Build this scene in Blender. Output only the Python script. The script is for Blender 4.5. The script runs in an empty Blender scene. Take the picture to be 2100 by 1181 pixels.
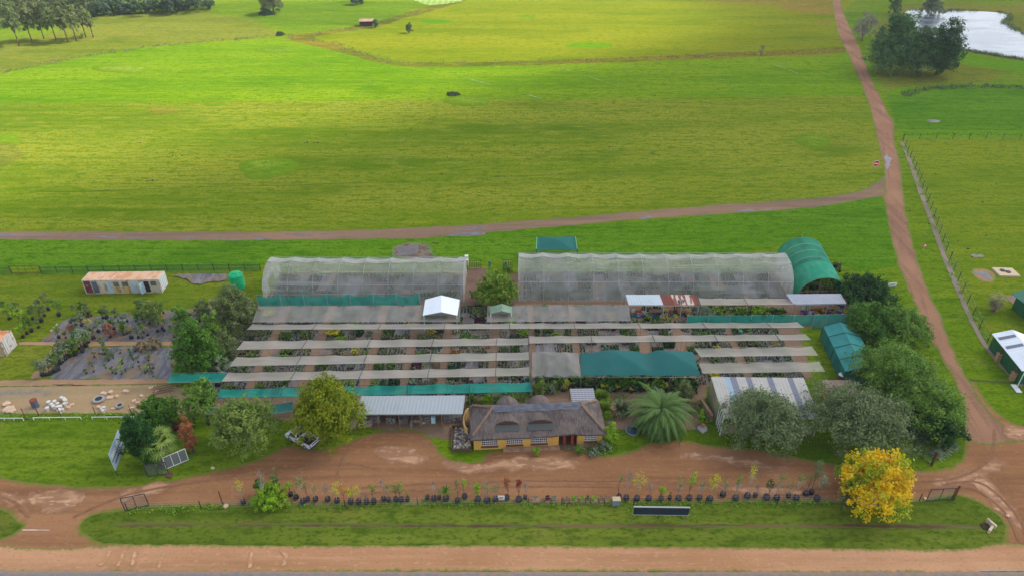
EXPOSURE=1.1; CLOUD_OP=.67; HAZE=.00018
import bpy, bmesh, math, random
import numpy as np
from mathutils import Vector, Matrix
R=math.radians
scene=bpy.context.scene
COL=scene.collection
random.seed(7)
rng=np.random.default_rng(11)
# ---------------------------------------------------------------- camera
FPX=1440.0; PITCH=R(32.5); H=62.0
SP,CP=math.sin(PITCH),math.cos(PITCH)
cam=bpy.data.cameras.new("camera"); cam.sensor_width=36; cam.lens=36*FPX/2100; cam.clip_start=.5; cam.clip_end=6000
co=bpy.data.objects.new("camera",cam); COL.objects.link(co); co.location=(0,0,H); co.rotation_euler=(math.pi/2-PITCH,0,0)
scene.camera=co
def P(px,py,z=0.0):
    u=(px-1050)/FPX; v=(py-590.5)/FPX
    dz=-(SP+v*CP); dy=CP-v*SP
    t=(z-H)/dz
    return Vector((u*t,dy*t,z))
def Zat(py,Y):
    v=(py-590.5)/FPX
    return H-Y*(SP+v*CP)/(CP-v*SP)
def S(px,py):                       # pixels per metre at that ground point
    v=(py-590.5)/FPX
    return FPX*(SP+v*CP)/H
# ---------------------------------------------------------------- colours and materials
def lin(c): 
    c=c/255.0
    return c/12.92 if c<=.04045 else ((c+.055)/1.055)**2.4
def C(r,g,b): return (lin(r),lin(g),lin(b),1)
class NT:
    def __init__(s,name):
        m=bpy.data.materials.new(name); m.use_nodes=True; s.m=m; s.t=m.node_tree; s.t.nodes.clear()
        s.out=s.t.nodes.new('ShaderNodeOutputMaterial')
    def n(s,ty,**k):
        nd=s.t.nodes.new(ty)
        for a,b in k.items(): setattr(nd,a,b)
        return nd
    def l(s,a,b): s.t.links.new(a,b)
    def math(s,op,a,b=None,clamp=False):
        nd=s.n('ShaderNodeMath',operation=op); nd.use_clamp=clamp
        for i,x in enumerate((a,b)):
            if x is None: continue
            if isinstance(x,(int,float)): nd.inputs[i].default_value=x
            else: s.l(x,nd.inputs[i])
        return nd.outputs[0]
    def noise(s,vec,scale,stretch=(1,1,1),detail=4,rough=.55,dist=0):
        mp=s.n('ShaderNodeMapping'); mp.inputs['Scale'].default_value=[scale*q for q in stretch]
        s.l(vec,mp.inputs['Vector'])
        nz=s.n('ShaderNodeTexNoise'); nz.inputs['Scale'].default_value=1; nz.inputs['Detail'].default_value=detail
        nz.inputs['Roughness'].default_value=rough; nz.inputs['Distortion'].default_value=dist
        s.l(mp.outputs[0],nz.inputs['Vector']); return nz.outputs['Fac']
    def ramp(s,v,lo,hi,a=0,b=1):
        mr=s.n('ShaderNodeMapRange'); mr.interpolation_type='SMOOTHSTEP'
        s.l(v,mr.inputs['Value']); mr.inputs['From Min'].default_value=lo; mr.inputs['From Max'].default_value=hi
        mr.inputs['To Min'].default_value=a; mr.inputs['To Max'].default_value=b; return mr.outputs[0]
    def mix(s,f,a,b):
        mx=s.n('ShaderNodeMix',data_type='RGBA')
        for i,x in ((0,f),(6,a),(7,b)):
            if isinstance(x,(int,float,tuple)): mx.inputs[i].default_value=x
            else: s.l(x,mx.inputs[i])
        return mx.outputs[2]
    def attr(s,name):
        a=s.n('ShaderNodeAttribute'); a.attribute_name=name; return a
# layers: (kind, colour, amount, params)
def MAT(name,base,layers=(),rough=.85,spec=.25,bump=None,metal=0.0,coords='pos',opacity=None,transl=0.0,tint=None,opnoise=None):
    s=NT(name)
    if coords=='pos': vec=s.n('ShaderNodeNewGeometry').outputs['Position']
    else: vec=s.n('ShaderNodeTexCoord').outputs['Object']
    col=base
    for L in layers:
        k=L[0]
        if k=='noise':   # colour, amt, scale, stretch, lo, hi
            _,c,amt,sc,st,lo,hi=L
            f=s.ramp(s.noise(vec,sc,st),lo,hi,0,amt)
        elif k=='attrnoise':   # uses attribute cl as across coordinate, y/x as along
            _,c,amt,sc,along,lo,hi=L
            a=s.attr('cl').outputs['Fac']
            sep=s.n('ShaderNodeSeparateXYZ'); s.l(vec,sep.inputs[0])
            cb=s.n('ShaderNodeCombineXYZ'); s.l(a,cb.inputs[0]); s.l(sep.outputs[1 if along=='y' else 0],cb.inputs[1])
            f=s.ramp(s.noise(cb.outputs[0],1,(sc,sc*.06,1)),lo,hi,0,amt)
        elif k=='edge':  # colour, amt, width, noise scale
            _,c,amt,w,sc=L
            a=s.attr('sd').outputs['Fac']
            nz=s.noise(vec,sc)
            q=s.math('ADD',s.math('DIVIDE',a,w),s.math('MULTIPLY',s.math('SUBTRACT',nz,.5),2.2))
            f=s.ramp(q,0.0,1.0,amt,0)
        elif k=='wave':  # colour amt scale axis
            _,c,amt,sc,ax=L
            w=s.n('ShaderNodeTexWave'); w.bands_direction=ax; w.inputs['Scale'].default_value=sc; w.inputs['Distortion'].default_value=.6 if coords=='pos' else 0
            w.inputs['Detail'].default_value=1
            s.l(vec,w.inputs['Vector']); f=s.math('MULTIPLY',w.outputs['Fac'],amt)
        elif k=='vor':
            _,c,amt,sc,lo,hi=L
            v=s.n('ShaderNodeTexVoronoi'); v.inputs['Scale'].default_value=sc; s.l(vec,v.inputs['Vector'])
            f=s.ramp(v.outputs['Distance'],lo,hi,0,amt)
        elif k=='vcol':
            _,c,amt,sc=L
            v=s.n('ShaderNodeTexVoronoi'); v.inputs['Scale'].default_value=sc; s.l(vec,v.inputs['Vector'])
            sp=s.n('ShaderNodeSeparateColor'); s.l(v.outputs['Color'],sp.inputs[0]); f=s.math('MULTIPLY',sp.outputs[0],amt)
        elif k=='up':    # on upward faces
            _,c,amt=L
            g=s.n('ShaderNodeNewGeometry'); sp=s.n('ShaderNodeSeparateXYZ'); s.l(g.outputs['Normal'],sp.inputs[0]); f=s.ramp(sp.outputs[2],.3,.8,0,amt)
        elif k=='tint':
            _,c,amt=L
            f=s.math('MULTIPLY',s.attr('tint').outputs['Fac'],amt)
        elif k=='rand':
            _,c,amt=L
            f=s.math('MULTIPLY',s.n('ShaderNodeObjectInfo').outputs['Random'],amt)
        col=s.mix(f,col,c)
    b=s.n('ShaderNodeBsdfPrincipled')
    if isinstance(col,tuple): b.inputs['Base Color'].default_value=col
    else: s.l(col,b.inputs['Base Color'])
    b.inputs['Roughness'].default_value=rough; b.inputs['Specular IOR Level'].default_value=spec; b.inputs['Metallic'].default_value=metal
    if bump:
        bp=s.n('ShaderNodeBump'); bp.inputs['Strength'].default_value=bump[0]; bp.inputs['Distance'].default_value=bump[2] if len(bump)>2 else .1
        s.l(s.noise(vec,bump[1]),bp.inputs['Height']); s.l(bp.outputs[0],b.inputs['Normal'])
    sh=b.outputs[0]
    if transl:
        tr=s.n('ShaderNodeBsdfTranslucent')
        if isinstance(col,tuple): tr.inputs[0].default_value=col
        else: s.l(col,tr.inputs[0])
        mx=s.n('ShaderNodeMixShader'); mx.inputs[0].default_value=transl; s.l(sh,mx.inputs[1]); s.l(tr.outputs[0],mx.inputs[2]); sh=mx.outputs[0]
    if opacity is not None:
        tp=s.n('ShaderNodeBsdfTransparent'); mx=s.n('ShaderNodeMixShader')
        if opnoise:
            sc,st,amp=opnoise
            f=s.math('ADD',s.math('MULTIPLY',s.math('SUBTRACT',s.noise(vec,sc,st),.5),amp),opacity,clamp=True); s.l(f,mx.inputs[0])
        else: mx.inputs[0].default_value=opacity
        s.l(tp.outputs[0],mx.inputs[1]); s.l(sh,mx.inputs[2]); sh=mx.outputs[0]
    s.l(sh,s.out.inputs[0]); return s.m
# ---------------------------------------------------------------- object helpers
def tag(o,label=None,cat=None,group=None,kind=None):
    if label: o['label']=label
    if cat: o['category']=cat
    if group: o['group']=group
    if kind: o['kind']=kind
    return o
def link(o,parent=None):
    COL.objects.link(o)
    if parent: o.parent=parent
    return o
def empty(name,loc,rz=0,label=None,cat=None,group=None):
    o=bpy.data.objects.new(name,None); o.empty_display_size=.3; link(o); o.location=loc; o.rotation_euler=(0,0,rz)
    return tag(o,label,cat,group)
def mesh_np(name,V,F,mats,parent=None,loc=(0,0,0),attrs=None,smooth=False,midx=None,rz=0):
    """V (n,3), F (m,k) arrays"""
    me=bpy.data.meshes.new(name); V=np.asarray(V,np.float32); F=np.asarray(F,np.int32); m,k=F.shape
    me.vertices.add(len(V)); me.vertices.foreach_set('co',V.ravel())
    me.loops.add(m*k); me.loops.foreach_set('vertex_index',F.ravel())
    me.polygons.add(m); me.polygons.foreach_set('loop_start',np.arange(0,m*k,k,dtype=np.int32)); me.polygons.foreach_set('loop_total',np.full(m,k,np.int32))
    if midx is not None: me.polygons.foreach_set('material_index',np.asarray(midx,np.int32))
    if smooth: me.polygons.foreach_set('use_smooth',np.ones(m,bool))
    me.update(calc_edges=True)
    for a,arr in (attrs or {}).items():
        at=me.attributes.new(a,'FLOAT','POINT'); at.data.foreach_set('value',np.asarray(arr,np.float32))
    for mt in (mats if isinstance(mats,(list,tuple)) else [mats]): me.materials.append(mt)
    o=bpy.data.objects.new(name,me); link(o,parent); o.location=loc; o.rotation_euler=(0,0,rz); return o
class MB:
    def __init__(s): s.v=[]; s.f=[]; s.mi=[]; s.cur=0
    def mat(s,i): s.cur=i; return s
    def face(s,pts):
        b=len(s.v); s.v+= [tuple(p) for p in pts]; s.f.append(list(range(b,b+len(pts)))); s.mi.append(s.cur); return s
    def box(s,c,d,rz=0,tilt=None):
        x,y,z=[q/2 for q in d]; M=Matrix.Rotation(rz,3,'Z')
        if tilt: M=M@Matrix.Rotation(tilt[1],3,tilt[0])
        b=len(s.v)
        for sx,sy,sz in ((-1,-1,-1),(1,-1,-1),(1,1,-1),(-1,1,-1),(-1,-1,1),(1,-1,1),(1,1,1),(-1,1,1)):
            q=M@Vector((sx*x,sy*y,sz*z)); s.v.append((c[0]+q.x,c[1]+q.y,c[2]+q.z))
        for f in ((0,3,2,1),(4,5,6,7),(0,1,5,4),(1,2,6,5),(2,3,7,6),(3,0,4,7)): s.f.append([b+i for i in f]); s.mi.append(s.cur)
        return s
    def tube(s,p0,p1,r0,r1=None,n=8,cap=True):
        r1=r0 if r1 is None else r1; p0=Vector(p0); p1=Vector(p1); d=(p1-p0)
        if d.length<1e-6: return s
        d.normalize(); a=d.orthogonal().normalized(); bb=d.cross(a); b=len(s.v)
        for p,r in ((p0,r0),(p1,r1)):
            for i in range(n):
                t=2*math.pi*i/n; q=p+(a*math.cos(t)+bb*math.sin(t))*r; s.v.append(tuple(q))
        for i in range(n):
            j=(i+1)%n; s.f.append([b+i,b+j,b+n+j,b+n+i]); s.mi.append(s.cur)
        if cap: s.f.append([b+i for i in range(n)][::-1]); s.mi.append(s.cur); s.f.append([b+n+i for i in range(n)]); s.mi.append(s.cur)
        return s
    def path(s,pts,r,n=6):
        for a,b in zip(pts[:-1],pts[1:]): s.tube(a,b,r,r,n)
        return s
    def lathe(s,c,prof,n=14):
        b=len(s.v)
        for r,z in prof:
            for i in range(n):
                t=2*math.pi*i/n; s.v.append((c[0]+r*math.cos(t),c[1]+r*math.sin(t),c[2]+z))
        for k in range(len(prof)-1):
            for i in range(n):
                j=(i+1)%n; s.f.append([b+k*n+i,b+k*n+j,b+(k+1)*n+j,b+(k+1)*n+i]); s.mi.append(s.cur)
        s.f.append([b+i for i in range(n)][::-1]); s.mi.append(s.cur); s.f.append([b+(len(prof)-1)*n+i for i in range(n)]); s.mi.append(s.cur)
        return s
    def rock(s,c,r,sq=.6,seed=0):
        q=random.Random(seed); bm=bmesh.new(); bmesh.ops.create_icosphere(bm,subdivisions=1,radius=1)
        a=q.random()*6.28; b=len(s.v)
        sx,sy=q.uniform(.8,1.25),q.uniform(.75,1.1)
        for v in bm.verts:
            k=q.uniform(.78,1.15); x,y,z=v.co*k; x*=sx*r; y*=sy*r; z*=r*sq
            s.v.append((c[0]+x*math.cos(a)-y*math.sin(a),c[1]+x*math.sin(a)+y*math.cos(a),c[2]+z+r*sq*.7))
        for f in bm.faces: s.f.append([b+v.index for v in f.verts]); s.mi.append(s.cur)
        bm.free(); return s
    def build(s,name,mats,parent=None,loc=(0,0,0),rz=0,smooth=False,bevel=0):
        me=bpy.data.meshes.new(name); me.from_pydata(s.v,[],s.f)
        for m in (mats if isinstance(mats,(list,tuple)) else [mats]): me.materials.append(m)
        me.polygons.foreach_set('material_index',s.mi)
        if smooth: me.polygons.foreach_set('use_smooth',[True]*len(me.polygons))
        me.update()
        o=bpy.data.objects.new(name,me); link(o,parent); o.location=loc; o.rotation_euler=(0,0,rz)
        if bevel:
            bv=o.modifiers.new('bevel','BEVEL'); bv.width=bevel; bv.segments=2; bv.limit_method='ANGLE'
        return o
def copy_tree(o,parent=None):
    c=o.copy(); COL.objects.link(c)
    if parent: c.parent=parent
    for ch in list(o.children): copy_tree(ch,c)
    return c
# ---------------------------------------------------------------- numpy noise
_h=rng.random((256,256))
def vnoise(x,y,sc=1.0,octv=3):
    out=np.zeros_like(x,dtype=float); amp=1; tot=0
    for o in range(octv):
        X=x*sc*(2**o)+17.3*o; Y=y*sc*(2**o)+5.1*o
        xi=np.floor(X).astype(int); yi=np.floor(Y).astype(int); fx=X-xi; fy=Y-yi
        fx=fx*fx*(3-2*fx); fy=fy*fy*(3-2*fy)
        g=lambda a,b:_h[a%256,b%256]
        v=(g(xi,yi)*(1-fx)+g(xi+1,yi)*fx)*(1-fy)+(g(xi,yi+1)*(1-fx)+g(xi+1,yi+1)*fx)*fy
        out+=amp*v; tot+=amp; amp*=.5
    return out/tot*2-1
def spline(pts,closed=True,step=1.5):
    n=len(pts); out=[]
    rg=range(n if closed else n-1)
    for i in rg:
        p0=pts[(i-1)%n] if closed or i>0 else pts[0]; p1=pts[i]; p2=pts[(i+1)%n]; p3=pts[(i+2)%n] if closed or i+2<n else pts[-1]
        L=math.dist(p1,p2); k=max(1,min(12,int(L/step)))
        for j in range(k):
            t=j/k
            out.append(tuple(.5*((2*p1[a])+(-p0[a]+p2[a])*t+(2*p0[a]-5*p1[a]+4*p2[a]-p3[a])*t*t+(-p0[a]+3*p1[a]-3*p2[a]+p3[a])*t**3) for a in (0,1)))
    if not closed: out.append(tuple(pts[-1][:2]))
    return out
def sdf(X,Y,poly):
    d=np.full(X.shape,1e18); inside=np.zeros(X.shape,bool); n=len(poly)
    for i in range(n):
        ax,ay=poly[i]; bx,by=poly[(i+1)%n]; ex,ey=bx-ax,by-ay; wx,wy=X-ax,Y-ay
        t=np.clip((wx*ex+wy*ey)/(ex*ex+ey*ey+1e-12),0,1); dx,dy=wx-ex*t,wy-ey*t
        d=np.minimum(d,dx*dx+dy*dy)
        if ay!=by:
            c=((ay>Y)!=(by>Y))&(X<(bx-ax)*(Y-ay)/(by-ay)+ax); inside^=c
    d=np.sqrt(d); return np.where(inside,-d,d)
def sline(X,Y,pts):
    best=np.full(X.shape,1e18); sg=np.zeros(X.shape)
    for (ax,ay),(bx,by) in zip(pts[:-1],pts[1:]):
        ex,ey=bx-ax,by-ay; wx,wy=X-ax,Y-ay; t=np.clip((wx*ex+wy*ey)/(ex*ex+ey*ey+1e-12),0,1); dx,dy=wx-ex*t,wy-ey*t
        d=dx*dx+dy*dy; m=d<best; best=np.where(m,d,best); cr=ex*wy-ey*wx; sg=np.where(m,np.sign(cr),sg)
    return np.sqrt(best)*sg
def W(pts,z=0,smooth=True,closed=True,step=1.5):
    w=[tuple(P(x,y,z)[:2]) for x,y in pts]
    return spline(w,closed,step) if smooth else w
def sheet(name,adds,subs,z,mat,cell=.5,rag=.3,rsc=1.2,center=None,kind='structure',world=False,smooth=True,hfun=None,label=None,cat=None,parent=None):
    A=[p if world else W(p,0,smooth,step=cell*3) for p in adds]; B=[p if world else W(p,0,smooth,step=cell*3) for p in subs]
    xs=[q[0] for p in A for q in p]; ys=[q[1] for p in A for q in p]
    x0,x1,y0,y1=min(xs)-cell*2,max(xs)+cell*2,min(ys)-cell*2,max(ys)+cell*2
    gx=np.arange(x0,x1+cell,cell); gy=np.arange(y0,y1+cell,cell); X,Y=np.meshgrid(gx,gy)
    d=np.full(X.shape,1e9)
    for p in A: d=np.minimum(d,sdf(X,Y,p))
    for p in B: d=np.maximum(d,-sdf(X,Y,p))
    d=d+rag*vnoise(X,Y,rsc,3)
    cl=sline(X,Y,center if world else W(center,closed=False)) if center else np.zeros(X.shape)
    ny,nx=X.shape; V=[];SD=[];CLv=[];F=[]; vid=-np.ones(X.shape,int); ed={}
    ins=d<0
    idx=np.argwhere(ins)
    for k,(j,i) in enumerate(idx): vid[j,i]=k
    jj,ii=idx[:,0],idx[:,1]
    V=[(a,b) for a,b in zip(X[jj,ii],Y[jj,ii])]; SD=list(-d[jj,ii]); CLv=list(cl[jj,ii])
    def ev(a,b):
        key=(a,b) if a<b else (b,a)
        if key in ed: return ed[key]
        da,db=d[a],d[b]; t=da/(da-db); t=min(max(t,.02),.98)
        V.append((X[a]+(X[b]-X[a])*t,Y[a]+(Y[b]-Y[a])*t)); SD.append(0.0); CLv.append(cl[a]+(cl[b]-cl[a])*t)
        ed[key]=len(V)-1; return ed[key]
    c=ins[:-1,:-1].astype(int)+ins[:-1,1:]+ins[1:,1:]+ins[1:,:-1]
    full=np.argwhere(c==4)
    for j,i in full: F.append((vid[j,i],vid[j,i+1],vid[j+1,i+1],vid[j+1,i]))
    for j,i in np.argwhere((c>0)&(c<4)):
        ring=[(j,i),(j,i+1),(j+1,i+1),(j+1,i)]; pl=[]
        for k in range(4):
            a=ring[k]; b=ring[(k+1)%4]
            if ins[a]: pl.append(vid[a])
            if ins[a]!=ins[b]: pl.append(ev(a,b))
        if len(pl)>=3: F.append(tuple(pl))
    me=bpy.data.meshes.new(name)
    Z=[z+(hfun(a,b,s) if hfun else 0) for (a,b),s in zip(V,SD)]
    me.from_pydata([(a,b,q) for (a,b),q in zip(V,Z)],[],F)
    for nm,arr in (('sd',SD),('cl',CLv)):
        at=me.attributes.new(nm,'FLOAT','POINT'); at.data.foreach_set('value',np.asarray(arr,np.float32))
    me.materials.append(mat); me.update()
    o=bpy.data.objects.new(name,me); link(o,parent); tag(o,label,cat,kind=kind); return o
# ---------------------------------------------------------------- foliage
def leaves(cen,nor,size,rs,jit=.7,asp=.75):
    n=len(cen); nor=nor+rs.normal(0,jit,(n,3)); nor/=np.linalg.norm(nor,axis=1)[:,None]+1e-9
    a=np.cross(nor,rs.normal(0,1,(n,3))); a/=np.linalg.norm(a,axis=1)[:,None]+1e-9; b=np.cross(nor,a)
    s=(size*rs.uniform(.6,1.35,n))[:,None]; a=a*s*.5; b=b*s*.5*asp
    V=np.stack([cen-a,cen-b*.9,cen+a,cen+b*.9],1).reshape(-1,3); F=np.arange(n*4).reshape(-1,4); return V,F
def crown_np(lobes,n,leaf,rs,clump=.28,inner=.25,flat=0.0,csize=1.0):
    vol=np.array([l[3]*l[4]+l[3]*l[5] for l in lobes]); vol=vol/vol.sum(); CEN=[];NOR=[];T=[]
    for l,w in zip(lobes,vol):
        c=np.array(l[:3]); r=np.array(l[3:6]); m=max(10,int(n*w)); nc=max(5,int(m/ (45*csize)))
        d=rs.normal(0,1,(nc,3)); d[:,2]=np.where(d[:,2]<-.35*np.abs(d[:,2]).max(),-d[:,2],d[:,2]); d/=np.linalg.norm(d,axis=1)[:,None]
        rad=rs.uniform(.72,1.04,nc)[:,None]; inn=rs.random(nc)<inner; rad[inn]=rs.uniform(.2,.7,inn.sum())[:,None]
        cc=c+d*r*rad; k=rs.integers(0,nc,m); cr=clump*r.mean()*rs.uniform(.6,1.2,nc)
        off=rs.normal(0,.5,(m,3)); off[:,2]*=1-flat
        p=cc[k]+off*cr[k][:,None]; CEN.append(p); q=(p-cc[k]); q/=np.linalg.norm(q,axis=1)[:,None]+1e-9
        NOR.append(d[k]*.6+q*.6+np.array([0,0,.35])); ct=rs.random(nc); T.append(np.clip(ct[k]*.7+rs.random(m)*.3,0,1))
    CEN=np.concatenate(CEN);NOR=np.concatenate(NOR);T=np.concatenate(T)
    keep=CEN[:,2]>.05; CEN,NOR,T=CEN[keep],NOR[keep],T[keep]
    V,F=leaves(CEN,NOR,leaf,rs); return V,F,np.repeat(T,4)
def FOL(name,a,b,c2=None,transl=.25):
    """a = darker leaf colour, b = lighter; c2 optional accent by clump"""
    ly=[('tint',b,1.0)]
    if c2: ly.append(('noise',c2[0],c2[1],c2[2],(1,1,1),.5,.6))
    return MAT(name,a,ly,rough=.6,spec=.2,coords='obj',transl=transl)
def trunk_mb(h,r,tips,rs,lean=(0,0)):
    mb=MB(); top=Vector((lean[0],lean[1],h)); mid=Vector((lean[0]*.4,lean[1]*.4,h*.5))
    mb.tube((0,0,-.1),mid,r,r*.8,8); mb.tube(mid,top,r*.8,r*.6,8)
    for t in tips:
        t=Vector(t); m=top.lerp(t,.5)+Vector(rs.normal(0,.12,3))*(t-top).length
        mb.tube(top-Vector((0,0,h*.15)),m,r*.5,r*.3,6); mb.tube(m,t,r*.3,r*.08,5)
        for q in range(2):
            e=t+Vector(rs.normal(0,.3,3))*(t-top).length*.9; mb.tube(m,e,r*.2,r*.05,4)
    return mb
def tree(name,base,hw,height,mat,bark,label,cat='tree',group=None,n=6000,leaf=.3,nl=9,trunk=.25,tr=.22,seed=0,inner=.25,squash=1.0,low=.0,clump=.28,parts=True,csize=1.0,dy=None,shape='round'):
    """hw = half width (m) in x; height total; low = crown bottom height fraction"""
    rs=np.random.default_rng(seed+100); e=empty(name,base,0,label,cat,group)
    dy=dy or hw; zb=height*low; ch=height-zb; lobes=[]
    for i in range(nl):
        a=i*2.399+seed; k=math.sqrt((i+.5)/nl)
        zz=zb+ch*(.5+ .28*math.cos(k*3.0)*1.0 + rs.uniform(-.12,.12))
        if shape=='cone': zz=zb+ch*(.2+.7*(i/nl)); k=(1-i/nl)*.75
        lr=rs.uniform(.42,.58)*(1 if shape!='cone' else 1.15-.6*i/nl)
        lobes.append((k*.62*hw*math.cos(a),k*.62*dy*math.sin(a),min(zz,height-lr*ch*.5),lr*hw,lr*dy,lr*ch*.62*squash))
    V,F,T=crown_np(lobes,n,leaf,rs,clump,inner,csize=csize)
    V=V-0; mesh_np('crown',V,F,mat,e,attrs={'tint':T})
    tips=[(l[0]*.8,l[1]*.8,l[2]) for l in lobes[:6]]
    trunk_mb(max(.4,zb+ch*.12),tr,tips,rs).build('trunk',bark,e,smooth=True)
    return e
# ================================================================ sky, sun, cloud
SUN_EL=R(44); SD=Vector((math.cos(SUN_EL)*.93,math.cos(SUN_EL)*.37,math.sin(SUN_EL)))
w=bpy.data.worlds.new("World"); scene.world=w; w.use_nodes=True; nt=w.node_tree; nt.nodes.clear()
sky=nt.nodes.new('ShaderNodeTexSky'); sky.sky_type='NISHITA'; sky.sun_disc=False; sky.sun_elevation=SUN_EL; sky.sun_rotation=math.atan2(SD.x,SD.y)
sky.altitude=1300; sky.air_density=1.0; sky.dust_density=4.0; sky.ozone_density=1.0
hs=nt.nodes.new('ShaderNodeHueSaturation'); hs.inputs['Saturation'].default_value=.42   # thin high cloud greys the sky
bg=nt.nodes.new('ShaderNodeBackground'); bg.inputs['Strength'].default_value=.15
wo=nt.nodes.new('ShaderNodeOutputWorld'); nt.links.new(sky.outputs[0],hs.inputs['Color']); nt.links.new(hs.outputs[0],bg.inputs[0]); nt.links.new(bg.outputs[0],wo.inputs[0])
sl=bpy.data.lights.new("sun",'SUN'); sl.energy=3.1; sl.angle=R(1.2); sl.color=(1,.95,.86)
so=bpy.data.objects.new("sun",sl); COL.objects.link(so); so.rotation_euler=(-SD).to_track_quat('-Z','Y').to_euler(); so.location=(80,60,120)
vs=scene.view_settings; vs.view_transform='Standard'; vs.look='None'; vs.exposure=EXPOSURE; vs.gamma=1
scene.cycles.transparent_max_bounces=24; scene.cycles.max_bounces=6; scene.cycles.use_denoising=True
# the cloud over the nursery: its soft edge crosses the field (drawn on the ground, carried up along the sun's direction)
CH=900.0; OFF=SD*(CH/SD.z)
cg=[tuple(P(x,y)[:2]) for x,y in ((1500,48),(1330,95),(1210,138),(1080,180),(960,215),(860,245),(730,275),(560,315),(380,350),(200,385),(20,425))]
cg+= [(-170,95),(-330,40),(-330,-160),(620,-160),(760,400),(700,1100),(330,1100)]
cw=[(a+OFF.x,b+OFF.y) for a,b in cg]
def cloud():
    cell=14; xs=[p[0] for p in cw]; ys=[p[1] for p in cw]
    gx=np.arange(min(xs)-60,max(xs)+60,cell); gy=np.arange(min(ys)-60,max(ys)+60,cell); X,Y=np.meshgrid(gx,gy)
    d=-sdf(X,Y,cw)+ 22*vnoise(X,Y,.02,3); dens=np.clip((d+26)/52,0,1); th=6+34*np.sqrt(np.clip((d+40)/200,0,1))*(1+.5*vnoise(X,Y,.012,3))
    n=X.size; V=np.concatenate([np.stack([X.ravel(),Y.ravel(),(CH-th*.4).ravel()],1),np.stack([X.ravel(),Y.ravel(),(CH+th).ravel()],1)])
    ny,nx=X.shape; I=np.arange(n).reshape(ny,nx); q=np.stack([I[:-1,:-1],I[:-1,1:],I[1:,1:],I[1:,:-1]],-1).reshape(-1,4)
    rim=[]; loop=list(I[0,:])+list(I[1:,-1])+list(I[-1,:-1][::-1])+list(I[1:-1,0][::-1])
    for a,b in zip(loop,loop[1:]+loop[:1]): rim.append((a,b,b+n,a+n))
    F=np.concatenate([q[:,::-1],q+n,np.array(rim)])
    s=NT('cloud'); a=s.attr('dens').outputs['Fac']; vec=s.n('ShaderNodeNewGeometry').outputs['Position']
    f=s.math('ADD',a,s.math('MULTIPLY',s.math('SUBTRACT',s.noise(vec,.02),.5),.35)); f=s.ramp(f,.05,.95,0,CLOUD_OP)
    df=s.n('ShaderNodeBsdfDiffuse'); df.inputs[0].default_value=(.9,.9,.92,1); tr=s.n('ShaderNodeBsdfTranslucent'); tr.inputs[0].default_value=(.9,.9,.92,1)
    m1=s.n('ShaderNodeMixShader'); s.l(df.outputs[0],m1.inputs[1]); s.l(tr.outputs[0],m1.inputs[2])
    tp=s.n('ShaderNodeBsdfTransparent'); m2=s.n('ShaderNodeMixShader'); s.l(f,m2.inputs[0]); s.l(tp.outputs[0],m2.inputs[1]); s.l(m1.outputs[0],m2.inputs[2]); s.l(m2.outputs[0],s.out.inputs[0])
    o=mesh_np('cloud',V,F,s.m,attrs={'dens':np.concatenate([dens.ravel(),dens.ravel()])},smooth=True); tag(o,kind='structure')
cloud()
# ================================================================ ground materials
ST=(.22,1,1)
def GRASS(name,a,b,c,dry=.35,mow=.5,drycol=None,extra=()):
    b=(b[0]*1.05,b[1]*1.09,b[2],1); c=(c[0]*.78,c[1]*.84,c[2]*.8,1)
    """a main green, b yellower bands, c darker tufts"""
    return MAT(name,a,[('noise',b,.95,.035,(.3,1,1),.42,.58),('noise',c,.7,.022,(.22,1,1),.5,.6),('noise',b,.6,.05,(.12,1.2,1),.5,.6),('noise',b,mow,.55,(.02,1,1),.35,.7),('noise',c,mow*.9,1.1,(.03,1,1),.48,.66),('noise',c,.75,.09,(.35,1,1),.52,.72),
        ('noise',drycol or C(150,140,75),dry,.16,(.5,1,1),.56,.8),('noise',c,.75,.9,(.45,1,1),.48,.66),('noise',b,.6,.45,(.3,1,1),.52,.68),('noise',c,.8,2.6,(.6,1,1),.48,.66),('noise',b,.5,6.0,(.7,1,1),.5,.7),*extra],rough=1,spec=0,bump=(.5,3.0,.2))
M={}
M['ground']=GRASS('grass_base',C(94,123,17),C(114,130,27),C(72,104,13))
M['field']=GRASS('grass_field_bright',C(93, 128, 8),C(118, 138, 22),C(76, 120, 6),dry=.12)
M['field_low']=GRASS('grass_field_low',C(99,121,16),C(128,130,40),C(80,112,8),dry=.35)
M['field_up']=GRASS('grass_field_far',C(110,123,16),C(130,129,27),C(96,117,8),dry=.22)
M['front']=GRASS('front_lawn_grass',C(92,118,22),C(112,128,34),C(76,106,16),dry=.45)
M['rough']=GRASS('rough_grass',C(104, 118, 24),C(122, 122, 46),C(86, 104, 24),dry=.6,drycol=C(152,119,52))
M['reedy']=GRASS('waterside_grass',C(100,114,27),C(130,119,45),C(76,97,27),dry=.7,drycol=C(140,110,52))
M['lush']=GRASS('lush_grass',C(78, 118, 14),C(96, 128, 28),C(60, 104, 10),dry=.06)
M['lawn']=GRASS('lawn_grass',C(102,119,28),C(120,125,37),C(82,108,17),dry=.45)
M['verge']=GRASS('verge_grass',C(86,104,30),C(108,118,42),C(72,94,24),dry=.6,drycol=C(136,114,64))
M['paddock']=GRASS('paddock_grass',C(100,121,21),C(120,127,29),C(82,115,11),dry=.4,drycol=C(140,108,37))
M['patch']=GRASS('grass_patch',C(90,128,26),C(124,140,40),C(80,118,14),dry=.3,mow=.2,extra=[('edge',C(94,123,17),1,3.2,.4)])
M['brightpatch']=GRASS('bright_grass_patch',C(86,130,6),C(100,134,9),C(72,115,4),dry=0,extra=[('edge',C(100,129,17),.9,1.6,.6)])
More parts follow.
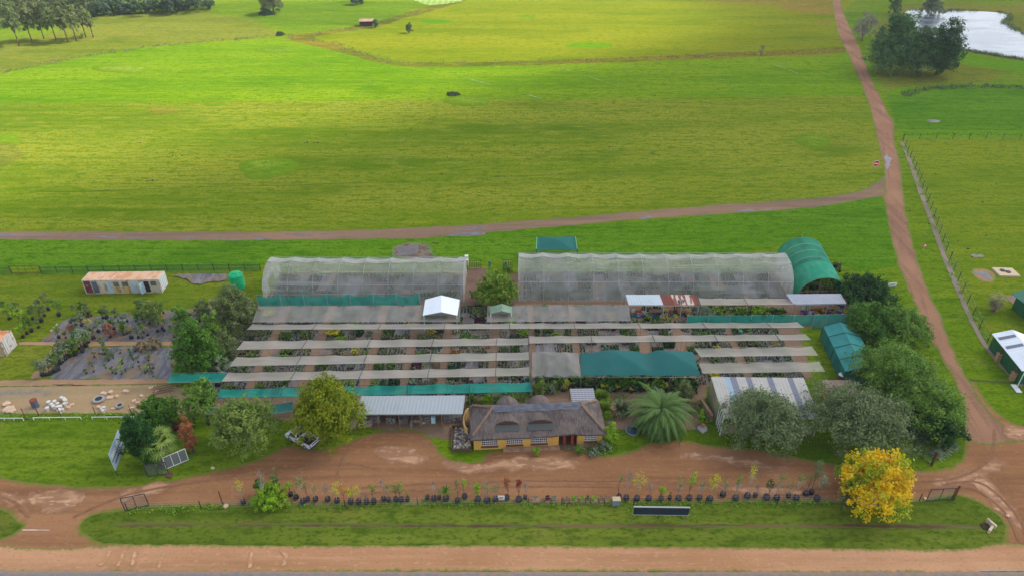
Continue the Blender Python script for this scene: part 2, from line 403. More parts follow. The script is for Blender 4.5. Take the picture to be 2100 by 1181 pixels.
M['tuft']=GRASS('tall_grass_line',C(100,104,29),C(130,114,40),C(68,82,22),dry=.7,mow=0)
M['plough']=GRASS('ploughed_soil',C(130,112,44),C(142,114,53),C(102,115,29),dry=.5)
def DIRT(name,a,b,c,along='x',grass=C(96,120,44),ew=1.4,tr=.55,lines=()):
    st=(.05,1,1) if along=='x' else (1,.06,1)
    return MAT(name,a,[('noise',b,.85,.07,(.5,1,1),.42,.66),('noise',c,.7,.5,st,.45,.72),('noise',b,tr,1.6,st,.48,.75),('attrnoise',c,tr,1.4,along,.5,.72),
        ('noise',C(168,150,132),.3,3.0,(1,1,1),.6,.8),('noise',c,.35,9,(1,1,1),.45,.75),*lines,('noise',b,.5,2.2,(.5,1,1),.55,.68),('noise',c,.5,3.5,(.7,1,1),.56,.7),('edge',grass,.8,ew*.45,2.2)],rough=1,spec=0,bump=(.4,6,.06))
M['dirt']=DIRT('packed_dirt',C(144,102,70),C(166,122,86),C(116,82,58))
M['dirt_y']=DIRT('packed_dirt_track',C(150,112,88),C(166,126,98),C(118,88,74),along='y')
M['farm']=DIRT('muddy_track',C(134,108,88),C(148,118,92),C(104,90,80))
M['verge_dirt']=DIRT('verge_dirt',C(178,132,96),C(198,152,116),C(150,110,76),ew=.9)
M['soil']=DIRT('nursery_soil',C(136,112,92),C(154,126,102),C(110,92,78),ew=.4,tr=.3)
M['sand']=DIRT('yard_sand',C(166,140,104),C(178,152,118),C(140,122,92),ew=.8,tr=.2)
M['gravel']=MAT('gravel',C(158,152,140),[('noise',C(128,122,108),.8,.3,(1,1,1),.4,.7),('vor',C(90,86,76),.6,4,.0,.5),('edge',C(160,136,102),.9,1.6,.7)],rough=.95)
M['path']=DIRT('brown_path',C(120,96,84),C(136,110,94),C(100,82,74),ew=.3,tr=.2)
M['tan']=DIRT('tan_path',C(168,134,104),C(180,148,116),C(148,116,90),ew=.2,tr=.2)
M['weedmat']=MAT('weed_mat',C(112,110,112),[('wave',C(150,148,148),.35,.9,'X'),('noise',C(84,84,94),.9,.5,(2,.4,1),.42,.6),('noise',C(150,148,150),.6,.9,(3,.35,1),.56,.7),('noise',C(128,106,82),.95,.55,(1,.4,1),.50,.60),('noise',C(88,80,72),.6,2.5,(1,1,1),.5,.7)],rough=.6,spec=.4)  # pale and dark streaks paint the shading of plastic wrinkles; brown is soil
M['bedsoil']=MAT('bed_floor',C(124,116,110),[('noise',C(92,90,92),.9,.7,(1,1,1),.42,.6),('noise',C(136,124,112),.6,1.4,(1,1,1),.54,.7),('noise',C(120,100,80),.7,.5,(1,1,1),.54,.68)],rough=.7)
M['asphalt']=MAT('asphalt',C(122,118,118),[('noise',C(138,132,128),.7,.6,(.05,1,1),.4,.7),('noise',C(100,98,100),.6,12,(1,1,1),.4,.7),('edge',C(156,128,106),.8,.6,1.5)],rough=.85)
M['water']=MAT('pond_water',C(84,94,104),[('noise',C(118,126,134),.9,.07,(.6,1,1),.40,.56),('noise',C(40,48,44),.85,.09,(.4,1.8,1),.54,.62),('edge',C(74,80,50),.9,1.6,.5)],rough=.2,spec=.3,bump=(.08,1.5,.05))  # dark blotches paint in tree reflections as well as weeds
M['puddle']=MAT('puddle_water',C(100,94,92),[('edge',C(128,104,88),.9,.35,1.5),('noise',C(112,112,120),.7,.9,(.4,1,1),.5,.6)],rough=.2,spec=.18)
M['mud']=MAT('wet_mud',C(120,104,88),[('noise',C(90,70,58),.9,.8,(1,1,1),.45,.6),('edge',C(90,120,40),.9,.9,.8)],rough=.7,bump=(.8,2,.2))
# ================================================================ ground sheets
# base: one sheet to the horizon with gentle noise only
def ground():
    gx=np.unique(np.concatenate([np.linspace(-4000,-400,10),np.linspace(-400,400,60),np.linspace(400,4000,10)]))
    gy=np.unique(np.concatenate([np.linspace(-3000,-50,8),np.linspace(-50,700,60),np.linspace(700,5000,12)])); X,Y=np.meshgrid(gx,gy)
    I=np.arange(X.size).reshape(X.shape); F=np.stack([I[:-1,:-1],I[:-1,1:],I[1:,1:],I[1:,:-1]],-1).reshape(-1,4)
    o=mesh_np('ground',np.stack([X.ravel(),Y.ravel(),np.zeros(X.size)],1),F,M['ground']); tag(o,kind='structure')
ground()
sheet('mown_field',[[(-60,158),(0,152),(150,122),(300,98),(450,85),(575,78),(640,86),(700,103),(790,130),(900,136),(1180,130),(1400,122),(1735,106),(1765,165),(1775,200),(1400,203),(900,207),(400,210),(0,212),(-80,214)]],[],.010,M['field'],2,2.5,.12,smooth=False)
sheet('lower_field',[[(-80,213),(0,212),(400,210),(900,206),(1400,202),(1772,196),(1792,250),(1806,300),(1813,350),(1780,390),(1650,410),(1300,438),(900,466),(400,476),(0,476),(-60,476)]],[],.014,M['field_low'],1.6,1.2,.35,smooth=False)
sheet('far_field',[[(640,74),(700,60),(760,52),(800,44),(860,24),(930,6),(1000,-25),(1710,-30),(1718,40),(1745,108),(1400,119),(1180,126),(900,131),(820,128),(760,112),(690,92)]],[],.012,M['field_up'],4,2,.06)
sheet('rough_field',[[(-80,165),(0,150),(150,121),(300,97),(450,84),(578,73),(555,58),(510,40),(440,28),(400,18),(300,25),(180,38),(100,70),(0,84),(-80,90)]],[],.012,M['rough'],3,2,.08)
sheet('rough_strip',[[(575,73),(640,68),(740,52),(800,38),(860,18),(930,2),(960,-8),(975,-6),(900,20),(830,38),(770,58),(700,66),(640,76),(700,95),(800,126),(900,129),(1200,122),(1735,98),(1737,108),(1200,131),(900,137),(800,134),(690,106),(600,84)]],[],.02,M['tuft'],2.2,1.2,.2)
sheet('ploughed_patch',[[(1340,-20),(1450,4),(1600,12),(1605,22),(1650,28),(1708,32),(1702,-20)]],[],.022,M['plough'],3,1,.2,smooth=False)
sheet('cut_field',[[(790,-25),(850,2),(880,12),(945,6),(975,-25)]],[],.022,MAT('cut_grass',C(140,156,84),[('wave',C(108,140,40),.8,.12,'X')],rough=.9),3,1,.2,smooth=False)
sheet('lush_field',[[(1812,192),(1900,182),(2000,178),(2180,182),(2220,268),(2000,268),(1842,266),(1835,240)]],[],.012,M['lush'],1.5,.4,.3,smooth=False)
sheet('paddock',[[(1850,286),(2200,286),(2700,900),(2300,900),(2100,800),(1995,660),(1900,440),(1860,330)]],[],.012,M['paddock'],2,.3,.3,smooth=False)
sheet('pond_bank',[[(1790,60),(1850,12),(1950,6),(2050,12),(2200,10),(2260,160),(2100,140),(2000,175),(1900,176),(1825,190),(1800,150)]],[],.012,M['reedy'],2,1.5,.12)
sheet('overgrown_strip',[[(1812,186),(1900,176),(2000,171),(2180,174),(2200,184),(2000,181),(1905,184),(1850,196)]],[],.03,M['brightpatch'],.8,.5,.5)
sheet('fence_strip',[[(1838,268),(2000,268),(2220,270),(2220,283),(2000,284),(1850,284)]],[],.03,M['brightpatch'],.8,.4,.6,smooth=False)
sheet('nursery_lawn',[[(-60,566),(200,566),(525,558),(520,640),(440,800),(-60,800)]],[],.010,M['lawn'],1,.3,.4,smooth=False)
sheet('lush_strip',[[(-60,492),(400,494),(900,486),(1100,470),(1500,440),(1810,404),(1822,470),(1840,545),(1750,560),(1660,500),(1500,520),(900,535),(500,545),(-60,548)]],[],.010,M['lush'],1.2,.5,.3,smooth=False)
sheet('front_lawn',[[(-60,866),(260,862),(460,900),(590,900),(560,935),(420,975),(150,1000),(-60,985)]],[],.012,M['front'],.9,.3,.5)
for k,(px,py,rx,ry,mk) in enumerate([(570,103,42,7,'patch'),(640,132,20,5,'patch'),(545,345,62,20,'patch'),(1668,290,38,14,'patch'),(250,143,60,9,'patch'),(955,208,50,10,'patch'),(10,285,36,14,'patch'),(330,229,34,5,'plough'),(-10,318,60,28,'rough'),
      (895,45,36,5,'brightpatch'),(840,172,34,4,'brightpatch'),(1080,34,24,3,'brightpatch'),(1210,94,50,6,'brightpatch'),(1690,48,18,4,'plough'),(300,126,13,2.5,'brightpatch'),(440,215,30,4,'patch')]):
    pts=[(px+rx*math.cos(t)*(1+.12*math.sin(3*t+k)),py+ry*math.sin(t)*(1+.15*math.cos(2*t+k))) for t in np.linspace(0,2*math.pi,14,endpoint=False)]
    hh=.35 if mk=='patch' else .0
    sheet('grass_mound' if hh else 'grass_patch',[pts],[],.03,M[mk],1.6,1.6,.16,hfun=(lambda a,b,s,h=hh:h*min(1,max(0,s/3.0))))
# pond
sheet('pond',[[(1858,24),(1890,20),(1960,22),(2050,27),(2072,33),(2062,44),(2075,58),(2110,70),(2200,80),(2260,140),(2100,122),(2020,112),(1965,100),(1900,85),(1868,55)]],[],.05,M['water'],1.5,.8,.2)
sheet('tall_grass_bank',[[(1960,104),(2020,116),(2100,127),(2200,140),(2200,165),(2100,150),(2020,140),(1960,128)]],[],.045,M['brightpatch'],1.2,.6,.3)
# dirt tracks
YARD=[(-60,984),(60,988),(150,995),(300,992),(420,968),(480,955),(545,935),(590,912),(650,922),(715,905),(760,888),(830,880),(872,885),(890,902),(902,928),(930,944),(985,946),(996,926),(1060,920),(1150,915),(1200,914),(1238,934),(1290,924),(1340,905),(1390,900),(1440,908),(1500,916),(1570,924),(1700,948),(1850,960),(1910,964),(1955,953),(1976,930),(1980,890),(1990,780),(2030,830),(2085,870),(2180,900),(2200,1172),(-60,1172)]
ISL=[(165,1076),(180,1060),(210,1051),(260,1046),(330,1038),(500,1037),(700,1034),(1000,1031),(1280,1031),(1700,1029),(1880,1029),(1925,1022),(1960,1014),(2005,1028),(2042,1050),(2062,1078),(2062,1104),(2040,1119),(1950,1125),(1500,1121),(1000,1118),(500,1118),(250,1116),(195,1106),(168,1090)]
BL=[(-60,1040),(0,1044),(25,1058),(46,1078),(28,1094),(0,1104),(-60,1112)]
sheet('dirt_yard',[YARD],[ISL,BL,[(-100,1152),(2300,1152),(2300,1190),(-100,1190)]],.020,M['dirt'],.38,.22,1.2)
sheet('verge_dirt',[[(-80,1117),(100,1124),(250,1117),(600,1118),(1000,1118),(1500,1121),(1950,1125),(2060,1112),(2200,1125),(2200,1171),(1050,1171),(-80,1169)]],[],.026,M['verge_dirt'],.38,.2,1.2)
sheet('grass_verge',[ISL],[],.016,M['verge'],.5,.15,1.2)
sheet('grass_corner',[BL],[],.018,M['verge'],.5,.15,1.2)
sheet('ditch',[[(230,1072),(400,1071),(800,1073),(1300,1074),(1700,1074),(2010,1076),(2010,1084),(1700,1082),(1200,1082),(700,1079),(400,1078),(240,1079)]],[],.030,MAT('ditch_soil',C(112,92,56),[('noise',C(84,62,46),1,.5,(.12,2,1),.42,.58),('noise',C(92,108,44),.7,1.2,(.3,2,1),.52,.62),('edge',C(90,104,40),.6,.15,2)],rough=.95,bump=(.6,4,.1)),.35,.15,1.0)
MAINR=[(1708,-30),(1715,0),(1733,60),(1768,130),(1790,200),(1812,250),(1820,310),(1834,370),(1838,420),(1848,500),(1880,590),(1905,660),(1945,750),(1985,820),(2030,900),(2050,1000)]
sheet('dirt_track',[[(1703,-30),(1706,0),(1716,60),(1745,125),(1768,178),(1788,238),(1799,290),(1808,330),(1812,352),(1812,402),(1817,440),(1826,485),(1842,545),(1852,572),(1882,640),(1905,692),(1950,770),(1978,835),(1982,905),(2110,905),(2062,872),(2030,845),(2000,800),(1962,732),(1932,652),(1902,592),(1876,512),(1861,450),(1851,380),(1846,330),(1834,285),(1833,250),(1822,235),(1802,192),(1788,165),(1768,110),(1748,66),(1732,30),(1724,0),(1722,-30)]],[],.024,M['dirt_y'],.7,.35,.6,center=MAINR)
BR=[(1830,372),(1795,392),(1740,405),(1650,418),(1500,429),(1300,443),(1100,460),(900,474),(700,482),(400,484),(0,483),(-490,483)]
sheet('farm_track',[[(1838,350),(1812,362),(1786,382),(1740,397),(1650,408),(1500,418),(1300,434),(1100,451),(900,464),(700,472),(400,475),(0,474),(-500,471),(-500,492),(0,492),(400,494),(700,492),(860,489),(1000,478),(1100,469),(1300,452),(1500,438),(1650,428),(1750,414),(1800,404),(1838,402)]],[],.023,M['farm'],.7,.45,.5,center=BR)
sheet('road',[[(-200,1169),(1050,1172),(2300,1173),(2600,1330),(-500,1330)]],[],.034,M['asphalt'],.6,.12,1.0,smooth=False)
sheet('kerb',[[(2008,1169),(2300,1170),(2300,1174),(2008,1173)]],[],.12,MAT('kerb_concrete',C(176,164,152)),.25,.02,1,smooth=False)
# puddles
for k,pts in enumerate([[(1814,322),(1819,314),(1822,322),(1831,327),(1824,332),(1824,340),(1819,350),(1816,340),(1817,331)],[(0,480),(60,482),(120,484),(60,486),(-20,484)],[(100,483),(180,485),(270,487),(330,489),(270,490),(190,487)],[(360,489),(480,491),(560,490),(480,494)],[(570,480),(640,481),(680,480),(640,483)],[(930,471),(985,466),(1000,469),(950,474)],[(920,480),(990,476),(1000,482),(940,486)],[(1308,446),(1340,444),(1335,449),(1312,450)],[(1510,433),(1560,430),(1600,428),(1545,434)],
     [(812,508),(840,504),(856,506),(858,516),(835,524),(808,524),(818,516)],[(862,527),(880,526),(890,531),(866,533)],[(1985,524),(2010,522),(2025,527),(2000,529)],[(1998,560),(2022,556),(2030,566),(2028,576),(2014,570)],[(1900,247),(1916,246),(1930,251),(1908,252)],[(-20,1028),(20,1030),(50,1046),(40,1050),(10,1040)]]):
    if k==14: continue
    sheet('puddle',[pts],[],.042,M['puddle'],.3,.5,.8)
sheet('mud_patch',[[(808,506),(830,499),(862,498),(885,506),(888,520),(900,530),(870,536),(830,532),(802,524)]],[],.036,M['mud'],.4,.4,.8)
sheet('mud_patch',[[(1990,556),(2012,550),(2040,556),(2042,570),(2034,580),(2010,578)]],[],.034,MAT('red_mud',C(158,118,78),[('noise',C(120,112,60),.8,.8,(1,1,1),.45,.6),('edge',C(96,124,34),.9,.6,1)]),.35,.3,1)
# worn pale patches and tyre arcs on the packed dirt
pale=MAT('worn_pale_dirt',C(184,142,110),[('noise',C(150,112,84),.95,.9,(.2,1,1),.44,.58),('noise',C(204,166,134),.7,1.8,(.4,1,1),.52,.66),('edge',C(146,108,82),1,.8,1.6)],rough=1,spec=0)
rut=MAT('tyre_rut',C(126,90,68),[('noise',C(142,104,78),1,1.2,(1,1,1),.42,.56),('edge',C(142,104,78),1,.16,3)],rough=1,spec=0)
for k,pts in enumerate([[(905,945),(990,950),(1060,936),(1160,940),(1200,950),(1150,968),(1040,964),(960,972),(915,962)],[(760,930),(800,915),(860,925),(880,945),(820,955)],[(60,1008),(150,1005),(180,1022),(140,1048),(90,1050),(60,1030)],[(1985,960),(2030,985),(2070,1030),(2100,1070),(2090,1090),(2050,1050),(2000,1000),(1960,985)],[(1900,985),(1990,965),(2040,940),(2060,950),(2000,985),(1920,1000)],[(250,1010),(330,985),(350,995),(300,1020),(240,1030)],[(1400,925),(1520,935),(1620,960),(1600,968),(1480,950),(1390,940)],[(1480,1000),(1600,995),(1650,1010),(1560,1016)],[(2060,870),(2110,880),(2110,900),(2070,900)],[(-20,1010),(40,1020),(60,1050),(20,1035)]]):
    sheet('worn_dirt_patch',[pts],[],.036+.0012*k,pale,.3,.7,.9)
rutz=[.052]
def rutline(pts,w_=.16):
    c=W(pts,closed=False,step=.8); L_=[];R_=[]
    for i,(x,y) in enumerate(c):
        a=c[max(0,i-1)]; b=c[min(len(c)-1,i+1)]; dx,dy=b[0]-a[0],b[1]-a[1]; q=math.hypot(dx,dy)+1e-6; L_.append((x-dy/q*w_,y+dx/q*w_)); R_.append((x+dy/q*w_,y-dx/q*w_))
    rutz[0]+=.0012; sheet('tyre_track',[L_+R_[::-1]],[],rutz[0],rut,.16,.08,1.5,world=True)
for pts in [[(690,980),(700,945),(722,915),(765,893),(810,889),(850,897),(880,915)],[(560,985),(620,960),(700,950),(760,955)],[(740,1000),(900,990),(1100,985),(1300,985),(1500,995),(1700,1000)],[(740,1012),(900,1002),(1100,997),(1300,998),(1500,1008)],[(1720,1000),(1850,990),(1960,980),(2030,940),(2040,880)],[(1900,1005),(1990,1000),(2060,1050),(2090,1110)],[(1930,995),(2010,990),(2080,1050),(2110,1110)],[(60,1060),(30,1030),(-20,1010)],[(150,1060),(260,1015),(420,985),(560,965)]]: rutline(pts)
rut=MAT('pale_tyre_line',C(206,162,128),[('noise',C(178,134,98),1,1.2,(1,1,1),.42,.56),('edge',C(178,134,98),1,.2,3)],rough=1,spec=0)
for pts in [[(225,1128),(222,1142),(205,1160)],[(255,1128),(250,1145),(240,1162)],[(278,1128),(272,1160)],[(338,1130),(330,1150),(326,1166)],[(518,1126),(512,1165)],[(575,1126),(588,1140),(582,1160)]]: rutline(pts,.22)
# thin bare strips in the field
strip=MAT('bare_strip',C(120,122,88),[('noise',C(150,146,134),.9,.6,(1,1,1),.45,.6),('edge',C(88,128,24),.8,.35,1)])
for a,b in (((942,157),(1122,206)),((1150,138),(1326,197)),((1402,130),(1510,177)),((1580,130),(1680,168))):
    n=(0,1.6); sheet('bare_strip',[[(a[0],a[1]-.6),(b[0],b[1]-.9),(b[0]+2,b[1]+.9),(a[0],a[1]+.6)]],[],.034,strip,.7,.35,.4,smooth=False)
def hose(name,pts,r,mat,label,cat):
    w=[P(x,y,r) for x,y in pts]; mb=MB(); mb.path(w,r,5); return tag(mb.build(name,mat),label,cat)
hosem=MAT('green_grey_hose',C(60,84,50),rough=.9)
blk=MAT('black_plastic',C(40,42,44),rough=.6)
hose('irrigation_pipe',[(75,393),(150,394),(300,388),(480,382),(600,381),(700,376),(896,371)],.03,hosem,'thin black irrigation pipe lying across the lower green field, left length','pipe')
hose('irrigation_pipe',[(972,366),(1080,360),(1200,357),(1400,349),(1540,345),(1640,341)],.028,hosem,'thin black irrigation pipe lying across the lower green field, right length','pipe')
def specks(name,label,spots,n,r_,seed):
    q=random.Random(seed); mb=MB()
    for (x,y,dx,dy,k) in spots:
        for i in range(k): p=P(x+q.gauss(0,dx),y+q.gauss(0,dy)); mb.rock((p.x,p.y,0),q.uniform(.5,1.2)*r_,.35,q.random())
    tag(mb.build(name,MAT('dark_clod',C(58,54,30),rough=1)),label,'clods',kind='stuff')
specks('soil_clods','small dark clods scattered in loose clusters over the big green field',[(306,371,8,.8,10),(368,319,14,1,8),(645,293,10,.8,9),(630,292,5,.5,5),(4,268,6,1,5),(345,325,3,1,3),(1745,250,20,6,4),(500,240,200,40,26),(1200,300,250,60,26),(1950,380,60,40,10),(1990,520,30,20,6),(900,500,60,8,8)],0,.20,4)
# ---------- nursery floor
sheet('nursery_floor',[[(533,612),(950,604),(1052,560),(1640,560),(1740,612),(1745,660),(1700,700),(1690,775),(1450,792),(1440,880),(1250,880),(1245,905),(940,905),(720,872),(430,850),(455,770),(500,690)]],[[(1640,672),(1690,672),(1720,790),(1670,790)]],.016,M['soil'],.5,.2,1,smooth=False)
sheet('central_path',[[(955,552),(985,548),(1002,552),(985,600),(985,665),(940,665),(948,600)]],[],.022,M['path'],.3,.15,1,smooth=False)
sheet('side_bed_ground',[[(430,610),(525,625),(500,690),(452,768),(350,765),(360,700)]],[],.018,MAT('scrub_ground',C(110,110,72),[('noise',C(128,104,92),.9,.4,(1,1,1),.45,.6),('noise',C(84,98,50),.8,1,(1,1,1),.5,.65)],rough=.95,bump=(.6,3,.1)),.5,.3,.8,smooth=False)
sheet('weed_mat',[[(142,652),(290,642),(440,628),(470,640),(380,696),(345,700),(82,700),(110,672)]],[],.022,M['weedmat'],.3,.5,.9,smooth=False)
sheet('weed_mat',[[(175,713),(260,710),(358,711),(352,776),(100,778),(120,748)]],[],.022,M['weedmat'],.3,.5,.9,smooth=False)
sheet('garden_path',[[(36,701),(200,700),(352,700),(356,708),(200,709),(140,716),(90,774),(60,778),(90,735),(110,708),(40,706)]],[],.026,M['tan'],.3,.15,1,smooth=False)
sheet('garden_path',[[(-40,780),(100,778),(345,776),(352,786),(160,790),(-40,792)]],[],.024,M['tan'],.3,.2,1,smooth=False)
sheet('sand_yard',[[(-60,794),(120,790),(345,786),(400,800),(425,850),(300,848),(-60,848)]],[],.024,M['sand'],.35,.2,1,smooth=False)
sheet('gravel',[[(-60,796),(60,794),(135,797),(150,806),(90,814),(0,819),(-60,820)]],[],.030,M['gravel'],.3,.3,1)
sheet('tarpaulin',[[(348,566),(400,562),(468,565),(466,576),(430,580),(400,584),(380,572)]],[],.05,M['weedmat'],.3,.35,.8,hfun=lambda a,b,s:.12*abs(math.sin(a*2.1+b))+.05,kind=None,label='crumpled grey plastic sheeting lying on the grass beside the white container',cat='tarpaulin')
sheet('brick_paving',[[(2060,607),(2180,606),(2250,700),(2110,655)]],[],.034,MAT('brick_paving',C(150,122,106),[('noise',C(122,98,88),.8,1.5,(1,1,1),.4,.7),('wave',C(110,92,84),.5,2.5,'X')]),.4,.05,1,smooth=False)
sheet('drain_channel',[[(1845,290),(1852,290),(1872,335),(1890,385),(1915,450),(1940,520),(1965,580),(1990,640),(2016,692),(2040,725),(2100,790),(2094,796),(2030,730),(2006,694),(1978,640),(1953,580),(1928,520),(1906,455),(1882,392),(1864,340)]],[],.036,DIRT('drain_soil',C(138,124,110),C(156,140,122),C(112,104,92),along='y',ew=.3),.35,.15,1,smooth=False)
sheet('cross_ditch',[[(1985,777),(2040,781),(2100,784),(2100,787),(2040,785),(1985,780)]],[],.032,MAT('ditch_dark',C(70,84,30)),.3,.1,1,smooth=False)
sheet('white_line_kerb',[[(45,1085),(135,1087),(135,1089.5),(45,1087.5)]],[],.05,MAT('pale_concrete',C(206,192,176)),.2,.05,2,smooth=False,kind='structure')
# ================================================================ nets, tunnels, sheds
galv=MAT('galvanised_steel',C(170,172,172),rough=.5,metal=.3)
white=MAT('white_paint',C(226,228,228),rough=.5)
rustpost=MAT('rusty_steel',C(96,58,44),[('noise',C(120,84,66),.7,3,(1,1,1),.4,.6)],rough=.8,coords='obj')
netpost=MAT('dull_pole',C(128,118,108),rough=.8)
greenp=MAT('green_paint_steel',C(30,100,80),rough=.5)
darkst=MAT('dark_steel',C(46,50,56),rough=.5)
wood=MAT('weathered_wood',C(150,122,92),[('noise',C(112,90,70),.8,3,(.3,3,1),.4,.6)],rough=.9)
netpale=MAT('pale_shade_net',C(232,224,210),[('noise',C(208,202,192),.8,.4,(.25,1.5,1),.4,.65),('noise',C(214,208,196),.6,1.2,(.06,2,1),.5,.7)],rough=.9,opacity=.58,opnoise=(.45,(.5,1.5,1),.30),transl=.45)
netgrey=MAT('grey_shade_net',C(196,194,188),[('noise',C(174,172,166),.8,.5,(1.5,.4,1),.4,.65)],rough=.9,opacity=.52,opnoise=(.6,(1,1,1),.25),transl=.45)
nettun=MAT('tunnel_net',C(196,196,190),[('noise',C(166,166,160),.9,.35,(1,.6,1),.4,.62),('noise',C(222,222,218),.8,.5,(.15,1.5,1.5),.54,.66)],rough=.85,opacity=.42,opnoise=(.5,(.6,.8,1),.42),transl=.45)
netcurt=MAT('white_end_net',C(212,210,202),[('noise',C(186,184,174),.8,.8,(1,1,.4),.4,.65)],rough=.85,opacity=.72,transl=.4)
netteal=MAT('teal_shade_net',C(30,160,142),[('noise',C(70,168,152),.8,.8,(.3,2,1),.45,.65),('noise',C(12,130,122),.7,.5,(1.4,.3,1),.5,.65)],rough=.85,opacity=.84,opnoise=(.7,(1,.4,1),.2),transl=.4)
nettdark=MAT('dark_teal_sailcloth',C(44,116,114),[('noise',C(50,118,114),.7,.5,(.6,1.4,1),.4,.65)],rough=.85,opacity=.96,transl=.3)
netgt=MAT('green_tunnel_net',C(44,156,128),[('noise',C(26,130,112),.8,.5,(1,.6,1),.42,.6),('noise',C(60,160,130),.5,1.4,(2,.3,1),.5,.7)],rough=.85,opacity=.86,transl=.4)
netfence=MAT('fence_net',C(34,110,50),rough=.9,opacity=.52,transl=.3)
wire=MAT('fence_wire',C(120,124,118),rough=.5,opacity=.35)

def net_surface(c,nx,ny,fun,T=0.0):
    """bilinear patch c=[TL,TR,BR,BL]; fun(u,v)->(dx,dy,dz)"""
    V=[];F=[]
    for j in range(ny+1):
        v=j/ny
        for i in range(nx+1):
            u=i/nx; p=c[0].lerp(c[1],u).lerp(c[3].lerp(c[2],u),v); d=fun(u,v); V.append((p.x+d[0],p.y+d[1],p.z+d[2]))
    for j in range(ny):
        for i in range(nx): a=j*(nx+1)+i; F.append((a,a+1,a+nx+2,a+nx+1))
    return V,F
def canopy(px,mat,label,bays=6,z=2.6,sag=.18,posts=True,pm=netpost,zb=None,seam=True,name='shade_net',fun=None,ny=6,group='shade nets over the nursery beds',cat='shade net',postrows=(0,1)):
    c=[P(*px[0],zb or z),P(*px[1],zb or z),P(*px[2],z),P(*px[3],z)]
    base=(c[2]+c[3])/2; base=Vector((base.x,base.y,0)); e=empty(name,base,0,label,cat,group)
    L=[q-base for q in c]; sd=rng.random()*9
    f=fun or (lambda u,v:(0,.10*math.sin(math.pi*((u*bays)%1))*(1 if v<.5 else -1)*abs(2*v-1)*-1,-sag*(.35+math.sin(math.pi*v))*abs(math.sin(math.pi*u*bays))**.7+.03*math.sin(u*37+v*9+sd)))
    V,F=net_surface(L,bays*8,ny,f); mesh_np('net',V,F,mat,e,smooth=fun is None)
    mb=MB(); mw=MB()
    for i in range(bays+1):
        u=i/bays; a=L[0].lerp(L[1],u); b=L[3].lerp(L[2],u)
        if seam and i%2==0: mw.tube(a+Vector((0,0,.03)),b+Vector((0,0,.03)),.035,.035,5)
        if posts:
            for q,k in ((a,0),(b,1)):
                if k in postrows: pb=MB(); pb.tube((q.x,q.y,0),(q.x,q.y,q.z+.05),.028,.028,5); pb.build('post',pm,e)
    mw.tube(L[3],L[2],.022,.022,4); mw.tube(L[0],L[1],.022,.022,4)
    mw.build('support_wire',darkst if seam else galv,e); return e
N_='shade net'
canopy([(530,627),(945,626),(943,659),(517,660)],netgrey,'wide grey shade net in front of the left net tunnel, under the white gabled roof',6,z=2.5,seam=False)
canopy([(1000,627),(1288,625),(1294,657),(998,659)],netgrey,'wide grey shade net between the round mango tree and the pale blue shed roof',4,z=2.5,seam=False)
canopy([(518,664),(1060,661),(1635,660),(1650,672)] and [(518,664),(1635,660),(1650,672),(505,676)],netpale,'longest pale net strip, farthest back of the strips, crossing the whole nursery',17,z=2.7)
canopy([(500,698),(1084,692),(1083,707),(484,717)],netpale,'pale net strip on the left half, second from the back',9,z=2.7)
canopy([(1085,688),(1652,684),(1664,697),(1085,704)],netpale,'pale net strip on the right half, directly behind the green shade sail',9,z=2.9)
canopy([(485,731),(1084,721),(1085,738),(469,751)],netpale,'pale net strip on the left half, third from the back',9,z=2.7)
canopy([(468,763),(1085,752),(1086,770),(453,782)],netpale,'pale net strip on the left half, nearest the teal net',9,z=2.7)
canopy([(1424,714),(1665,710),(1678,728),(1436,731)],netpale,'short pale net strip at the right, behind another short strip beside the teal hut',4,z=2.7,seam=False)
canopy([(1433,744),(1680,741),(1692,761),(1441,765)],netpale,'short pale net strip at the right, just behind the large striped shed roof',4,z=2.7,seam=False)
canopy([(353,764),(466,763),(456,783),(342,784)],netteal,'short teal net at the far left end, between dark bushes and a pale strip',2,z=2.5,seam=False)
canopy([(452,797),(1088,782),(1091,803),(445,816)],netteal,'long bright teal net along the front of the left nursery beds',10,z=2.7,sag=.25,pm=galv)
canopy([(560,828),(600,822),(600,842),(548,850)],nettdark,'small dark teal net half hidden behind the big yellow green tree',1,z=1.9,seam=False)
canopy([(425,836),(450,834),(446,846),(415,850)],nettdark,'small dark teal net scrap behind the pale green spreading tree',1,z=1.9,seam=False)
canopy([(1432,604+7),(1618,611),(1630,625),(1437,626)],netpale,'pale net roof between the rusty roof and the grey iron roof',4,z=2.4,seam=True,group='roofs over the potting benches')
# hipped sails
def pyr(peaks,h,edge):
    def f(u,v):
        z=0
        for (cu,cv,wu,wv) in peaks: z=max(z,1-max(abs(u-cu)/wu,abs(v-cv)/wv))
        return (0,-edge*math.sin(math.pi*min(1,abs(u*3%1)))*(1 if v>.5 else -1)*abs(2*v-1)*-.4,h*z-.1*math.sin(math.pi*u*4)**2)
    return f
canopy([(1190,726),(1420,727),(1434,773),(1191,772)],nettdark,'large dark teal shade sail with pointed peaks behind the big palm',4,z=2.9,fun=pyr([(.32,.3,.34,.8),(.80,.3,.30,.8)],1.4,.5),ny=20,seam=False,pm=greenp)
canopy([(1091,722),(1186,724),(1192,772),(1091,772)],netgrey,'pale grey shade sail with one peak, joined to the dark teal sail',3,z=2.9,fun=pyr([(.5,.45,.5,.6)],1.2,.5),ny=16,seam=False)
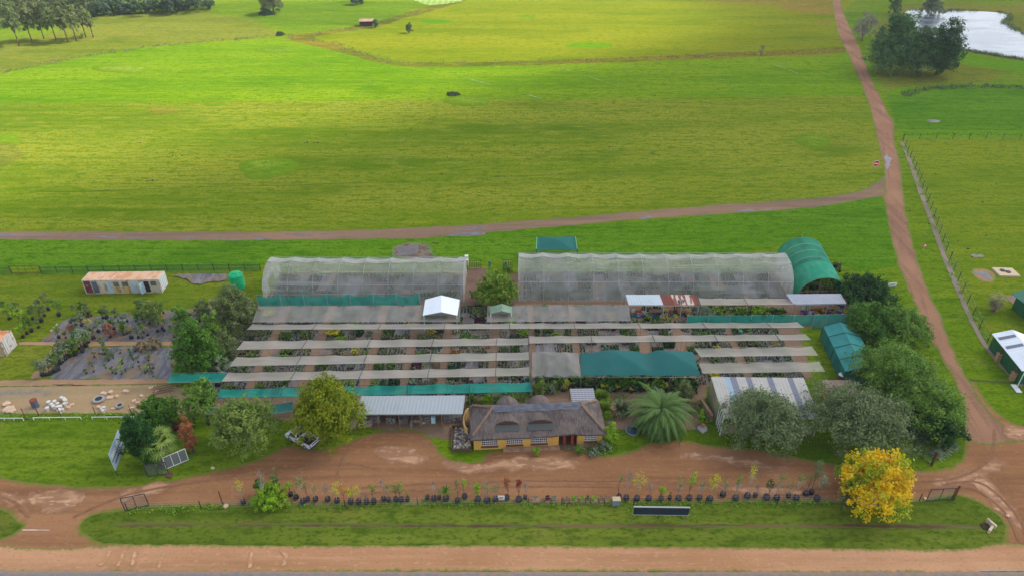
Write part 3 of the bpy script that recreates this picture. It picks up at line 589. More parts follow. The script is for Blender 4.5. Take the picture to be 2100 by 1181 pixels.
# upright teal screen
def screen(px0,px1,h,mat,name,label,cat,n=8,pm=galv,sagtop=.12,group=None,base=0,postr=.05,topr=True):
    a=P(*px0); b=P(*px1); e=empty(name,(a+b)/2,0,label,cat,group); A=a-(a+b)/2; B=b-(a+b)/2; V=[];F=[]; m=n*6
    for i in range(m+1):
        u=i/m; p=A.lerp(B,u); top=h-sagtop*abs(math.sin(math.pi*u*n))+.03*math.sin(u*61)
        for k,z in enumerate((base,base+(top-base)*.5,top)): V.append((p.x+.05*math.sin(u*90+k),p.y+.07*math.sin(u*43+k*2),z))
    for i in range(m):
        for k in range(2): q=i*3+k; F.append((q,q+3,q+4,q+1))
    mesh_np('net',V,F,mat,e,smooth=True)
    for i in range(n+1):
        p=A.lerp(B,i/n); pb=MB(); pb.tube((p.x,p.y,0),(p.x,p.y,h+.1),postr,postr,6); pb.build('post',pm,e)
    if topr: mw=MB(); mw.tube((A.x,A.y,h-.02),(B.x,B.y,h-.02),.02,.02,4); mw.build('top_wire',pm,e)
    return e
screen((1407,668),(1668,667),1.9,netteal,'net_screen','upright teal net screen in front of the potting benches','net screen',6)
screen((1664,673),(1745,671),2.5,netteal,'net_screen','taller darker teal net screen right behind the teal gabled hut','net screen',3,sagtop=.04)
screen((532,634),(862,631),2.7,netteal,'net_screen','sagging teal net band along the foot of the left net tunnel','net screen',7,sagtop=.6,base=.5)
# ---- big net tunnels, axis along x
def tunnel(px_l,px_r,y_front,y_back,y_ridge,mat,label,hoops,lean_l=0,lean_r=0,open_l=True):
    pm=(px_l+px_r)/2; yf=P(pm,y_front).y; yb=P(pm,y_back).y; ym=(yf+yb)/2; zr=Zat(y_ridge,ym); w=(yb-yf)/2
    def X(px,Y,z): v=(Z2py(Y,z)-590.5)/FPX; t=(H-z)/(SP+v*CP); return (px-1050)/FPX*t
    xl=X(px_l,ym,zr); xr=X(px_r,ym,zr); L=xr-xl
    e=empty('net_tunnel',((xl+xr)/2,ym,0),0,label,'net tunnel','net covered growing tunnels'); n=18
    prof=[(-w*math.cos(math.pi*k/n),zr*math.sin(math.pi*k/n)**.72) for k in range(n+1)]
    V=[];F=[]; m=hoops*6
    for i in range(m+1):
        u=i/m; x=-L/2+L*u; s=abs(math.sin(math.pi*u*hoops))
        for k,(y,z) in enumerate(prof):
            g=1-.045*s+.012*math.sin(k*1.7+i*.9); V.append((x,y*g,z*g+ (.12*math.sin(u*7+1) if 5<k<13 else 0)))
    q=n+1
    for i in range(m):
        for k in range(n): F.append((i*q+k,(i+1)*q+k,(i+1)*q+k+1,i*q+k+1))
    mesh_np('cover',V,F,mat,e,smooth=True)
    # added pale strip imitating how dense the net looks at grazing view
    rb=MB(); 
    for i in range(m):
        a=[V[i*q+k] for k in (9,10,11)]; b=[V[(i+1)*q+k] for k in (9,10,11)]
        for k in range(2): rb.face([(p[0],p[1],p[2]+.03) for p in (a[k],b[k],b[k+1],a[k+1])])
    rb.build('ridge_pale_strip',netcurt,e)
    for i in range(hoops+1):
        x=-L/2+L*i/hoops; mb=MB(); pr=[(x,y*1.004,z*1.004) for y,z in prof]; mb.path(pr,.028,5); mb.build('hoop',galv,e)
    mb=MB()
    for k in (3,6,9,12,15): y,z=prof[k]; mb.tube((-L/2,y*1.0,z*1.0),(L/2,y*1.0,z*1.0),.025,.025,5)
    mb.build('purlin',galv,e)
    for s in (-1,1):
        mb=MB(); x=s*L/2
        for k in range(n): 
            (y0,z0),(y1,z1)=prof[k],prof[k+1]
            if abs((y0+y1)/2)<w*.30 and s<0: mb.face([(x,y0,z0*.98),(x,y1,z1*.98),(x,y1,2.2),(x,y0,2.2)])
            else: mb.face([(x+.1*math.sin(k*2),y0,0),(x,y0,z0*.98),(x,y1,z1*.98),(x+.1*math.sin(k*2+1),y1,0)])
        mb.build('end_curtain',netcurt,e)
    return e,xl,xr,yf,yb
def Z2py(Y,z):
    # pixel row of a point at depth Y, height z
    f=(Y*CP+(H-z)*SP); g=(-Y*SP+(H-z)*CP); return 590.5+FPX*g/f
TL=tunnel(548,952,621,560,537,nettun,'left net tunnel with rounded ends beside the green water tank side of the nursery',8)
TR=tunnel(1064,1616,618,556,528,nettun,'right net tunnel, the longer one, ending beside the green arched tunnel',11)
# ---- green arched tunnel, axis in depth
def green_tunnel():
    a=P(1632,616); b=P(1730,612); c=P(1684,527); d=P(1590,529); o=(a+b)/2; e=empty('green_tunnel',o,0,'green net arched tunnel with open timber front, right of the long net tunnel','net tunnel')
    n=18; m=24; q=n+1; V=[];F=[]
    def pt(v,k):
        L_=a.lerp(d,v)-o; R_=b.lerp(c,v)-o; t=math.pi*k/n; s=(1-math.cos(t))/2; hz=4.1; p=L_.lerp(R_,s); return (p.x,p.y,hz*math.sin(t)**.8*(1-.02*abs(math.sin(v*math.pi*6))))
    for j in range(m+1):
        for k in range(q): V.append(pt(j/m,k))
    for j in range(m):
        for k in range(n): F.append((j*q+k,j*q+k+1,(j+1)*q+k+1,(j+1)*q+k))
    mesh_np('cover',V,F,netgt,e,smooth=True)
    # brighter net over the front third
    V2=[];F2=[];m2=9
    for j in range(m2+1):
        for k in range(q): p=pt(j/m2*.40,k); V2.append((p[0]*1.006,p[1]-.01,p[2]*1.012))
    for j in range(m2):
        for k in range(n): F2.append((j*q+k,j*q+k+1,(j+1)*q+k+1,(j+1)*q+k))
    mesh_np('front_cover',V2,F2,MAT('bright_green_net',C(60,190,150),[('noise',C(110,200,170),.7,1,(1,.4,1),.45,.65)],opacity=.7,transl=.4),e,smooth=True)
    for j in range(7):
        mb=MB(); pr=[tuple(Vector(pt(j/6,k))*.99) for k in range(q)]; mb.path(pr,.05,5); mb.build('hoop',wood if j in(0,6) else galv,e)
    A=a-o;B=b-o; mb=MB(); h=1.6
    mb.tube(A+Vector((0,0,h)),B+Vector((0,0,h)),.07,.07,5)
    for s in (.42,.58): p=A.lerp(B,s); mb.tube(p,p+Vector((0,0,3.9)),.05,.05,5)
    mb.tube(A.lerp(B,.42)+Vector((0,0,2.4)),A.lerp(B,.58)+Vector((0,0,2.4)),.04,.04,5); mb.tube(A.lerp(B,.62)+Vector((0,0,3.4)),A.lerp(B,.74)+Vector((0,0,h)),.04,.04,5)
    mb.build('timber_frame',wood,e); return e
green_tunnel()
# ---- corrugated roofs
def corr(name,base,dark,rust=None,amt=.35,sc=2.6,axis='X'):
    ly=[('wave',dark,.35,sc*2.4,axis),('noise',dark,amt,.5,(1,1,1),.45,.7)]  # dark wave stripes paint the shading of the corrugations
    if rust: ly.append(('noise',rust,.95,rust_s,(1.6,.5,1),.46,.54))
    return MAT(name,base,ly,rough=.45,spec=.4,coords='obj')
rust_s=.7
irongrey=corr('pale_iron_roof',C(166,174,176),C(136,144,148))
ironblue=corr('blue_grey_iron',C(188,200,206),C(152,164,174))
ironpurp=corr('grey_iron',C(154,160,172),C(132,138,152))
irw=corr('white_iron',C(232,238,244),C(196,204,214))
rust1=MAT('rusted_iron',C(122,68,58),[('noise',C(150,84,60),.8,.7,(1,1,1),.45,.65),('wave',C(90,50,44),.4,2.6,'X')],rough=.8,coords='obj')
rust2=MAT('peeling_iron',C(206,196,184),[('noise',C(132,72,54),1,.75,(2.2,.45,1),.50,.54),('wave',C(150,120,104),.4,2.6,'X')],rough=.7,coords='obj')
skyl=corr('smoky_skylight',C(112,116,132),C(92,96,112))
def slab(mb,c,th=.06,cor=.010,n=0):
    """roof slab from 4 corners (local), corrugated along first edge"""
    c=[Vector(q) for q in c]; W_=(c[1]-c[0]).length; n=n or max(8,int(W_/.22)); b=len(mb.v)
    for z in (0,-th):
        for i in range(n+1):
            u=i/n; o=cor*(1 if i%2 else -1)
            for q in (c[0].lerp(c[1],u),c[3].lerp(c[2],u)): mb.v.append((q.x,q.y,q.z+z+o))
    m=2*(n+1)
    for i in range(n):
        k=b+2*i; mb.f.append([k,k+2,k+3,k+1]); mb.mi.append(mb.cur); k+=m; mb.f.append([k,k+1,k+3,k+2]); mb.mi.append(mb.cur)
        k=b+2*i; mb.f.append([k,k+m,k+2+m,k+2]); mb.mi.append(mb.cur); mb.f.append([k+1,k+3,k+3+m,k+1+m]); mb.mi.append(mb.cur)
    for k in (b,b+2*n): mb.f.append([k,k+1,k+1+m,k+m]); mb.mi.append(mb.cur)
    return mb
def roof_shed(name,px,zb,zf,segs,label,cat,pm=wood,posts=5,group=None,back=None,backh=None):
    c=[P(*px[0],zb),P(*px[1],zb),P(*px[2],zf),P(*px[3],zf)]; o=(c[0]+c[1]+c[2]+c[3])/4; o.z=0; e=empty(name,o,0,label,cat,group); L=[q-o for q in c]
    for (u0,u1,mt,nm) in segs:
        mb=MB(); slab(mb,[L[0].lerp(L[1],u0),L[0].lerp(L[1],u1),L[3].lerp(L[2],u1),L[3].lerp(L[2],u0)]); mb.build(nm,mt,e)
    for i in range(posts+1):
        u=i/posts
        for q,zz in ((L[3].lerp(L[2],min(max(u,.01),.99)),zf),(L[0].lerp(L[1],min(max(u,.01),.99)),zb)):
            pb=MB(); pb.tube((q.x,q.y*.97,0),(q.x,q.y*.97,zz-.1),.06,.05,6); pb.build('post',pm,e)
    for s,(a,b) in ((0,(L[3],L[2])),(1,(L[0],L[1]))): rl=MB(); rl.tube(a*.98-Vector((0,0,.13))+Vector((0,0,.02*a.z)),b*.98-Vector((0,0,.13)),.05,.05,5); rl.build('beam',pm,e)
    if back:
        mb=MB(); a,b=L[0]*.985,L[1]*.985; mb.face([(a.x,a.y,0),(b.x,b.y,0),(b.x,b.y,zb-.2),(a.x,a.y,zb-.2)]); mb.build('back_wall',back,e)
    return e,L
e,_=roof_shed('potting_shed',[(1283,604),(1425,604),(1435,625),(1289,625)],2.7,2.3,[(0,.49,ironblue,'roof_sheet'),(.49,.65,rust1,'roof_sheet'),(.65,.93,rust2,'roof_sheet'),(.93,1,rust1,'roof_sheet')],'open potting shed with pale blue and rusty patched iron roof','shed',posts=4,pm=MAT('pole_wood',C(196,186,168),rough=.9))
for ch in [c for c in e.children if c.name.startswith('roof_sheet')]: pass
def ring(name,c,R_,r,mt,label,cat,n=14,tilt=None):
    mb=MB(); pts=[(R_*math.cos(t),R_*math.sin(t),0) for t in np.linspace(0,2*math.pi,n+1)]; mb.path(pts,r,6); mb.tube((-R_,0,0),(R_,0,0),r*.7,r*.7,5); mb.tube((0,0,0),(0,-R_,0),r*.7,r*.7,5)
    o=mb.build(name,mt); o.location=c; return tag(o,label,cat)
ring('steering_wheel',P(1397,617,2.62),.42,.06,blk,'black steering wheel lying on the rusty peeling roof','wheel')
roof_shed('bench_shed',[(1612,603),(1724,602),(1736,622),(1627,624)],2.9,2.4,[(0,1,ironpurp,'roof_sheet')],'open bench shed with plain grey iron roof before the green tunnel','shed',posts=3,pm=galv)
roof_shed('stone_shed',[(741,811),(954,810),(949,848),(729,849)],3.2,2.5,[(0,1,irongrey,'roof_sheet')],'long open stone store with pale corrugated roof left of the thatched house','shed',posts=5,back=wood)
e,_=roof_shed('small_lean_to',[(1168,796),(1217,795),(1222,824),(1174,828)],2.6,2.4,[(0,1,MAT('striped_tin',C(176,176,182),[('wave',C(92,92,102),1,.9,'Y')],rough=.5,coords='obj'),'roof_sheet')],'small striped tin lean-to roof behind the right part of the thatch','shed',posts=1)
bigwall=MAT('drab_wall_sheet',C(148,144,112),[('noise',C(122,120,92),.8,.8,(1,1,.4),.4,.65)],rough=.9,coords='obj')
segs=[(0,.14,corr('cream_iron',C(176,172,164),C(138,134,128)),'roof_sheet'),(.14,.20,corr('pale_blue_iron',C(146,170,184),C(120,142,158)),'roof_sheet'),(.20,.27,skyl,'skylight')]
cream=segs[0][2]
segs+=[(.27,.37,cream,'roof_sheet'),(.37,.43,skyl,'skylight'),(.43,.60,cream,'roof_sheet'),(.60,.66,skyl,'skylight'),(.66,.82,cream,'roof_sheet'),(.82,.88,skyl,'skylight'),(.88,1,cream,'roof_sheet')]
e,L=roof_shed('large_shed',[(1458,772),(1648,774),(1682,858),(1484,856)],3.5,3.0,segs,'large open shed with striped corrugated roof behind two grey green trees','shed',pm=galv,posts=4)
mb=MB(); a,b=L[0],L[3].lerp(L[0],.28); mb.face([(a.x,a.y*.98,0),(b.x,b.y,0),(b.x,b.y,3.0),(a.x,a.y*.98,3.3)]); mb.build('side_wall',bigwall,e)
mb=MB(); a,b=L[3].lerp(L[0],.28),L[3]
for u in (0,.3,.6,.95): 
    p=a.lerp(b,u); q=a.lerp(b,min(1,u+.3)); mb.tube((p.x,p.y,0),(p.x,p.y,3),.05,.05,5); mb.tube((p.x,p.y,.1),(q.x,q.y,2.9),.035,.035,5)
mb.build('side_frame',white,e)
mb=MB(); a,b=L[3],L[2]; mb.face([(a.x+.2,a.y+.4,0),(b.x-.2,b.y+.4,0),(b.x-.2,b.y+.4,1.6),(a.x+.2,a.y+.4,1.6)]); mb.build('front_panel',bigwall,e)
# ---- white gabled canopy and small green gabled canopy
def gable(name,p,z,zr,mt,gm,label,cat,th=.05,postm=white,panel=True,cor=.02,group=None):
    """p: px of back-left eave, back apex, back-right eave, front-left, front apex, front-right"""
    bl,br,fl,fr=P(*p[0],z),P(*p[2],z),P(*p[3],z),P(*p[5],z); ba=P(*p[1],zr); fa=P(*p[4],zr); o=(bl+br+fl+fr)/4; o.z=0
    e=empty(name,o,0,label,cat,group); q=[x-o for x in (bl,ba,br,fl,fa,fr)]
    mb=MB(); slab(mb,[q[0],q[3],q[4],q[1]],th,cor); slab(mb,[q[1],q[4],q[5],q[2]],th,cor); mb.build('roof',mt,e)
    if panel:
        mb=MB(); mb.face([q[3]+Vector((0,.05,-.07)),q[5]+Vector((0,.05,-.07)),q[4]+Vector((0,.05,-.07))]); mb.build('gable_panel',gm,e)
    for k in (0,2,3,5): pb=MB(); pb.tube((q[k].x*.95,q[k].y*.97,0),(q[k].x*.95,q[k].y*.97,z),.05,.05,6); pb.build('post',postm,e)
    return e,q
gable('gabled_canopy',[(872,614),(905,605),(943,614),(867,646),(905,639),(938,646)],3.0,3.7,irw,MAT('grey_gable_cloth',C(128,126,122),rough=.9),'white gabled canopy roof standing over the wide grey net','canopy')
gable('gabled_canopy',[(1006,629),(1029,622),(1050,629),(1005,643),(1029,637),(1050,642)],2.9,3.5,MAT('faded_green_cloth',C(128,150,128),[('noise',C(108,130,110),.7,.8,(1,1,1),.4,.65)],rough=.9),MAT('grey_gable_cloth',C(128,126,122),rough=.9),'faded green gabled canopy just below the round mango tree','canopy')
# carport beyond the tunnels
def carport():
    a,b,c,d=P(1101,486,2.6),P(1180,485,2.6),P(1184,514,2.4),P(1100,514,2.4); o=(a+b+c+d)/4; o.z=0; e=empty('shade_carport',o,0,'dark teal shade cloth carport on green posts standing out on the field','carport'); L=[x-o for x in (a,b,c,d)]
    f=lambda u,v:(0,.35*math.sin(math.pi*u)*(1 if v>.5 else -.6)*abs(2*v-1),.75*max(0,1-max(abs(u-.5)/.42,abs(v-.45)/.55))-.1)
    V,F=net_surface(L,24,14,f); mesh_np('canopy',V,F,nettdark,e,smooth=True)
    for q in L: pb=MB(); pb.tube((q.x,q.y,0),(q.x,q.y,2.7),.07,.07,6); pb.build('post',greenp,e)
    mb=MB(); mb.tube(L[1],L[2],.05,.05,5); mb.tube(L[0],L[3],.05,.05,5); mb.build('side_rail',MAT('light_green_steel',C(140,200,150)),e)
carport()
# ---- teal gabled hut
def hut():
    z=2.2; zr=3.3; bl,br=P(1688.5,668.5,z),P(1753,669,z); fl=P(1734,762,z); w_=br-bl; fr=fl+w_; ba=P(1722,660,zr); fa=ba+(fl-bl); o=(bl+br+fl+fr)/4; o.z=0
    m1=MAT('teal_hut_cloth',C(58,142,138),[('noise',C(74,156,150),.7,.6,(1,.5,1),.4,.65),('noise',C(44,120,118),.6,1.8,(.4,3,1),.5,.7)],rough=.8,coords='obj',transl=.2); m2=MAT('teal_wall_cloth',C(40,112,102),[('noise',C(54,128,114),.7,.8,(1,1,.3),.4,.65)],rough=.8,coords='obj',transl=.2)
    e=empty('net_hut',o,0,'teal cloth covered hut with gabled roof beside the tall roadside trees','hut'); q=[x-o for x in (bl,br,fl,fr,ba,fa)]; bl,br,fl,fr,ba,fa=q
    for s,(p0,p1) in (('l',(bl,fl)),('r',(br,fr))):
        V,F=net_surface([ba,fa,p1,p0],24,8,lambda u,v:(0,0,-.10*math.sin(math.pi*v)*abs(math.sin(math.pi*u*4))**.6)); mesh_np('roof_panel',V,F,m1,e,smooth=True)
    def wall(a,b,nm,ap=None):
        mb=MB(); n=12
        for i in range(n):
            p=a.lerp(b,i/n); r=a.lerp(b,(i+1)/n); k=.06*(1 if i%2 else -1); mb.face([(p.x-k,p.y,0),(r.x+k,r.y,0),(r.x,r.y,z),(p.x,p.y,z)])
        if ap: mb.face([a,b,ap])
        mb.build(nm,m2,e)
    s=Vector((.97,.97,1)); wall(bl*1.0,fl*1.0,'side_wall'); wall(fl,fr,'front_wall',fa); wall(br,fr,'side_wall'); wall(bl,br,'back_wall',ba)
    for i in range(5):
        u=i/4; a=bl.lerp(fl,u); b=br.lerp(fr,u); c=ba.lerp(fa,u); mb=MB(); U=Vector((0,0,.05)); mb.path([a+U,c+U,b+U],.04,5); mb.tube((a.x-.06,a.y,0),a,.04,.04,5); mb.build('frame_hoop',MAT('dark_teal_tube',C(30,84,84)) if i==0 else bpy.data.materials['dark_teal_tube'],e)
hut()
# ---- fences
def fence(px,h,n,label,post_mat,net=None,lean=0,rails=3,group=None,name='wire_fence',pr=.05,railm=None):
    w_=[P(x,y) for x,y in px]; o=w_[0]; e=empty(name,o,0,label,'fence',group); D=[0]
    for a,b in zip(w_[:-1],w_[1:]): D.append(D[-1]+(b-a).length)
    def at(s):
        for k in range(len(D)-1):
            if s<=D[k+1]+1e-6: return w_[k].lerp(w_[k+1],(s-D[k])/(D[k+1]-D[k]))-o
        return w_[-1]-o
    ps=[at(D[-1]*i/n) for i in range(n+1)]
    for p in ps: mb=MB(); mb.tube(p,p+Vector((0,0,h)),pr,pr,6); mb.build('post',post_mat,e)
    mb=MB()
    for k in range(rails):
        z=h*(.95-.85*k/max(1,rails-1)); mb.path([p+Vector((0,0,z)) for p in ps],.006,4)
    mb.build('wire_strand',railm or galv,e)
    if net:
        mb=MB()
        for a,b in zip(ps[:-1],ps[1:]): mb.face([a+Vector((0,0,.03)),b+Vector((0,0,.03)),b+Vector((0,0,h*.93)),a+Vector((0,0,h*.93))])
        mb.build('mesh_panel',net,e)
    return e
fence([(-20,562),(24,562)],1.5,1,'green netted fence stub at the left edge, left of the field gate',darkst,netfence)
fence([(86,561),(180,560),(340,557),(535,556)],1.5,14,'long green netted fence behind the white container',darkst,netfence)
fence([(1851,292),(1872,338),(1893,392),(1918,455),(1941,520),(1966,582),(1992,644),(2018,696),(2040,722),(2062,752),(2100,792),(2140,838)],1.9,28,'dark post wire fence running down the right side beside the drain',darkst,MAT('chain_link',C(90,110,100),rough=.5,opacity=.06))
fence([(1851,287),(2000,286),(2160,287)],1.6,9,'wire fence across the back of the right hand paddock',darkst)
fence([(-20,862),(95,858),(215,856),(345,852)],1.9,5,'rusty post wire fence along the front of the sand yard',rustpost)
fence([(262,1046),(385,1046),(457,1033),(640,1042),(777,1035),(1101,1034),(1240,1034),(1440,1033),(1700,1031),(1885,1026)],1.2,11,'thin wire fence along the potted tree row by the verge',darkst,rails=4)
# field gates
def gate(pa,pb,h,mt,label,name='gate',bars=1,fill=None,rails=(0,1),r=.045,lift=.12,group=None,cat='gate'):
    a=P(*pa); b=P(*pb); e=empty(name,a,0,label,cat,group); B=b-a; up=Vector((0,0,1)); mb=MB()
    for t in rails: z=lift+(h-lift)*t; mb.tube(up*z,B+up*z,r,r,6)
    for i in (0,1): mb.tube(B*i+up*lift,B*i+up*h,r,r,6)
    mb.build('gate_frame',mt,e)
    for i in range(1,bars+1): m2=MB(); p=B*(i/(bars+1)); m2.tube(p+up*lift,p+up*h,r*.8,r*.8,5); m2.build('upright_bar',mt,e)
    if fill:
        m3=MB(); n=10
        m3.face([up*(lift+.03),B+up*(lift+.03),B+up*(h-.03),up*(h-.03)]); m3.build('mesh_infill',fill,e)
    return e
mesh_f=MAT('welded_mesh',C(120,124,124),rough=.5,opacity=.28)
gate((26,561),(85,561),1.5,rustpost,'rusty field gate in the green fence at far left',bars=3,rails=(0,.5,1))
gate((257,1047),(306,1037),2.0,darkst,'dark steel gate standing open by the left verge tip',fill=mesh_f)
gate((303,977),(347,972),2.0,darkst,'dark steel mesh gate in front of the fan palm',fill=mesh_f)
gate((342,962),(387,943),1.9,white,'white framed mesh panel leaning by the fan palm',bars=2,fill=MAT('grey_mesh',C(120,122,128),rough=.6,opacity=.75))
gate((1870,923),(1908,953),2.0,darkst,'dark steel gate beside the aloes at the right entrance',fill=mesh_f)
gate((1899,1027),(1950,1024),1.9,darkst,'dark steel gate at the right tip of the verge',fill=mesh_f,bars=1)
def post(px,py,h,r,mt,label,cat='post',name='gate_post'):
    mb=MB(); mb.tube((0,0,-.1),(0,0,h),r,r,8); mb.tube((0,0,h),(0,0,h+.05),r*1.2,r*.4,8); return tag(mb.build(name,mt,loc=P(px,py)),label,cat)
post(1954,1025,2.3,.11,rustpost,'rusty gate post carrying the gate at the verge tip')
post(1910,955,2.3,.12,rustpost,'dark gate post beside the aloes')
post(457,1034,2.1,.07,rustpost,'thin lone rusty pole by the roadside at left')
# palisade at the head of the central path
def palisade(pa,pb,label):
    a=P(*pa); b=P(*pb); e=empty('palisade_fence',a,0,label,'fence'); B=b-a; n=int(B.length/.28)
    for i in range(n+1): p=B*(i/n); mb=MB(); mb.box((p.x,p.y,.95),(.06,.03,1.9)); mb.build('pale',darkst,e)
    mb=MB()
    for z in (.4,1.5): mb.tube((0,0,z),B+Vector((0,0,z)),.03,.03,4)
    mb.build('rail',galv,e)
palisade((959,553),(985,553),'short dark palisade fence left at the head of the brown path'); palisade((1032,552),(1050,551),'short dark palisade fence right at the head of the brown path')
# low white rails along the left front lawn
for (a,b,lab) in (((-10,862),(49,862),'leftmost low white rail at the lawn edge, cut by the frame'),((70,861),(167,860),'middle low white rail at the lawn edge below the sand yard'),((190,860),(280,859),'low white rail at the lawn edge nearest the dark bushes')):
    A=P(*a);B=P(*b)-P(*a); e=empty('low_rail',A,0,lab,'rail','low white rails along the lawn'); mb=MB(); mb.tube((0,0,.45),B+Vector((0,0,.45)),.045,.045,6); mb.build('rail',white,e)
    for i in range(4): mb=MB(); p=B*(i/3); mb.tube(p,p+Vector((0,0,.45)),.035,.035,6); mb.build('post',white,e)
# ================================================================ thatched house
plaster=MAT('yellow_plaster',C(214,168,84),[('noise',C(196,152,78),.7,.9,(1,1,1),.42,.65),('noise',C(168,132,88),.35,3,(1,1,1),.55,.7)],rough=.9,coords='obj')
thatch=MAT('thatch',C(116,106,103),[('noise',C(90,82,82),.9,.5,(1,.7,1),.4,.62),('noise',C(150,134,122),.6,5,(2.4,.18,.5),.46,.68),('noise',C(78,68,66),.6,6,(2.4,.15,.5),.5,.66),('noise',C(140,116,98),.4,1.4,(1,1,1),.52,.7)],rough=.98,spec=.05,coords='obj',bump=(1,14,.12))
thatch_hip=MAT('fresh_thatch_hip',C(146,120,98),[('noise',C(120,100,88),.8,4,(1,1,1),.4,.65)],rough=.98,coords='obj',bump=(.8,14,.08))
ridgem=MAT('ridge_capping',C(88,92,104),[('noise',C(116,112,118),.8,1.2,(1,3,1),.45,.6)],rough=.8,coords='obj')
glass=MAT('dark_window_glass',C(46,50,72),[('noise',C(110,96,84),.7,2.2,(1,1,1),.5,.62)],rough=.1,spec=.6,coords='obj')
sill=MAT('brick_sill',C(98,62,58),[('noise',C(120,80,70),.7,6,(1,1,1),.4,.6)],rough=.85,coords='obj')
brickred=MAT('red_brick_post',C(150,70,44),[('noise',C(120,56,40),.8,5,(1,1,1),.4,.6)],rough=.85,coords='obj')
plinth=MAT('tan_plinth',C(168,138,108),[('noise',C(140,110,88),.8,1.5,(1,1,1),.4,.6)],rough=.9,coords='obj')
def house():
    A=P(972,922); B=P(1234,911); L=(B-A).length; ang=math.atan2(B.y-A.y,B.x-A.x); Wd=5.2
    e=empty('thatched_house',A,ang,'long yellow walled house with grey thatched roof facing the dirt yard','house')
    px2u=lambda px,py:(P(px,py)-A).dot((B-A).normalized())
    hw=2.08 # wall height
    ends=[(0,'s'),(px2u(1145,914),'e'),(px2u(1183,912.5),'s')]; u1=ends[1][0]; u2=ends[2][0]
    wins=[(px2u(988,921),px2u(1021,920),.62,1.62),(px2u(1039,919),px2u(1072,917.5),.66,1.66),(px2u(1089,917),px2u(1122,915.5),.70,1.72),(px2u(1198,912.5),px2u(1223,912),.72,1.62)]
    t=.25
    def wallrun(ua,ub,ws,y0):
        mb=MB(); cur=ua
        for a,b,z0,z1 in ws:
            mb.box(((cur+a)/2,y0+t/2,hw/2),(a-cur,t,hw)); mb.box(((a+b)/2,y0+t/2,z0/2),(b-a,t,z0)); mb.box(((a+b)/2,y0+t/2,(z1+hw)/2),(b-a,t,hw-z1)); cur=b
        mb.box(((cur+ub)/2,y0+t/2,hw/2),(ub-cur,t,hw)); mb.build('front_wall',plaster,e)
    wallrun(0,u1,wins[:3],0); wallrun(u2,L,wins[3:],0)
    mb=MB(); mb.box((-.0+t/2,Wd/2+t/2+.003,hw/2),(t,Wd-t,hw)); mb.build('side_wall',plaster,e)
    mb=MB(); mb.box((L-t/2,Wd/2+t/2+.003,hw/2),(t,Wd-t,hw)); mb.build('side_wall',plaster,e)
    mb=MB(); mb.box((L/2,Wd+t/2,hw/2),(L-2*t,t,hw)); mb.build('back_wall',plaster,e)
    mb=MB(); mb.box((u1-t/2,1.2+t,hw/2),(t,2.2,hw)); mb.box((u2+t/2,1.2+t,hw/2),(t,2.2,hw)); mb.box(((u1+u2)/2,2.5,hw/2),(u2-u1+.1,t,hw)); mb.build('porch_wall',plaster,e)
    mb=MB(); mb.box(((u1+u2)/2-.35,2.33,.95),(.95,.08,1.9)); mb.build('entrance_door',MAT('dark_door',C(46,36,34)),e)
    mb=MB(); mb.box(((u1+u2)/2,1.2,.06),(u2-u1-.02,2.3,.12)); mb.build('porch_floor',MAT('porch_tile',C(124,84,70),rough=.7),e)
    for u in (px2u(1157,913),px2u(1173,912.6)): mb=MB(); mb.box((u,.25,hw/2),(.32,.32,hw)); mb.build('porch_post',brickred,e)
    for a,b,z0,z1 in wins:
        f=MB(); n=8; 
        for k in range(n+1): f.box((a+(b-a)*k/n,.10,(z0+z1)/2),(.05 if k%2==0 else .035,.05,z1-z0))
        for k in range(4): f.box(((a+b)/2,.104,z0+(z1-z0)*k/3),(b-a,.05,.045))
        fo=f.build('window',white,e); g=MB(); g.box(((a+b)/2,.17,(z0+z1)/2),(b-a,.03,z1-z0)); g.build('pane',glass,fo)
        s=MB(); s.box(((a+b)/2,-.06,z0-.13),(b-a+.12,.16,.22)); s.build('sill',sill,fo)
    mb=MB(); mb.box((3.0+u1/2-1.2,-.32,.12),(u1-3.4,.6,.24)); mb.box(((u2+L)/2,-.3,.14),(L-u2+.1,.56,.28)); mb.build('plinth',plinth,e)
    mb=MB(); mb.box(((u1+u2)/2+.1,-.35,.07),(1.5,.7,.14)); mb.build('doorstep',MAT('grey_paving',C(112,98,90)),e)
    # roof height field
    ov=.42; zr=Zat(829.5,(A+ (B-A)*.5).y+Wd/2); ze=2.12; half=Wd/2+ov; slope=(zr-ze)/half; hipk=1.0
    nx,ny=150,56; us=np.linspace(-ov,L+ov,nx+1); vs=np.linspace(-ov,Wd+ov,ny+1); U,Vv=np.meshgrid(us,vs)
    df=Vv+ov; db=Wd+ov-Vv; dl=(U+ov)*1.05; dr=(L+ov-U)*1.05
    stack=np.stack([df,db,dl,dr]); k=4.0; d=-np.log(np.exp(-stack*k).sum(0))/k; d=np.clip(d,0,None)
    Z=ze+d*slope
    # raised eave over the porch, soft undulation
    Z+= .30*np.exp(-((U-(u1+u2)/2)/1.5)**2)*np.clip(1-df/2.2,0,1) + .05*vnoise(U,Vv,.9,2)
    dorm=[(px2u(1040,905),1.45),(px2u(1107,902),1.55)]; v0=1.25
    for cu,w_ in dorm:
        arc=np.clip(1-((U-cu)/w_)**2,0,1)
        hd=ze+ v0*slope + .60*arc**.8 ; m=(Vv<Wd/2)&(np.abs(U-cu)<w_)
        tgt=np.where(m&(df>v0),hd+ (df-v0)*slope*.32,0); Z=np.where(m&(df>v0),np.maximum(Z,tgt),Z)
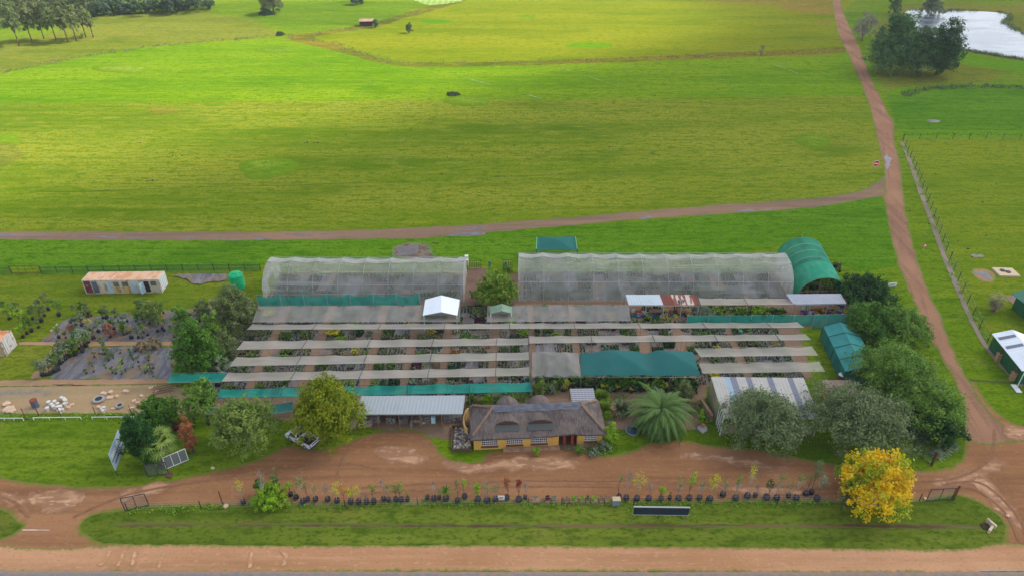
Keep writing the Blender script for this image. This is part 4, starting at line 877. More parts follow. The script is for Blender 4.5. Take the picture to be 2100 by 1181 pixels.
    for cu,w_ in ((px2u(1042,905)+.05,1.45),(px2u(1107,902)+.1,1.45)):    # humps of the rear dormers behind the ridge
        arc=np.clip(1-((U-cu)/w_)**2,0,1)**.7; m=(Vv>Wd/2+.2); hd=zr+.0+ .25*arc+ .0*U; Z=np.where(m&(arc>0)&(Vv<Wd/2+1.9),np.maximum(Z,zr*.0+ (zr-1.5)+1.5*arc),Z)
    n=(nx+1)*(ny+1); I=np.arange(n).reshape(ny+1,nx+1); edge=Z-.28
    top=np.stack([U.ravel(),Vv.ravel(),Z.ravel()],1); bot=np.stack([U.ravel(),Vv.ravel(),(Z-.20).ravel()],1)
    q=np.stack([I[:-1,:-1],I[:-1,1:],I[1:,1:],I[1:,:-1]],-1).reshape(-1,4); F=[q,q[:,::-1]+n]
    loop=list(I[0,:])+list(I[1:,-1])+list(I[-1,:-1][::-1])+list(I[1:-1,0][::-1]); F.append(np.array([(a,a+n,b+n,b) for a,b in zip(loop,loop[1:]+loop[:1])]))
    ro=mesh_np('thatch_roof',np.concatenate([top,bot]),np.concatenate(F),thatch,e,smooth=False)
    for cu,w_ in dorm:
        zb=ze+(v0-.02)*slope; mb=MB(); pts=[]
        arcp=[(cu+w_*s,zb+.05+.58*max(0,1-s*s)**.8) for s in np.linspace(-.93,.93,15)]
        mb.face([(cu-w_*.93,v0-ov-.05,zb+.03),*[(x,v0-ov-.05,z) for x,z in arcp],(cu+w_*.93,v0-ov-.05,zb+.03)]); dd=mb.build('dormer',MAT('dormer_louvre',C(96,72,62),[('wave',C(60,44,40),.9,3.5,'Z')],coords='obj') if cu==dorm[0][0] else bpy.data.materials['dormer_louvre'],e)
        s=MB(); s.mat(0); y0=v0-ov-.06; y1=y0-.62; s.face([(cu-w_*.98,y1,zb-.60*slope+.06),(cu+w_*.98,y1,zb-.60*slope+.06),(cu+w_*1.0,y0,zb+.07),(cu-w_*1.0,y0,zb+.07)]); s.build('flashing',MAT('grey_flashing',C(78,82,80),rough=.7) if cu==dorm[0][0] else bpy.data.materials['grey_flashing'],dd)
    ul,ur=half*.95-ov,L-half*.95+ov; n=26
    mb=MB(); 
    for i in range(n):
        a=ul+(ur-ul)*i/n; b=ul+(ur-ul)*(i+1)/n; za=zr-.08+.05*math.sin(i*.7); zb_=zr-.08+.05*math.sin((i+1)*.7); y=Wd/2
        mb.face([(a,y-.62,za-.30),(b,y-.62,zb_-.30),(b,y,zb_+.12),(a,y,za+.12)]); mb.face([(a,y,za+.12),(b,y,zb_+.12),(b,y+.5,zb_-.2),(a,y+.5,za-.2)])
    mb.build('ridge_cap',ridgem,e)
    for (ux,sx) in ((ul,-ov),(ur,L+ov)):
        for sy in (-ov,Wd+ov):
            mb=MB(); p0=Vector((ux,Wd/2,zr-.1)); p1=Vector((sx,sy,ze+.08)); prev=None
            for i in range(9):
                t_=i/8; p=p0.lerp(p1,t_); 
                if prev is not None and i<8: 
                    mb.tube(prev+Vector((0,0,.0)),p,.17,.15,6)
                prev=p
            mb.build('hip_band',thatch_hip,e)
    return A,B,ang,L
HA,HB,Hang,HL=house()
# curved yellow wall and dark stoep left of the house
mb=MB(); c=P(961,872)
for i in range(8):
    t0=math.pi*(.5+i/8); t1=math.pi*(.5+(i+1)/8)
    for s in (0,):
        p0=(1.1*math.cos(t0)*.6,1.9*math.sin(t0)); p1=(1.1*math.cos(t1)*.6,1.9*math.sin(t1)); q0=(p0[0]*.7,p0[1]*.9); q1=(p1[0]*.7,p1[1]*.9)
        mb.face([(*p0,0),(*p1,0),(*p1,1.3),(*p0,1.3)]); mb.face([(*p0,1.3),(*p1,1.3),(*q1,1.3),(*q0,1.3)]); mb.face([(*q1,0),(*q0,0),(*q0,1.3),(*q1,1.3)])
tag(mb.build('curved_wall',MAT('tan_plaster',C(206,172,112),rough=.9),loc=c),'low curved yellow wall between the stone store and the thatch','wall')
# stone bed
def stonebed():
    a,b,c,d=P(926,925),P(967,925),P(965,877),P(928,877); o=(a+b+c+d)/4; e=empty('stone_bed',o,0,'square bed filled with loose round stones left of the house','stone bed')
    mb=MB(); q=[x-o for x in (a,b,c,d)]
    for i in range(4): p,r=q[i],q[(i+1)%4]; m=(p+r)/2; mb.box((m.x,m.y,.22),((r-p).length+.12,.12,.44),math.atan2(r.y-p.y,r.x-p.x))
    mb.build('kerb_edge',MAT('dark_kerb',C(96,76,62),rough=.9),e)
    st=[MAT('stone_grey',C(142,134,130),rough=.9),MAT('stone_tan',C(176,160,140),rough=.9),MAT('stone_dark',C(98,92,94),rough=.9)]
    rs=random.Random(3); mb=MB()
    w_,h_=(b-a).length,(d-a).length
    for i in range(15):
        for j in range(9):
            mb.mat(rs.randrange(3)); mb.rock((q[0].x+.2+(w_-.4)*(j+.5+rs.uniform(-.3,.3))/9,q[0].y+.2+(h_-.4)*(i+.5+rs.uniform(-.3,.3))/15,.1+rs.uniform(0,.15)),rs.uniform(.12,.24),.7,rs.random())
    mb.build('loose_stones',st,e)
stonebed()
# stone stock under the long store roof
slatem=MAT('stacked_slate',C(132,128,126),[('noise',C(96,94,100),.9,2,(1,1,6),.42,.58),('noise',C(160,148,136),.6,3,(1,1,5),.5,.65)],rough=.9,coords='obj')
slatem2=MAT('stacked_sandstone',C(170,158,146),[('noise',C(128,112,104),.9,2,(1,1,6),.42,.58)],rough=.9,coords='obj')
def stack(px,py,w_,d_,h_,mt,label,seed):
    rs=random.Random(seed); e=empty('stone_stack',P(px,py),rs.uniform(-.1,.1),label,'stone stack','stacks of flat stone at the long store'); mb=MB()
    for k in range(-3,4): mb.box((k*w_/7,0,.10),(w_/11,d_,.03))
    for k in (-1,0,1): mb.box((0,k*d_*.42,.045),(w_,.09,.09))
    mb.build('pallet',wood,e); mb=MB(); z=.12
    while z<h_:
        t=rs.uniform(.05,.1)
        for i in range(3): mb.box(((i-1)*w_/3+rs.uniform(-.06,.06),rs.uniform(-.05,.05),z+t/2),(w_/3*rs.uniform(.75,.98),d_*rs.uniform(.7,.98),t),rs.uniform(-.15,.15))
        z+=t+.01
    mb.build('flat_stones',mt,e)
for k,(px,py,w_,h_,m_) in enumerate([(724,876,.9,.8,slatem2),(754,870,1.2,1.0,slatem2),(772,862,1.1,.9,slatem),(803,864,1.2,.9,slatem),(829,864,1.2,.6,slatem),(853,862,1.2,.4,slatem2),(873,862,1.2,.9,slatem),(922,862,1.5,.9,slatem),(940,860,1.0,.8,slatem)]):
    stack(px,py,w_,.95,h_,m_,['%s from the left of the stone stacks on pallets under the long store roof'%s for s in ('first, palest','second','third','fourth','fifth','sixth','seventh','eighth','last')][k],k)
mb=MB(); mb.box((0,0,.5),(.55,.35,1.0)); mb.box((0,-.19,.55),(.4,.02,.6)); tag(mb.build('fridge_box',MAT('pale_blue_panel',C(172,208,222),rough=.4),loc=P(889,866),bevel=.02),'small pale blue cabinet standing among the stone stacks','cabinet')
tst=MB(); tst.lathe((0,0,0),[(.22,0),(.16,.3),(.14,.7),(.2,.9)],10); tag(tst.build('tree_stump',MAT('grey_bark_wood',C(140,128,124),[('noise',C(104,96,94),.8,4,(1,1,.3),.4,.6)],coords='obj'),loc=P(844,876)),'grey stump standing at the edge of the dirt yard by the store','stump')
# ================================================================ containers, tank, huts at the edges
contw=MAT('container_cream',C(206,196,176),[('noise',C(176,132,92),.9,.9,(1,1,.5),.52,.66),('wave',C(160,150,134),.35,1.9,'X')],rough=.7,coords='obj')
contr=MAT('rusty_cream_roof',C(214,176,142),[('noise',C(200,140,98),.9,.5,(1.5,1,1),.42,.62),('noise',C(226,206,186),.7,1.4,(1,.3,1),.52,.7),('wave',C(196,150,116),.5,2.4,'X')],rough=.8,coords='obj')
contb=MAT('pale_blue_door',C(176,196,210),[('noise',C(150,166,180),.6,1.5,(1,1,.4),.45,.65)],rough=.6,coords='obj')
def container(A,B,dep,h,label,panels,roofm,endm,wallm,right_doors=True):
    L=(B-A).length; e=empty('shipping_container',A,math.atan2(B.y-A.y,B.x-A.x),label,'container')
    mb=MB(); n=int(L/.28)
    for (y,s) in ((0,-1),(dep,1)):
        for i in range(n):
            a=L*i/n; b=L*(i+1)/n; m_=(a+b)/2; o=.03*s
            P4=[(a,y),(a+(b-a)*.25,y+o),(a+(b-a)*.75,y+o),(b,y)]
            for p,q in zip(P4[:-1],P4[1:]):
                f=[(p[0],p[1],.15),(q[0],q[1],.15),(q[0],q[1],h-.1),(p[0],p[1],h-.1)]; mb.face(f if s<0 else f[::-1])
        mb.build('side_wall',wallm,e); mb=MB()
    mb=MB(); mb.box((-.0+.03,dep/2,h/2),(.06,dep-.1,h-.2)); mb.build('end_wall',wallm,e)
    fr=MB()
    for x in (0.06,L-.06):
        for y in (.0,dep): fr.box((x,y,h/2),(.16,.16,h))
    for y in (0,dep):
        for z in (.07,h-.07): fr.box((L/2,y,z),(L-.2,.15,.13))
    for x in (.06,L-.06):
        for z in (.07,h-.07): fr.box((x,dep/2,z),(.15,dep-.2,.13))
    fr.build('frame',MAT('frame_paint',C(200,188,172),[('noise',C(150,100,72),.8,1.2,(1,1,1),.5,.62)],coords='obj',rough=.7) if 'frame_paint' not in bpy.data.materials else bpy.data.materials['frame_paint'],e)
    mb=MB(); n=int(L/.3); zt=h-.02
    for i in range(n):
        a=.1+(L-.2)*i/n; b=.1+(L-.2)*(i+1)/n; mb.face([(a,.06,zt),(a+(b-a)*.5,.06,zt+.04),(a+(b-a)*.5,dep-.06,zt+.04),(a,dep-.06,zt)]); mb.face([(a+(b-a)*.5,.06,zt+.04),(b,.06,zt),(b,dep-.06,zt),(a+(b-a)*.5,dep-.06,zt+.04)])
    mb.build('roof',roofm,e)
    if right_doors:
        for k in (0,1):
            mb=MB(); y=.12+k*(dep/2-.1); mb.box((L+.04,y+dep/4-.04,h/2),(.06,dep/2-.16,h-.32)); d=mb.build('end_door',endm,e)
            for j in (.3,.75): r=MB(); r.tube((L+.1,y+(dep/2-.15)*j,.2),(L+.1,y+(dep/2-.15)*j,h-.2),.025,.025,5); r.build('lock_rod',galv,d)
    for (u0,u1,z0,z1,kind,mt) in panels:
        mb=MB(); a,b=L*u0,L*u1
        if kind=='open':
            mb.box(((a+b)/2,-.035,(z0+z1)/2),(b-a,.02,z1-z0)); mb.build('doorway',MAT('doorway_shade_paint',C(58,44,46)) if 'doorway_shade_paint' not in bpy.data.materials else bpy.data.materials['doorway_shade_paint'],e)  # flat dark panel paints the unlit inside of the doorway
            m2=MB(); m2.box((a-.16,-.40,(z0+z1)/2),(.9,.05,z1-z0),R(62)); m2.build('open_door',mt,e)
        else:
            mb.box(((a+b)/2,-.055,(z0+z1)/2),(b-a,.05,z1-z0)); o=mb.build(kind,mt,e)
            if kind=='window':
                r=MB(); 
                for j in range(6): r.tube((a+(b-a)*(j+.5)/6,-.10,z0),(a+(b-a)*(j+.5)/6,-.10,z1),.012,.012,4)
                r.build('burglar_bar',galv,o)
            if kind=='door': r=MB(); r.box((b-.1,-.10,z0+(z1-z0)*.5),(.08,.05,.16)); r.build('handle',darkst,o)
    return e
mar=MAT('maroon_panel',C(128,62,70),[('noise',C(100,50,58),.7,1,(1,1,1),.4,.6)],coords='obj'); bgp=MAT('slate_blue_panel',C(100,108,126),[('noise',C(84,92,110),.7,1,(1,1,1),.4,.6)],coords='obj')
wg=MAT('grimy_window',C(112,104,92),[('noise',C(70,66,62),.8,2,(1,1,1),.45,.6)],rough=.3,coords='obj'); rusty=MAT('rust_streaked_panel',C(196,170,120),[('noise',C(170,120,66),.9,1.6,(1,1,.3),.45,.6)],coords='obj')
container(P(177.5,602),P(333,600),2.45,2.55,'long white rust roofed container with many odd doors behind the garden',
  [(.015,.10,.15,2.35,'wall_panel',mar),(.035,.065,1.35,1.8,'window',wg),(.115,.185,.15,2.25,'wall_panel',bgp),(.205,.29,.2,2.2,'wall_panel',contw),(.305,.37,.15,2.2,'door',contb),(.40,.465,1.3,2.15,'window',wg),(.395,.475,.2,1.2,'wall_panel',rusty),(.51,.59,1.35,2.15,'window',wg),(.50,.60,.2,1.25,'wall_panel',rusty),(.625,.69,.15,2.2,'door',contb),(.79,.86,.2,2.2,'open',contb),(.885,.96,1.4,2.2,'window',wg)],
  contr,MAT('white_door_paint',C(222,224,226),[('wave',C(180,184,190),.5,4,'Y')],coords='obj'),contw)
container(P(-92,730),P(15,729),2.5,2.6,'container cut by the left frame edge with orange rusty roof and white doors',[],MAT('orange_rust_roof',C(196,120,76),[('noise',C(220,170,130),.8,.7,(1,1,1),.5,.62)],coords='obj',rough=.8),MAT('spotted_white_door',C(216,212,206),[('noise',C(140,84,56),.9,2.2,(1,1,1),.6,.66),('wave',C(180,176,172),.4,4,'Y')],coords='obj'),MAT('tan_container',C(184,160,132),[('wave',C(150,130,108),.4,1.9,'X')],coords='obj'))
def tank():
    e=empty('water_tank',P(489,590),0,'bright green ribbed plastic water tank beside the left tunnel','water tank'); g=MAT('green_tank_plastic',C(22,176,112),[('noise',C(30,150,100),.6,1,(1,1,1),.4,.6)],rough=.45,coords='obj')
    pr=[(1.05,.0),(1.1,.1)]; z=.15
    while z<2.4: pr+= [(1.1,z),(1.15,z+.08),(1.15,z+.2),(1.1,z+.28)]; z+=.36
    pr+=[(1.08,2.55),(.95,2.7),(.5,2.86),(.3,2.9)]; mb=MB(); mb.lathe((0,0,0),pr,24); mb.build('tank_body',g,e,smooth=False)
    mb=MB(); mb.lathe((-.1,-.1,2.88),[(.3,0),(.32,.1),(.1,.14)],14)
    for k in range(6): a=k*math.pi/3; mb.box((.62*math.cos(a),.62*math.sin(a),2.80),(.7,.09,.08),a)
    mb.build('lid',g,e)
tank()
def hutx():
    g=MAT('green_sheet_wall',C(30,92,56),[('wave',C(22,74,46),.5,2.4,'Y'),('noise',C(44,104,66),.5,1,(1,1,1),.4,.6)],rough=.6,coords='obj')
    z=2.4; zr=3.3; nl=P(2096,760,z); fl=P(2034,683.5,z); ax=(fl-nl); d=ax.normalized(); per=Vector((d.y,-d.x,0)); rp=P(2057,693,zr)
    o=P(2050,735); e=empty('green_shed',o,0,'green walled shed with white iron roof cut by the right frame edge','shed')
    a=nl-o; b=fl-o; wdt=5.0; nl2=a+per*wdt; fl2=b+per*wdt; rn=(a+nl2)/2; rf=(b+fl2)/2; rn.z=rf.z=zr
    mb=MB(); slab(mb,[a,b,rf,rn],.06,.025); slab(mb,[rn,rf,fl2,nl2],.06,.025); mb.build('roof',irw,e)
    for u in (.55,.8): mb=MB(); p=[a.lerp(b,u),a.lerp(b,u+.07),rn.lerp(rf,u+.07),rn.lerp(rf,u)]; U=Vector((0,0,.05)); mb.face([q.lerp(p[3-i] if False else q,0)+U for i,q in enumerate([p[0].lerp(p[3],.1),p[1].lerp(p[2],.1),p[1].lerp(p[2],.9),p[0].lerp(p[3],.9)])]); mb.build('skylight',skyl,e)
    mb=MB(); s=.25
    i0=a+per*s+d*s; i1=b+per*s-d*s; i2=fl2-per*s-d*s; i3=nl2-per*s+d*s
    for p,q in ((i0,i1),(i1,i2),(i3,i0)): mb.face([(p.x,p.y,0),(q.x,q.y,0),(q.x,q.y,z-.05),(p.x,p.y,z-.05)])
    mb.build('wall',g,e); tanp=MAT('sandstone_pillar',C(186,148,112),[('noise',C(150,116,88),.8,3,(1,1,1),.4,.6)],coords='obj')
    for u in (.10,.62): p=i0.lerp(i1,u)-per*.2; mb=MB(); mb.box((p.x,p.y,.6),(.6,.6,1.2),math.atan2(d.y,d.x)); mb.box((p.x,p.y,1.23),(.7,.7,.08),math.atan2(d.y,d.x)); mb.build('pillar_base',tanp,e); mb=MB(); mb.tube((p.x,p.y,1.2),(p.x,p.y,z),.1,.1,8); mb.build('pillar',sill,e)
    mb=MB(); c_=i0-per*.6-d*1.2; mb.box((c_.x,c_.y,.12),(1.6,.7,.12),math.atan2(d.y,d.x)); mb.tube((c_.x,c_.y,0),(c_.x,c_.y,3.2),.06,.06,6); mb.build('sign_pole',white,e)
hutx()
def hut2():
    g=bpy.data.materials['green_sheet_wall']; o=P(2118,650); e=empty('green_hut',o,.1,'small green hut with dark green roof at the right frame edge above the paving','hut')
    mb=MB(); mb.box((0,0,1.3),(3.4,5,2.6)); mb.build('wall',g,e); mb=MB(); slab(mb,[(-2.4,-3,2.6),(-2.4,3,2.6),(0,3,3.3),(0,-3,3.3)]); slab(mb,[(0,-3,3.3),(0,3,3.3),(2.4,3,2.6),(2.4,-3,2.6)]); mb.build('roof',MAT('dark_green_roof',C(60,112,92),rough=.5),e)
hut2()
# yellow low store behind the grey-green tree and rust drum
mb=MB(); mb.box((0,0,.9),(3.4,2.2,1.8)); e=empty('low_store',P(1716,815),0,'low yellow store with rusty flat roof half hidden by trees','store'); mb.build('wall',plaster,e); mb=MB(); slab(mb,[(-1.9,1.3,1.95),(1.9,1.3,1.95),(1.9,-1.3,1.85),(-1.9,-1.3,1.85)]); mb.build('roof',MAT('dusty_pink_roof',C(150,126,118),[('noise',C(124,100,94),.7,1,(1,1,1),.4,.6)],coords='obj'),e)
e=empty('steel_drum',P(1722,782),0,'rusty open drum with white rim behind the low yellow store','drum'); mb=MB(); mb.lathe((0,0,0),[(.38,0),(.38,1.1),(.42,1.12),(.42,1.2),(.38,1.2),(.36,.4)],16); mb.build('drum_body',rustpost,e); mb=MB(); mb.lathe((0,0,1.2),[(.44,0),(.44,.05),(.34,.05)],16); mb.build('rim',white,e)
e=empty('field_hut',P(752,53),.05,'tiny brown hut with pale roof far out beside a dark bush','hut'); mb=MB(); mb.box((0,0,.9),(5,3,1.8)); mb.build('wall',MAT('brown_hut_wall',C(70,50,42)),e); mb=MB(); slab(mb,[(-2.9,1.9,2.2),(2.9,1.9,2.2),(2.9,-1.9,1.9),(-2.9,-1.9,1.9)]); mb.build('roof',MAT('pale_old_roof',C(160,130,114),[('noise',C(110,80,70),.8,.6,(1,1,1),.45,.6)],coords='obj'),e)
# concrete slab with two lids
e=empty('septic_slab',P(2062,560),-.05,'tan concrete slab carrying two dark round lids on the right lawn','slab'); tc=MAT('tan_concrete',C(206,184,150),rough=.9); mb=MB(); mb.box((0,0,.15),(3.4,2.6,.3)); mb.build('slab_top',tc,e,bevel=.02)
for x in (-.45,.25): mb=MB(); mb.lathe((x,.3 if x<0 else -.15,.3),[(.42,0),(.42,.12),(.34,.14)],14); mb.build('lid',darkst,e)
# culvert headwall
e=empty('culvert_headwall',P(2026,1082),0,'pale angled concrete culvert headwall at the right end of the ditch','headwall'); cc=MAT('culvert_concrete',C(204,190,162),[('noise',C(170,150,124),.7,2,(1,1,1),.4,.6)],coords='obj'); mb=MB(); mb.box((.45,.35,.25),(.25,1.1,.6),R(20)); mb.box((.0,-.35,.2),(.25,1.0,.5),R(-50)); mb.build('wing_wall',cc,e,bevel=.02); mb=MB(); mb.box((-.2,.15,.06),(.8,.7,.1)); mb.build('pipe_mouth',MAT('pipe_shade_paint',C(60,46,34)),e)  # dark slab paints the shade inside the pipe opening
# ================================================================ signs
redp=MAT('sign_red',C(196,30,36),rough=.5); whp=MAT('sign_white',C(232,232,228),rough=.5); inkm=MAT('sign_ink',C(120,124,140),rough=.6)
e=empty('no_entry_sign',P(1792,352),0,'red round no entry sign with white bar on the field corner','sign'); mb=MB(); mb.tube((0,0,0),(0,0,2.1),.05,.05,6); mb.build('post',galv,e)
mb=MB(); mb.tube((0,-.08,1.9),(0,-.04,1.9),.64,.64,20); d=mb.build('disc',redp,e); mb=MB(); mb.box((0,-.10,1.9),(.88,.03,.2)); mb.build('white_bar',whp,d)
mb=MB(); mb.tube((0,-.06,1.9),(0,-.03,1.9),.71,.71,20); mb.build('rim',whp,d)
e=empty('warning_sign',P(1893,514),0,'small red edged triangular warning sign right of the dirt track','sign'); mb=MB(); mb.tube((0,0,0),(0,0,1.3),.04,.04,6); mb.build('post',galv,e); mb=MB(); mb.face([(-.45,-.06,.8),(.45,-.06,.8),(0,-.06,1.6)]); d=mb.build('triangle',redp,e); mb=MB(); mb.face([(-.28,-.08,.9),(.28,-.08,.9),(0,-.08,1.4)]); mb.build('triangle_centre',whp,d)
def board(px,py,w_,h_,z0,rz,mt,label,marks=None,posts=2,frame=darkst,name='sign_board',tilt=0,yo=-.05):
    e=empty(name,P(px,py),rz,label,'sign'); mb=MB(); mb.box((0,0,z0+h_/2),(w_,.06,h_)); b=mb.build('board',mt,e)
    for i in range(posts): x=-w_/2*.9+w_*.9*i/max(1,posts-1) if posts>1 else 0; mb=MB(); mb.tube((x,.07,0),(x,.07,z0+h_*.95),.05,.05,6); mb.build('post',frame,e)
    if marks:
        for (x,z,a,c,mm) in marks: mb=MB(); mb.box((x*w_/2,yo,z0+h_*z),(a*w_,.02,c*h_)); mb.build('lettering_bar',mm,b)
    return e
board(1828,590,1.5,.75,.2,R(8),whp,'white notice board leaning on the grass beside the right track',[(-.1,.72,.7,.10,inkm),(-.15,.5,.6,.08,inkm),(0,.28,.75,.08,inkm)])
board(1028,1026,.75,.65,.15,0,whp,'small white notice with red marks in the potted tree row',[(-.4,.7,.22,.14,redp),(.35,.7,.22,.14,redp),(0,.5,.3,.12,redp),(-.4,.3,.2,.12,redp),(.4,.3,.22,.1,redp)],posts=1)
board(1940,905,1.7,.8,.2,R(28),whp,'white tilted sign behind the aloes at the right entrance',[(.1,.65,.6,.1,inkm),(0,.35,.7,.1,inkm)])
bluew=MAT('pale_blue_sign',C(176,196,214),rough=.5); bo=board(252,952,4.0,2.6,1.1,R(101),bluew,'tall blue and white roadside sign seen almost edge on, by dark bushes',[(0,.5,1,.04,darkst),(-.5,.7,.35,.2,whp),(.4,.75,.4,.12,whp),(.35,.25,.5,.12,inkm),(-.4,.25,.3,.12,inkm)])
# billboard seen from the back
e=empty('billboard',P(1353,1066),R(-1),'long dark billboard on thin posts in the verge grass','billboard'); mb=MB(); mb.box((0,0,1.5),(5.9,.08,1.15)); b=mb.build('panel',MAT('billboard_dark',C(34,46,58),rough=.7),e); fr=MB()
for z in (.9,2.1): fr.box((0,0,z),(6.0,.14,.09))
fr.build('trim',galv,b)
for x in (-2.9,0,2.85): mb=MB(); mb.tube((x,.05,0),(x,.05,1.0),.05,.05,6); mb.build('post',wood,e)
e=empty('utility_box',P(1263,1034),0,'grey blue utility box with tan lid at the verge edge','box'); mb=MB(); mb.box((0,0,.45),(.8,.5,.9)); mb.build('cabinet',MAT('blue_grey_box',C(120,134,146)),e,bevel=.02); mb=MB(); mb.box((0,0,.94),(.9,.6,.08)); mb.build('lid',tc,e)
e=empty('sand_drum_sign',P(80,851),0,'leaning rusty pole in front of a dark blue drum in the sand yard','pole'); mb=MB(); mb.tube((0,0,0),(-.15,.1,2.3),.06,.06,6); mb.build('pole',rustpost,e)
e=empty('oil_drum',P(74,834),0,'dark blue drum with rusty rim standing in the sand yard','drum'); mb=MB(); mb.lathe((0,0,0),[(.42,0),(.42,.4),(.45,.42),(.42,.46),(.42,1.1)],16); mb.build('drum_body',MAT('blue_grey_drum',C(82,100,116)),e); mb=MB(); mb.lathe((0,0,1.08),[(.45,0),(.45,.12),(.36,.12)],16); mb.build('rim',MAT('rust_rim',C(140,70,60)),e)
# ================================================================ garden stoneware in the sand yard
cw_=MAT('white_concrete',C(222,218,210),[('noise',C(190,184,174),.6,3,(1,1,1),.4,.6)],coords='obj',rough=.8); cp=MAT('pinkish_stone',C(214,186,158),[('noise',C(184,150,124),.7,2,(1,1,1),.4,.6)],coords='obj',rough=.9); cgx=MAT('grey_cast_stone',C(160,156,152),rough=.9)
urn=[(.18,0),(.22,.06),(.12,.14),(.2,.3),(.27,.48),(.24,.6),(.28,.64),(.2,.64)]
rs=random.Random(5)
mb=MB(); mb.lathe((0,0,0),urn,12); pr=mb.build('garden_urn',cw_,smooth=True); tag(pr,'white concrete urn in the loose group of urns in the sand yard','urn','white garden urns in the sand yard'); pr.location=P(102,830)
for k,(x,y) in enumerate([(108,834),(114,828),(112,838),(121,840),(126,838),(124,846),(130,843),(134,832),(136,826),(133,822),(99,842),(210,842),(215,840),(213,846),(120,832),(128,820)]):
    c=pr.copy(); COL.objects.link(c); c.location=P(x,y); c.scale=[rs.uniform(.65,1.0)]*3
mb=MB(); mb.box((0,0,.08),(.8,.6,.14)); slabp=mb.build('paving_slab',cp,bevel=.02); tag(slabp,'pinkish paving slab lying loose in the sand yard','paving slab','loose paving slabs in the sand yard'); slabp.location=P(226,815)
for k,(x,y) in enumerate([(241,814),(275,822),(283,827),(228,805),(259,803),(214,808),(148,830),(141,836),(291,812),(310,796),(322,803),(270,838),(233,838),(205,836)]):
    c=slabp.copy(); COL.objects.link(c); c.location=P(x,y); c.rotation_euler=(0,0,rs.uniform(-.6,.6)); c.scale=(rs.uniform(.5,1),rs.uniform(.5,1),rs.uniform(.8,2))
for k,(x,y,lab) in enumerate([(15,829,'lone pinkish boulder at the left of the sand yard'),(14,840,'pale boulder at the left end of the rock group'),(23,838,'tan boulder in the middle of the rock group'),(18,845,'cream boulder nearest the fence in the rock group'),(27,843,'cream boulder at the right end of the rock group')]):
    mb=MB(); mb.rock((0,0,0),.5,.55,k*7+1); tag(mb.build('boulder',cp if k%2==0 else tc,loc=P(x,y),smooth=False),lab,'boulder')
for (x,y,r_,lab) in ((204,821,.75,'large grey ring shaped bird bath bowl in the sand yard'),(247,834,.5,'small dark centred bowl nearer the bushes in the sand yard')):
    e=empty('stone_bowl',P(x,y),0,lab,'bowl'); mb=MB(); mb.lathe((0,0,0),[(r_*.7,0),(r_,.25),(r_*.95,.4),(r_*.6,.38)],16); mb.build('bowl_rim',cgx,e); mb=MB(); mb.lathe((0,0,.37),[(r_*.6,0),(r_*.6,.02)],14); mb.build('bowl_shade_disc',darkst,e)  # dark disc in the top paints the shade of a hollow
# steel frame heap
mb=MB()
for i in range(7): mb.tube((i*.35,0,.1+.03*i),(i*.35+.6,1.8,.35),.03,.03,4)
for j in range(4): mb.tube((0,j*.5,.25),(2.8,j*.5,.3),.03,.03,4)
tag(mb.build('steel_trestle',rustpost,loc=P(312,812),rz=.3),'rusty steel grid frame lying by the left bushes','frame')
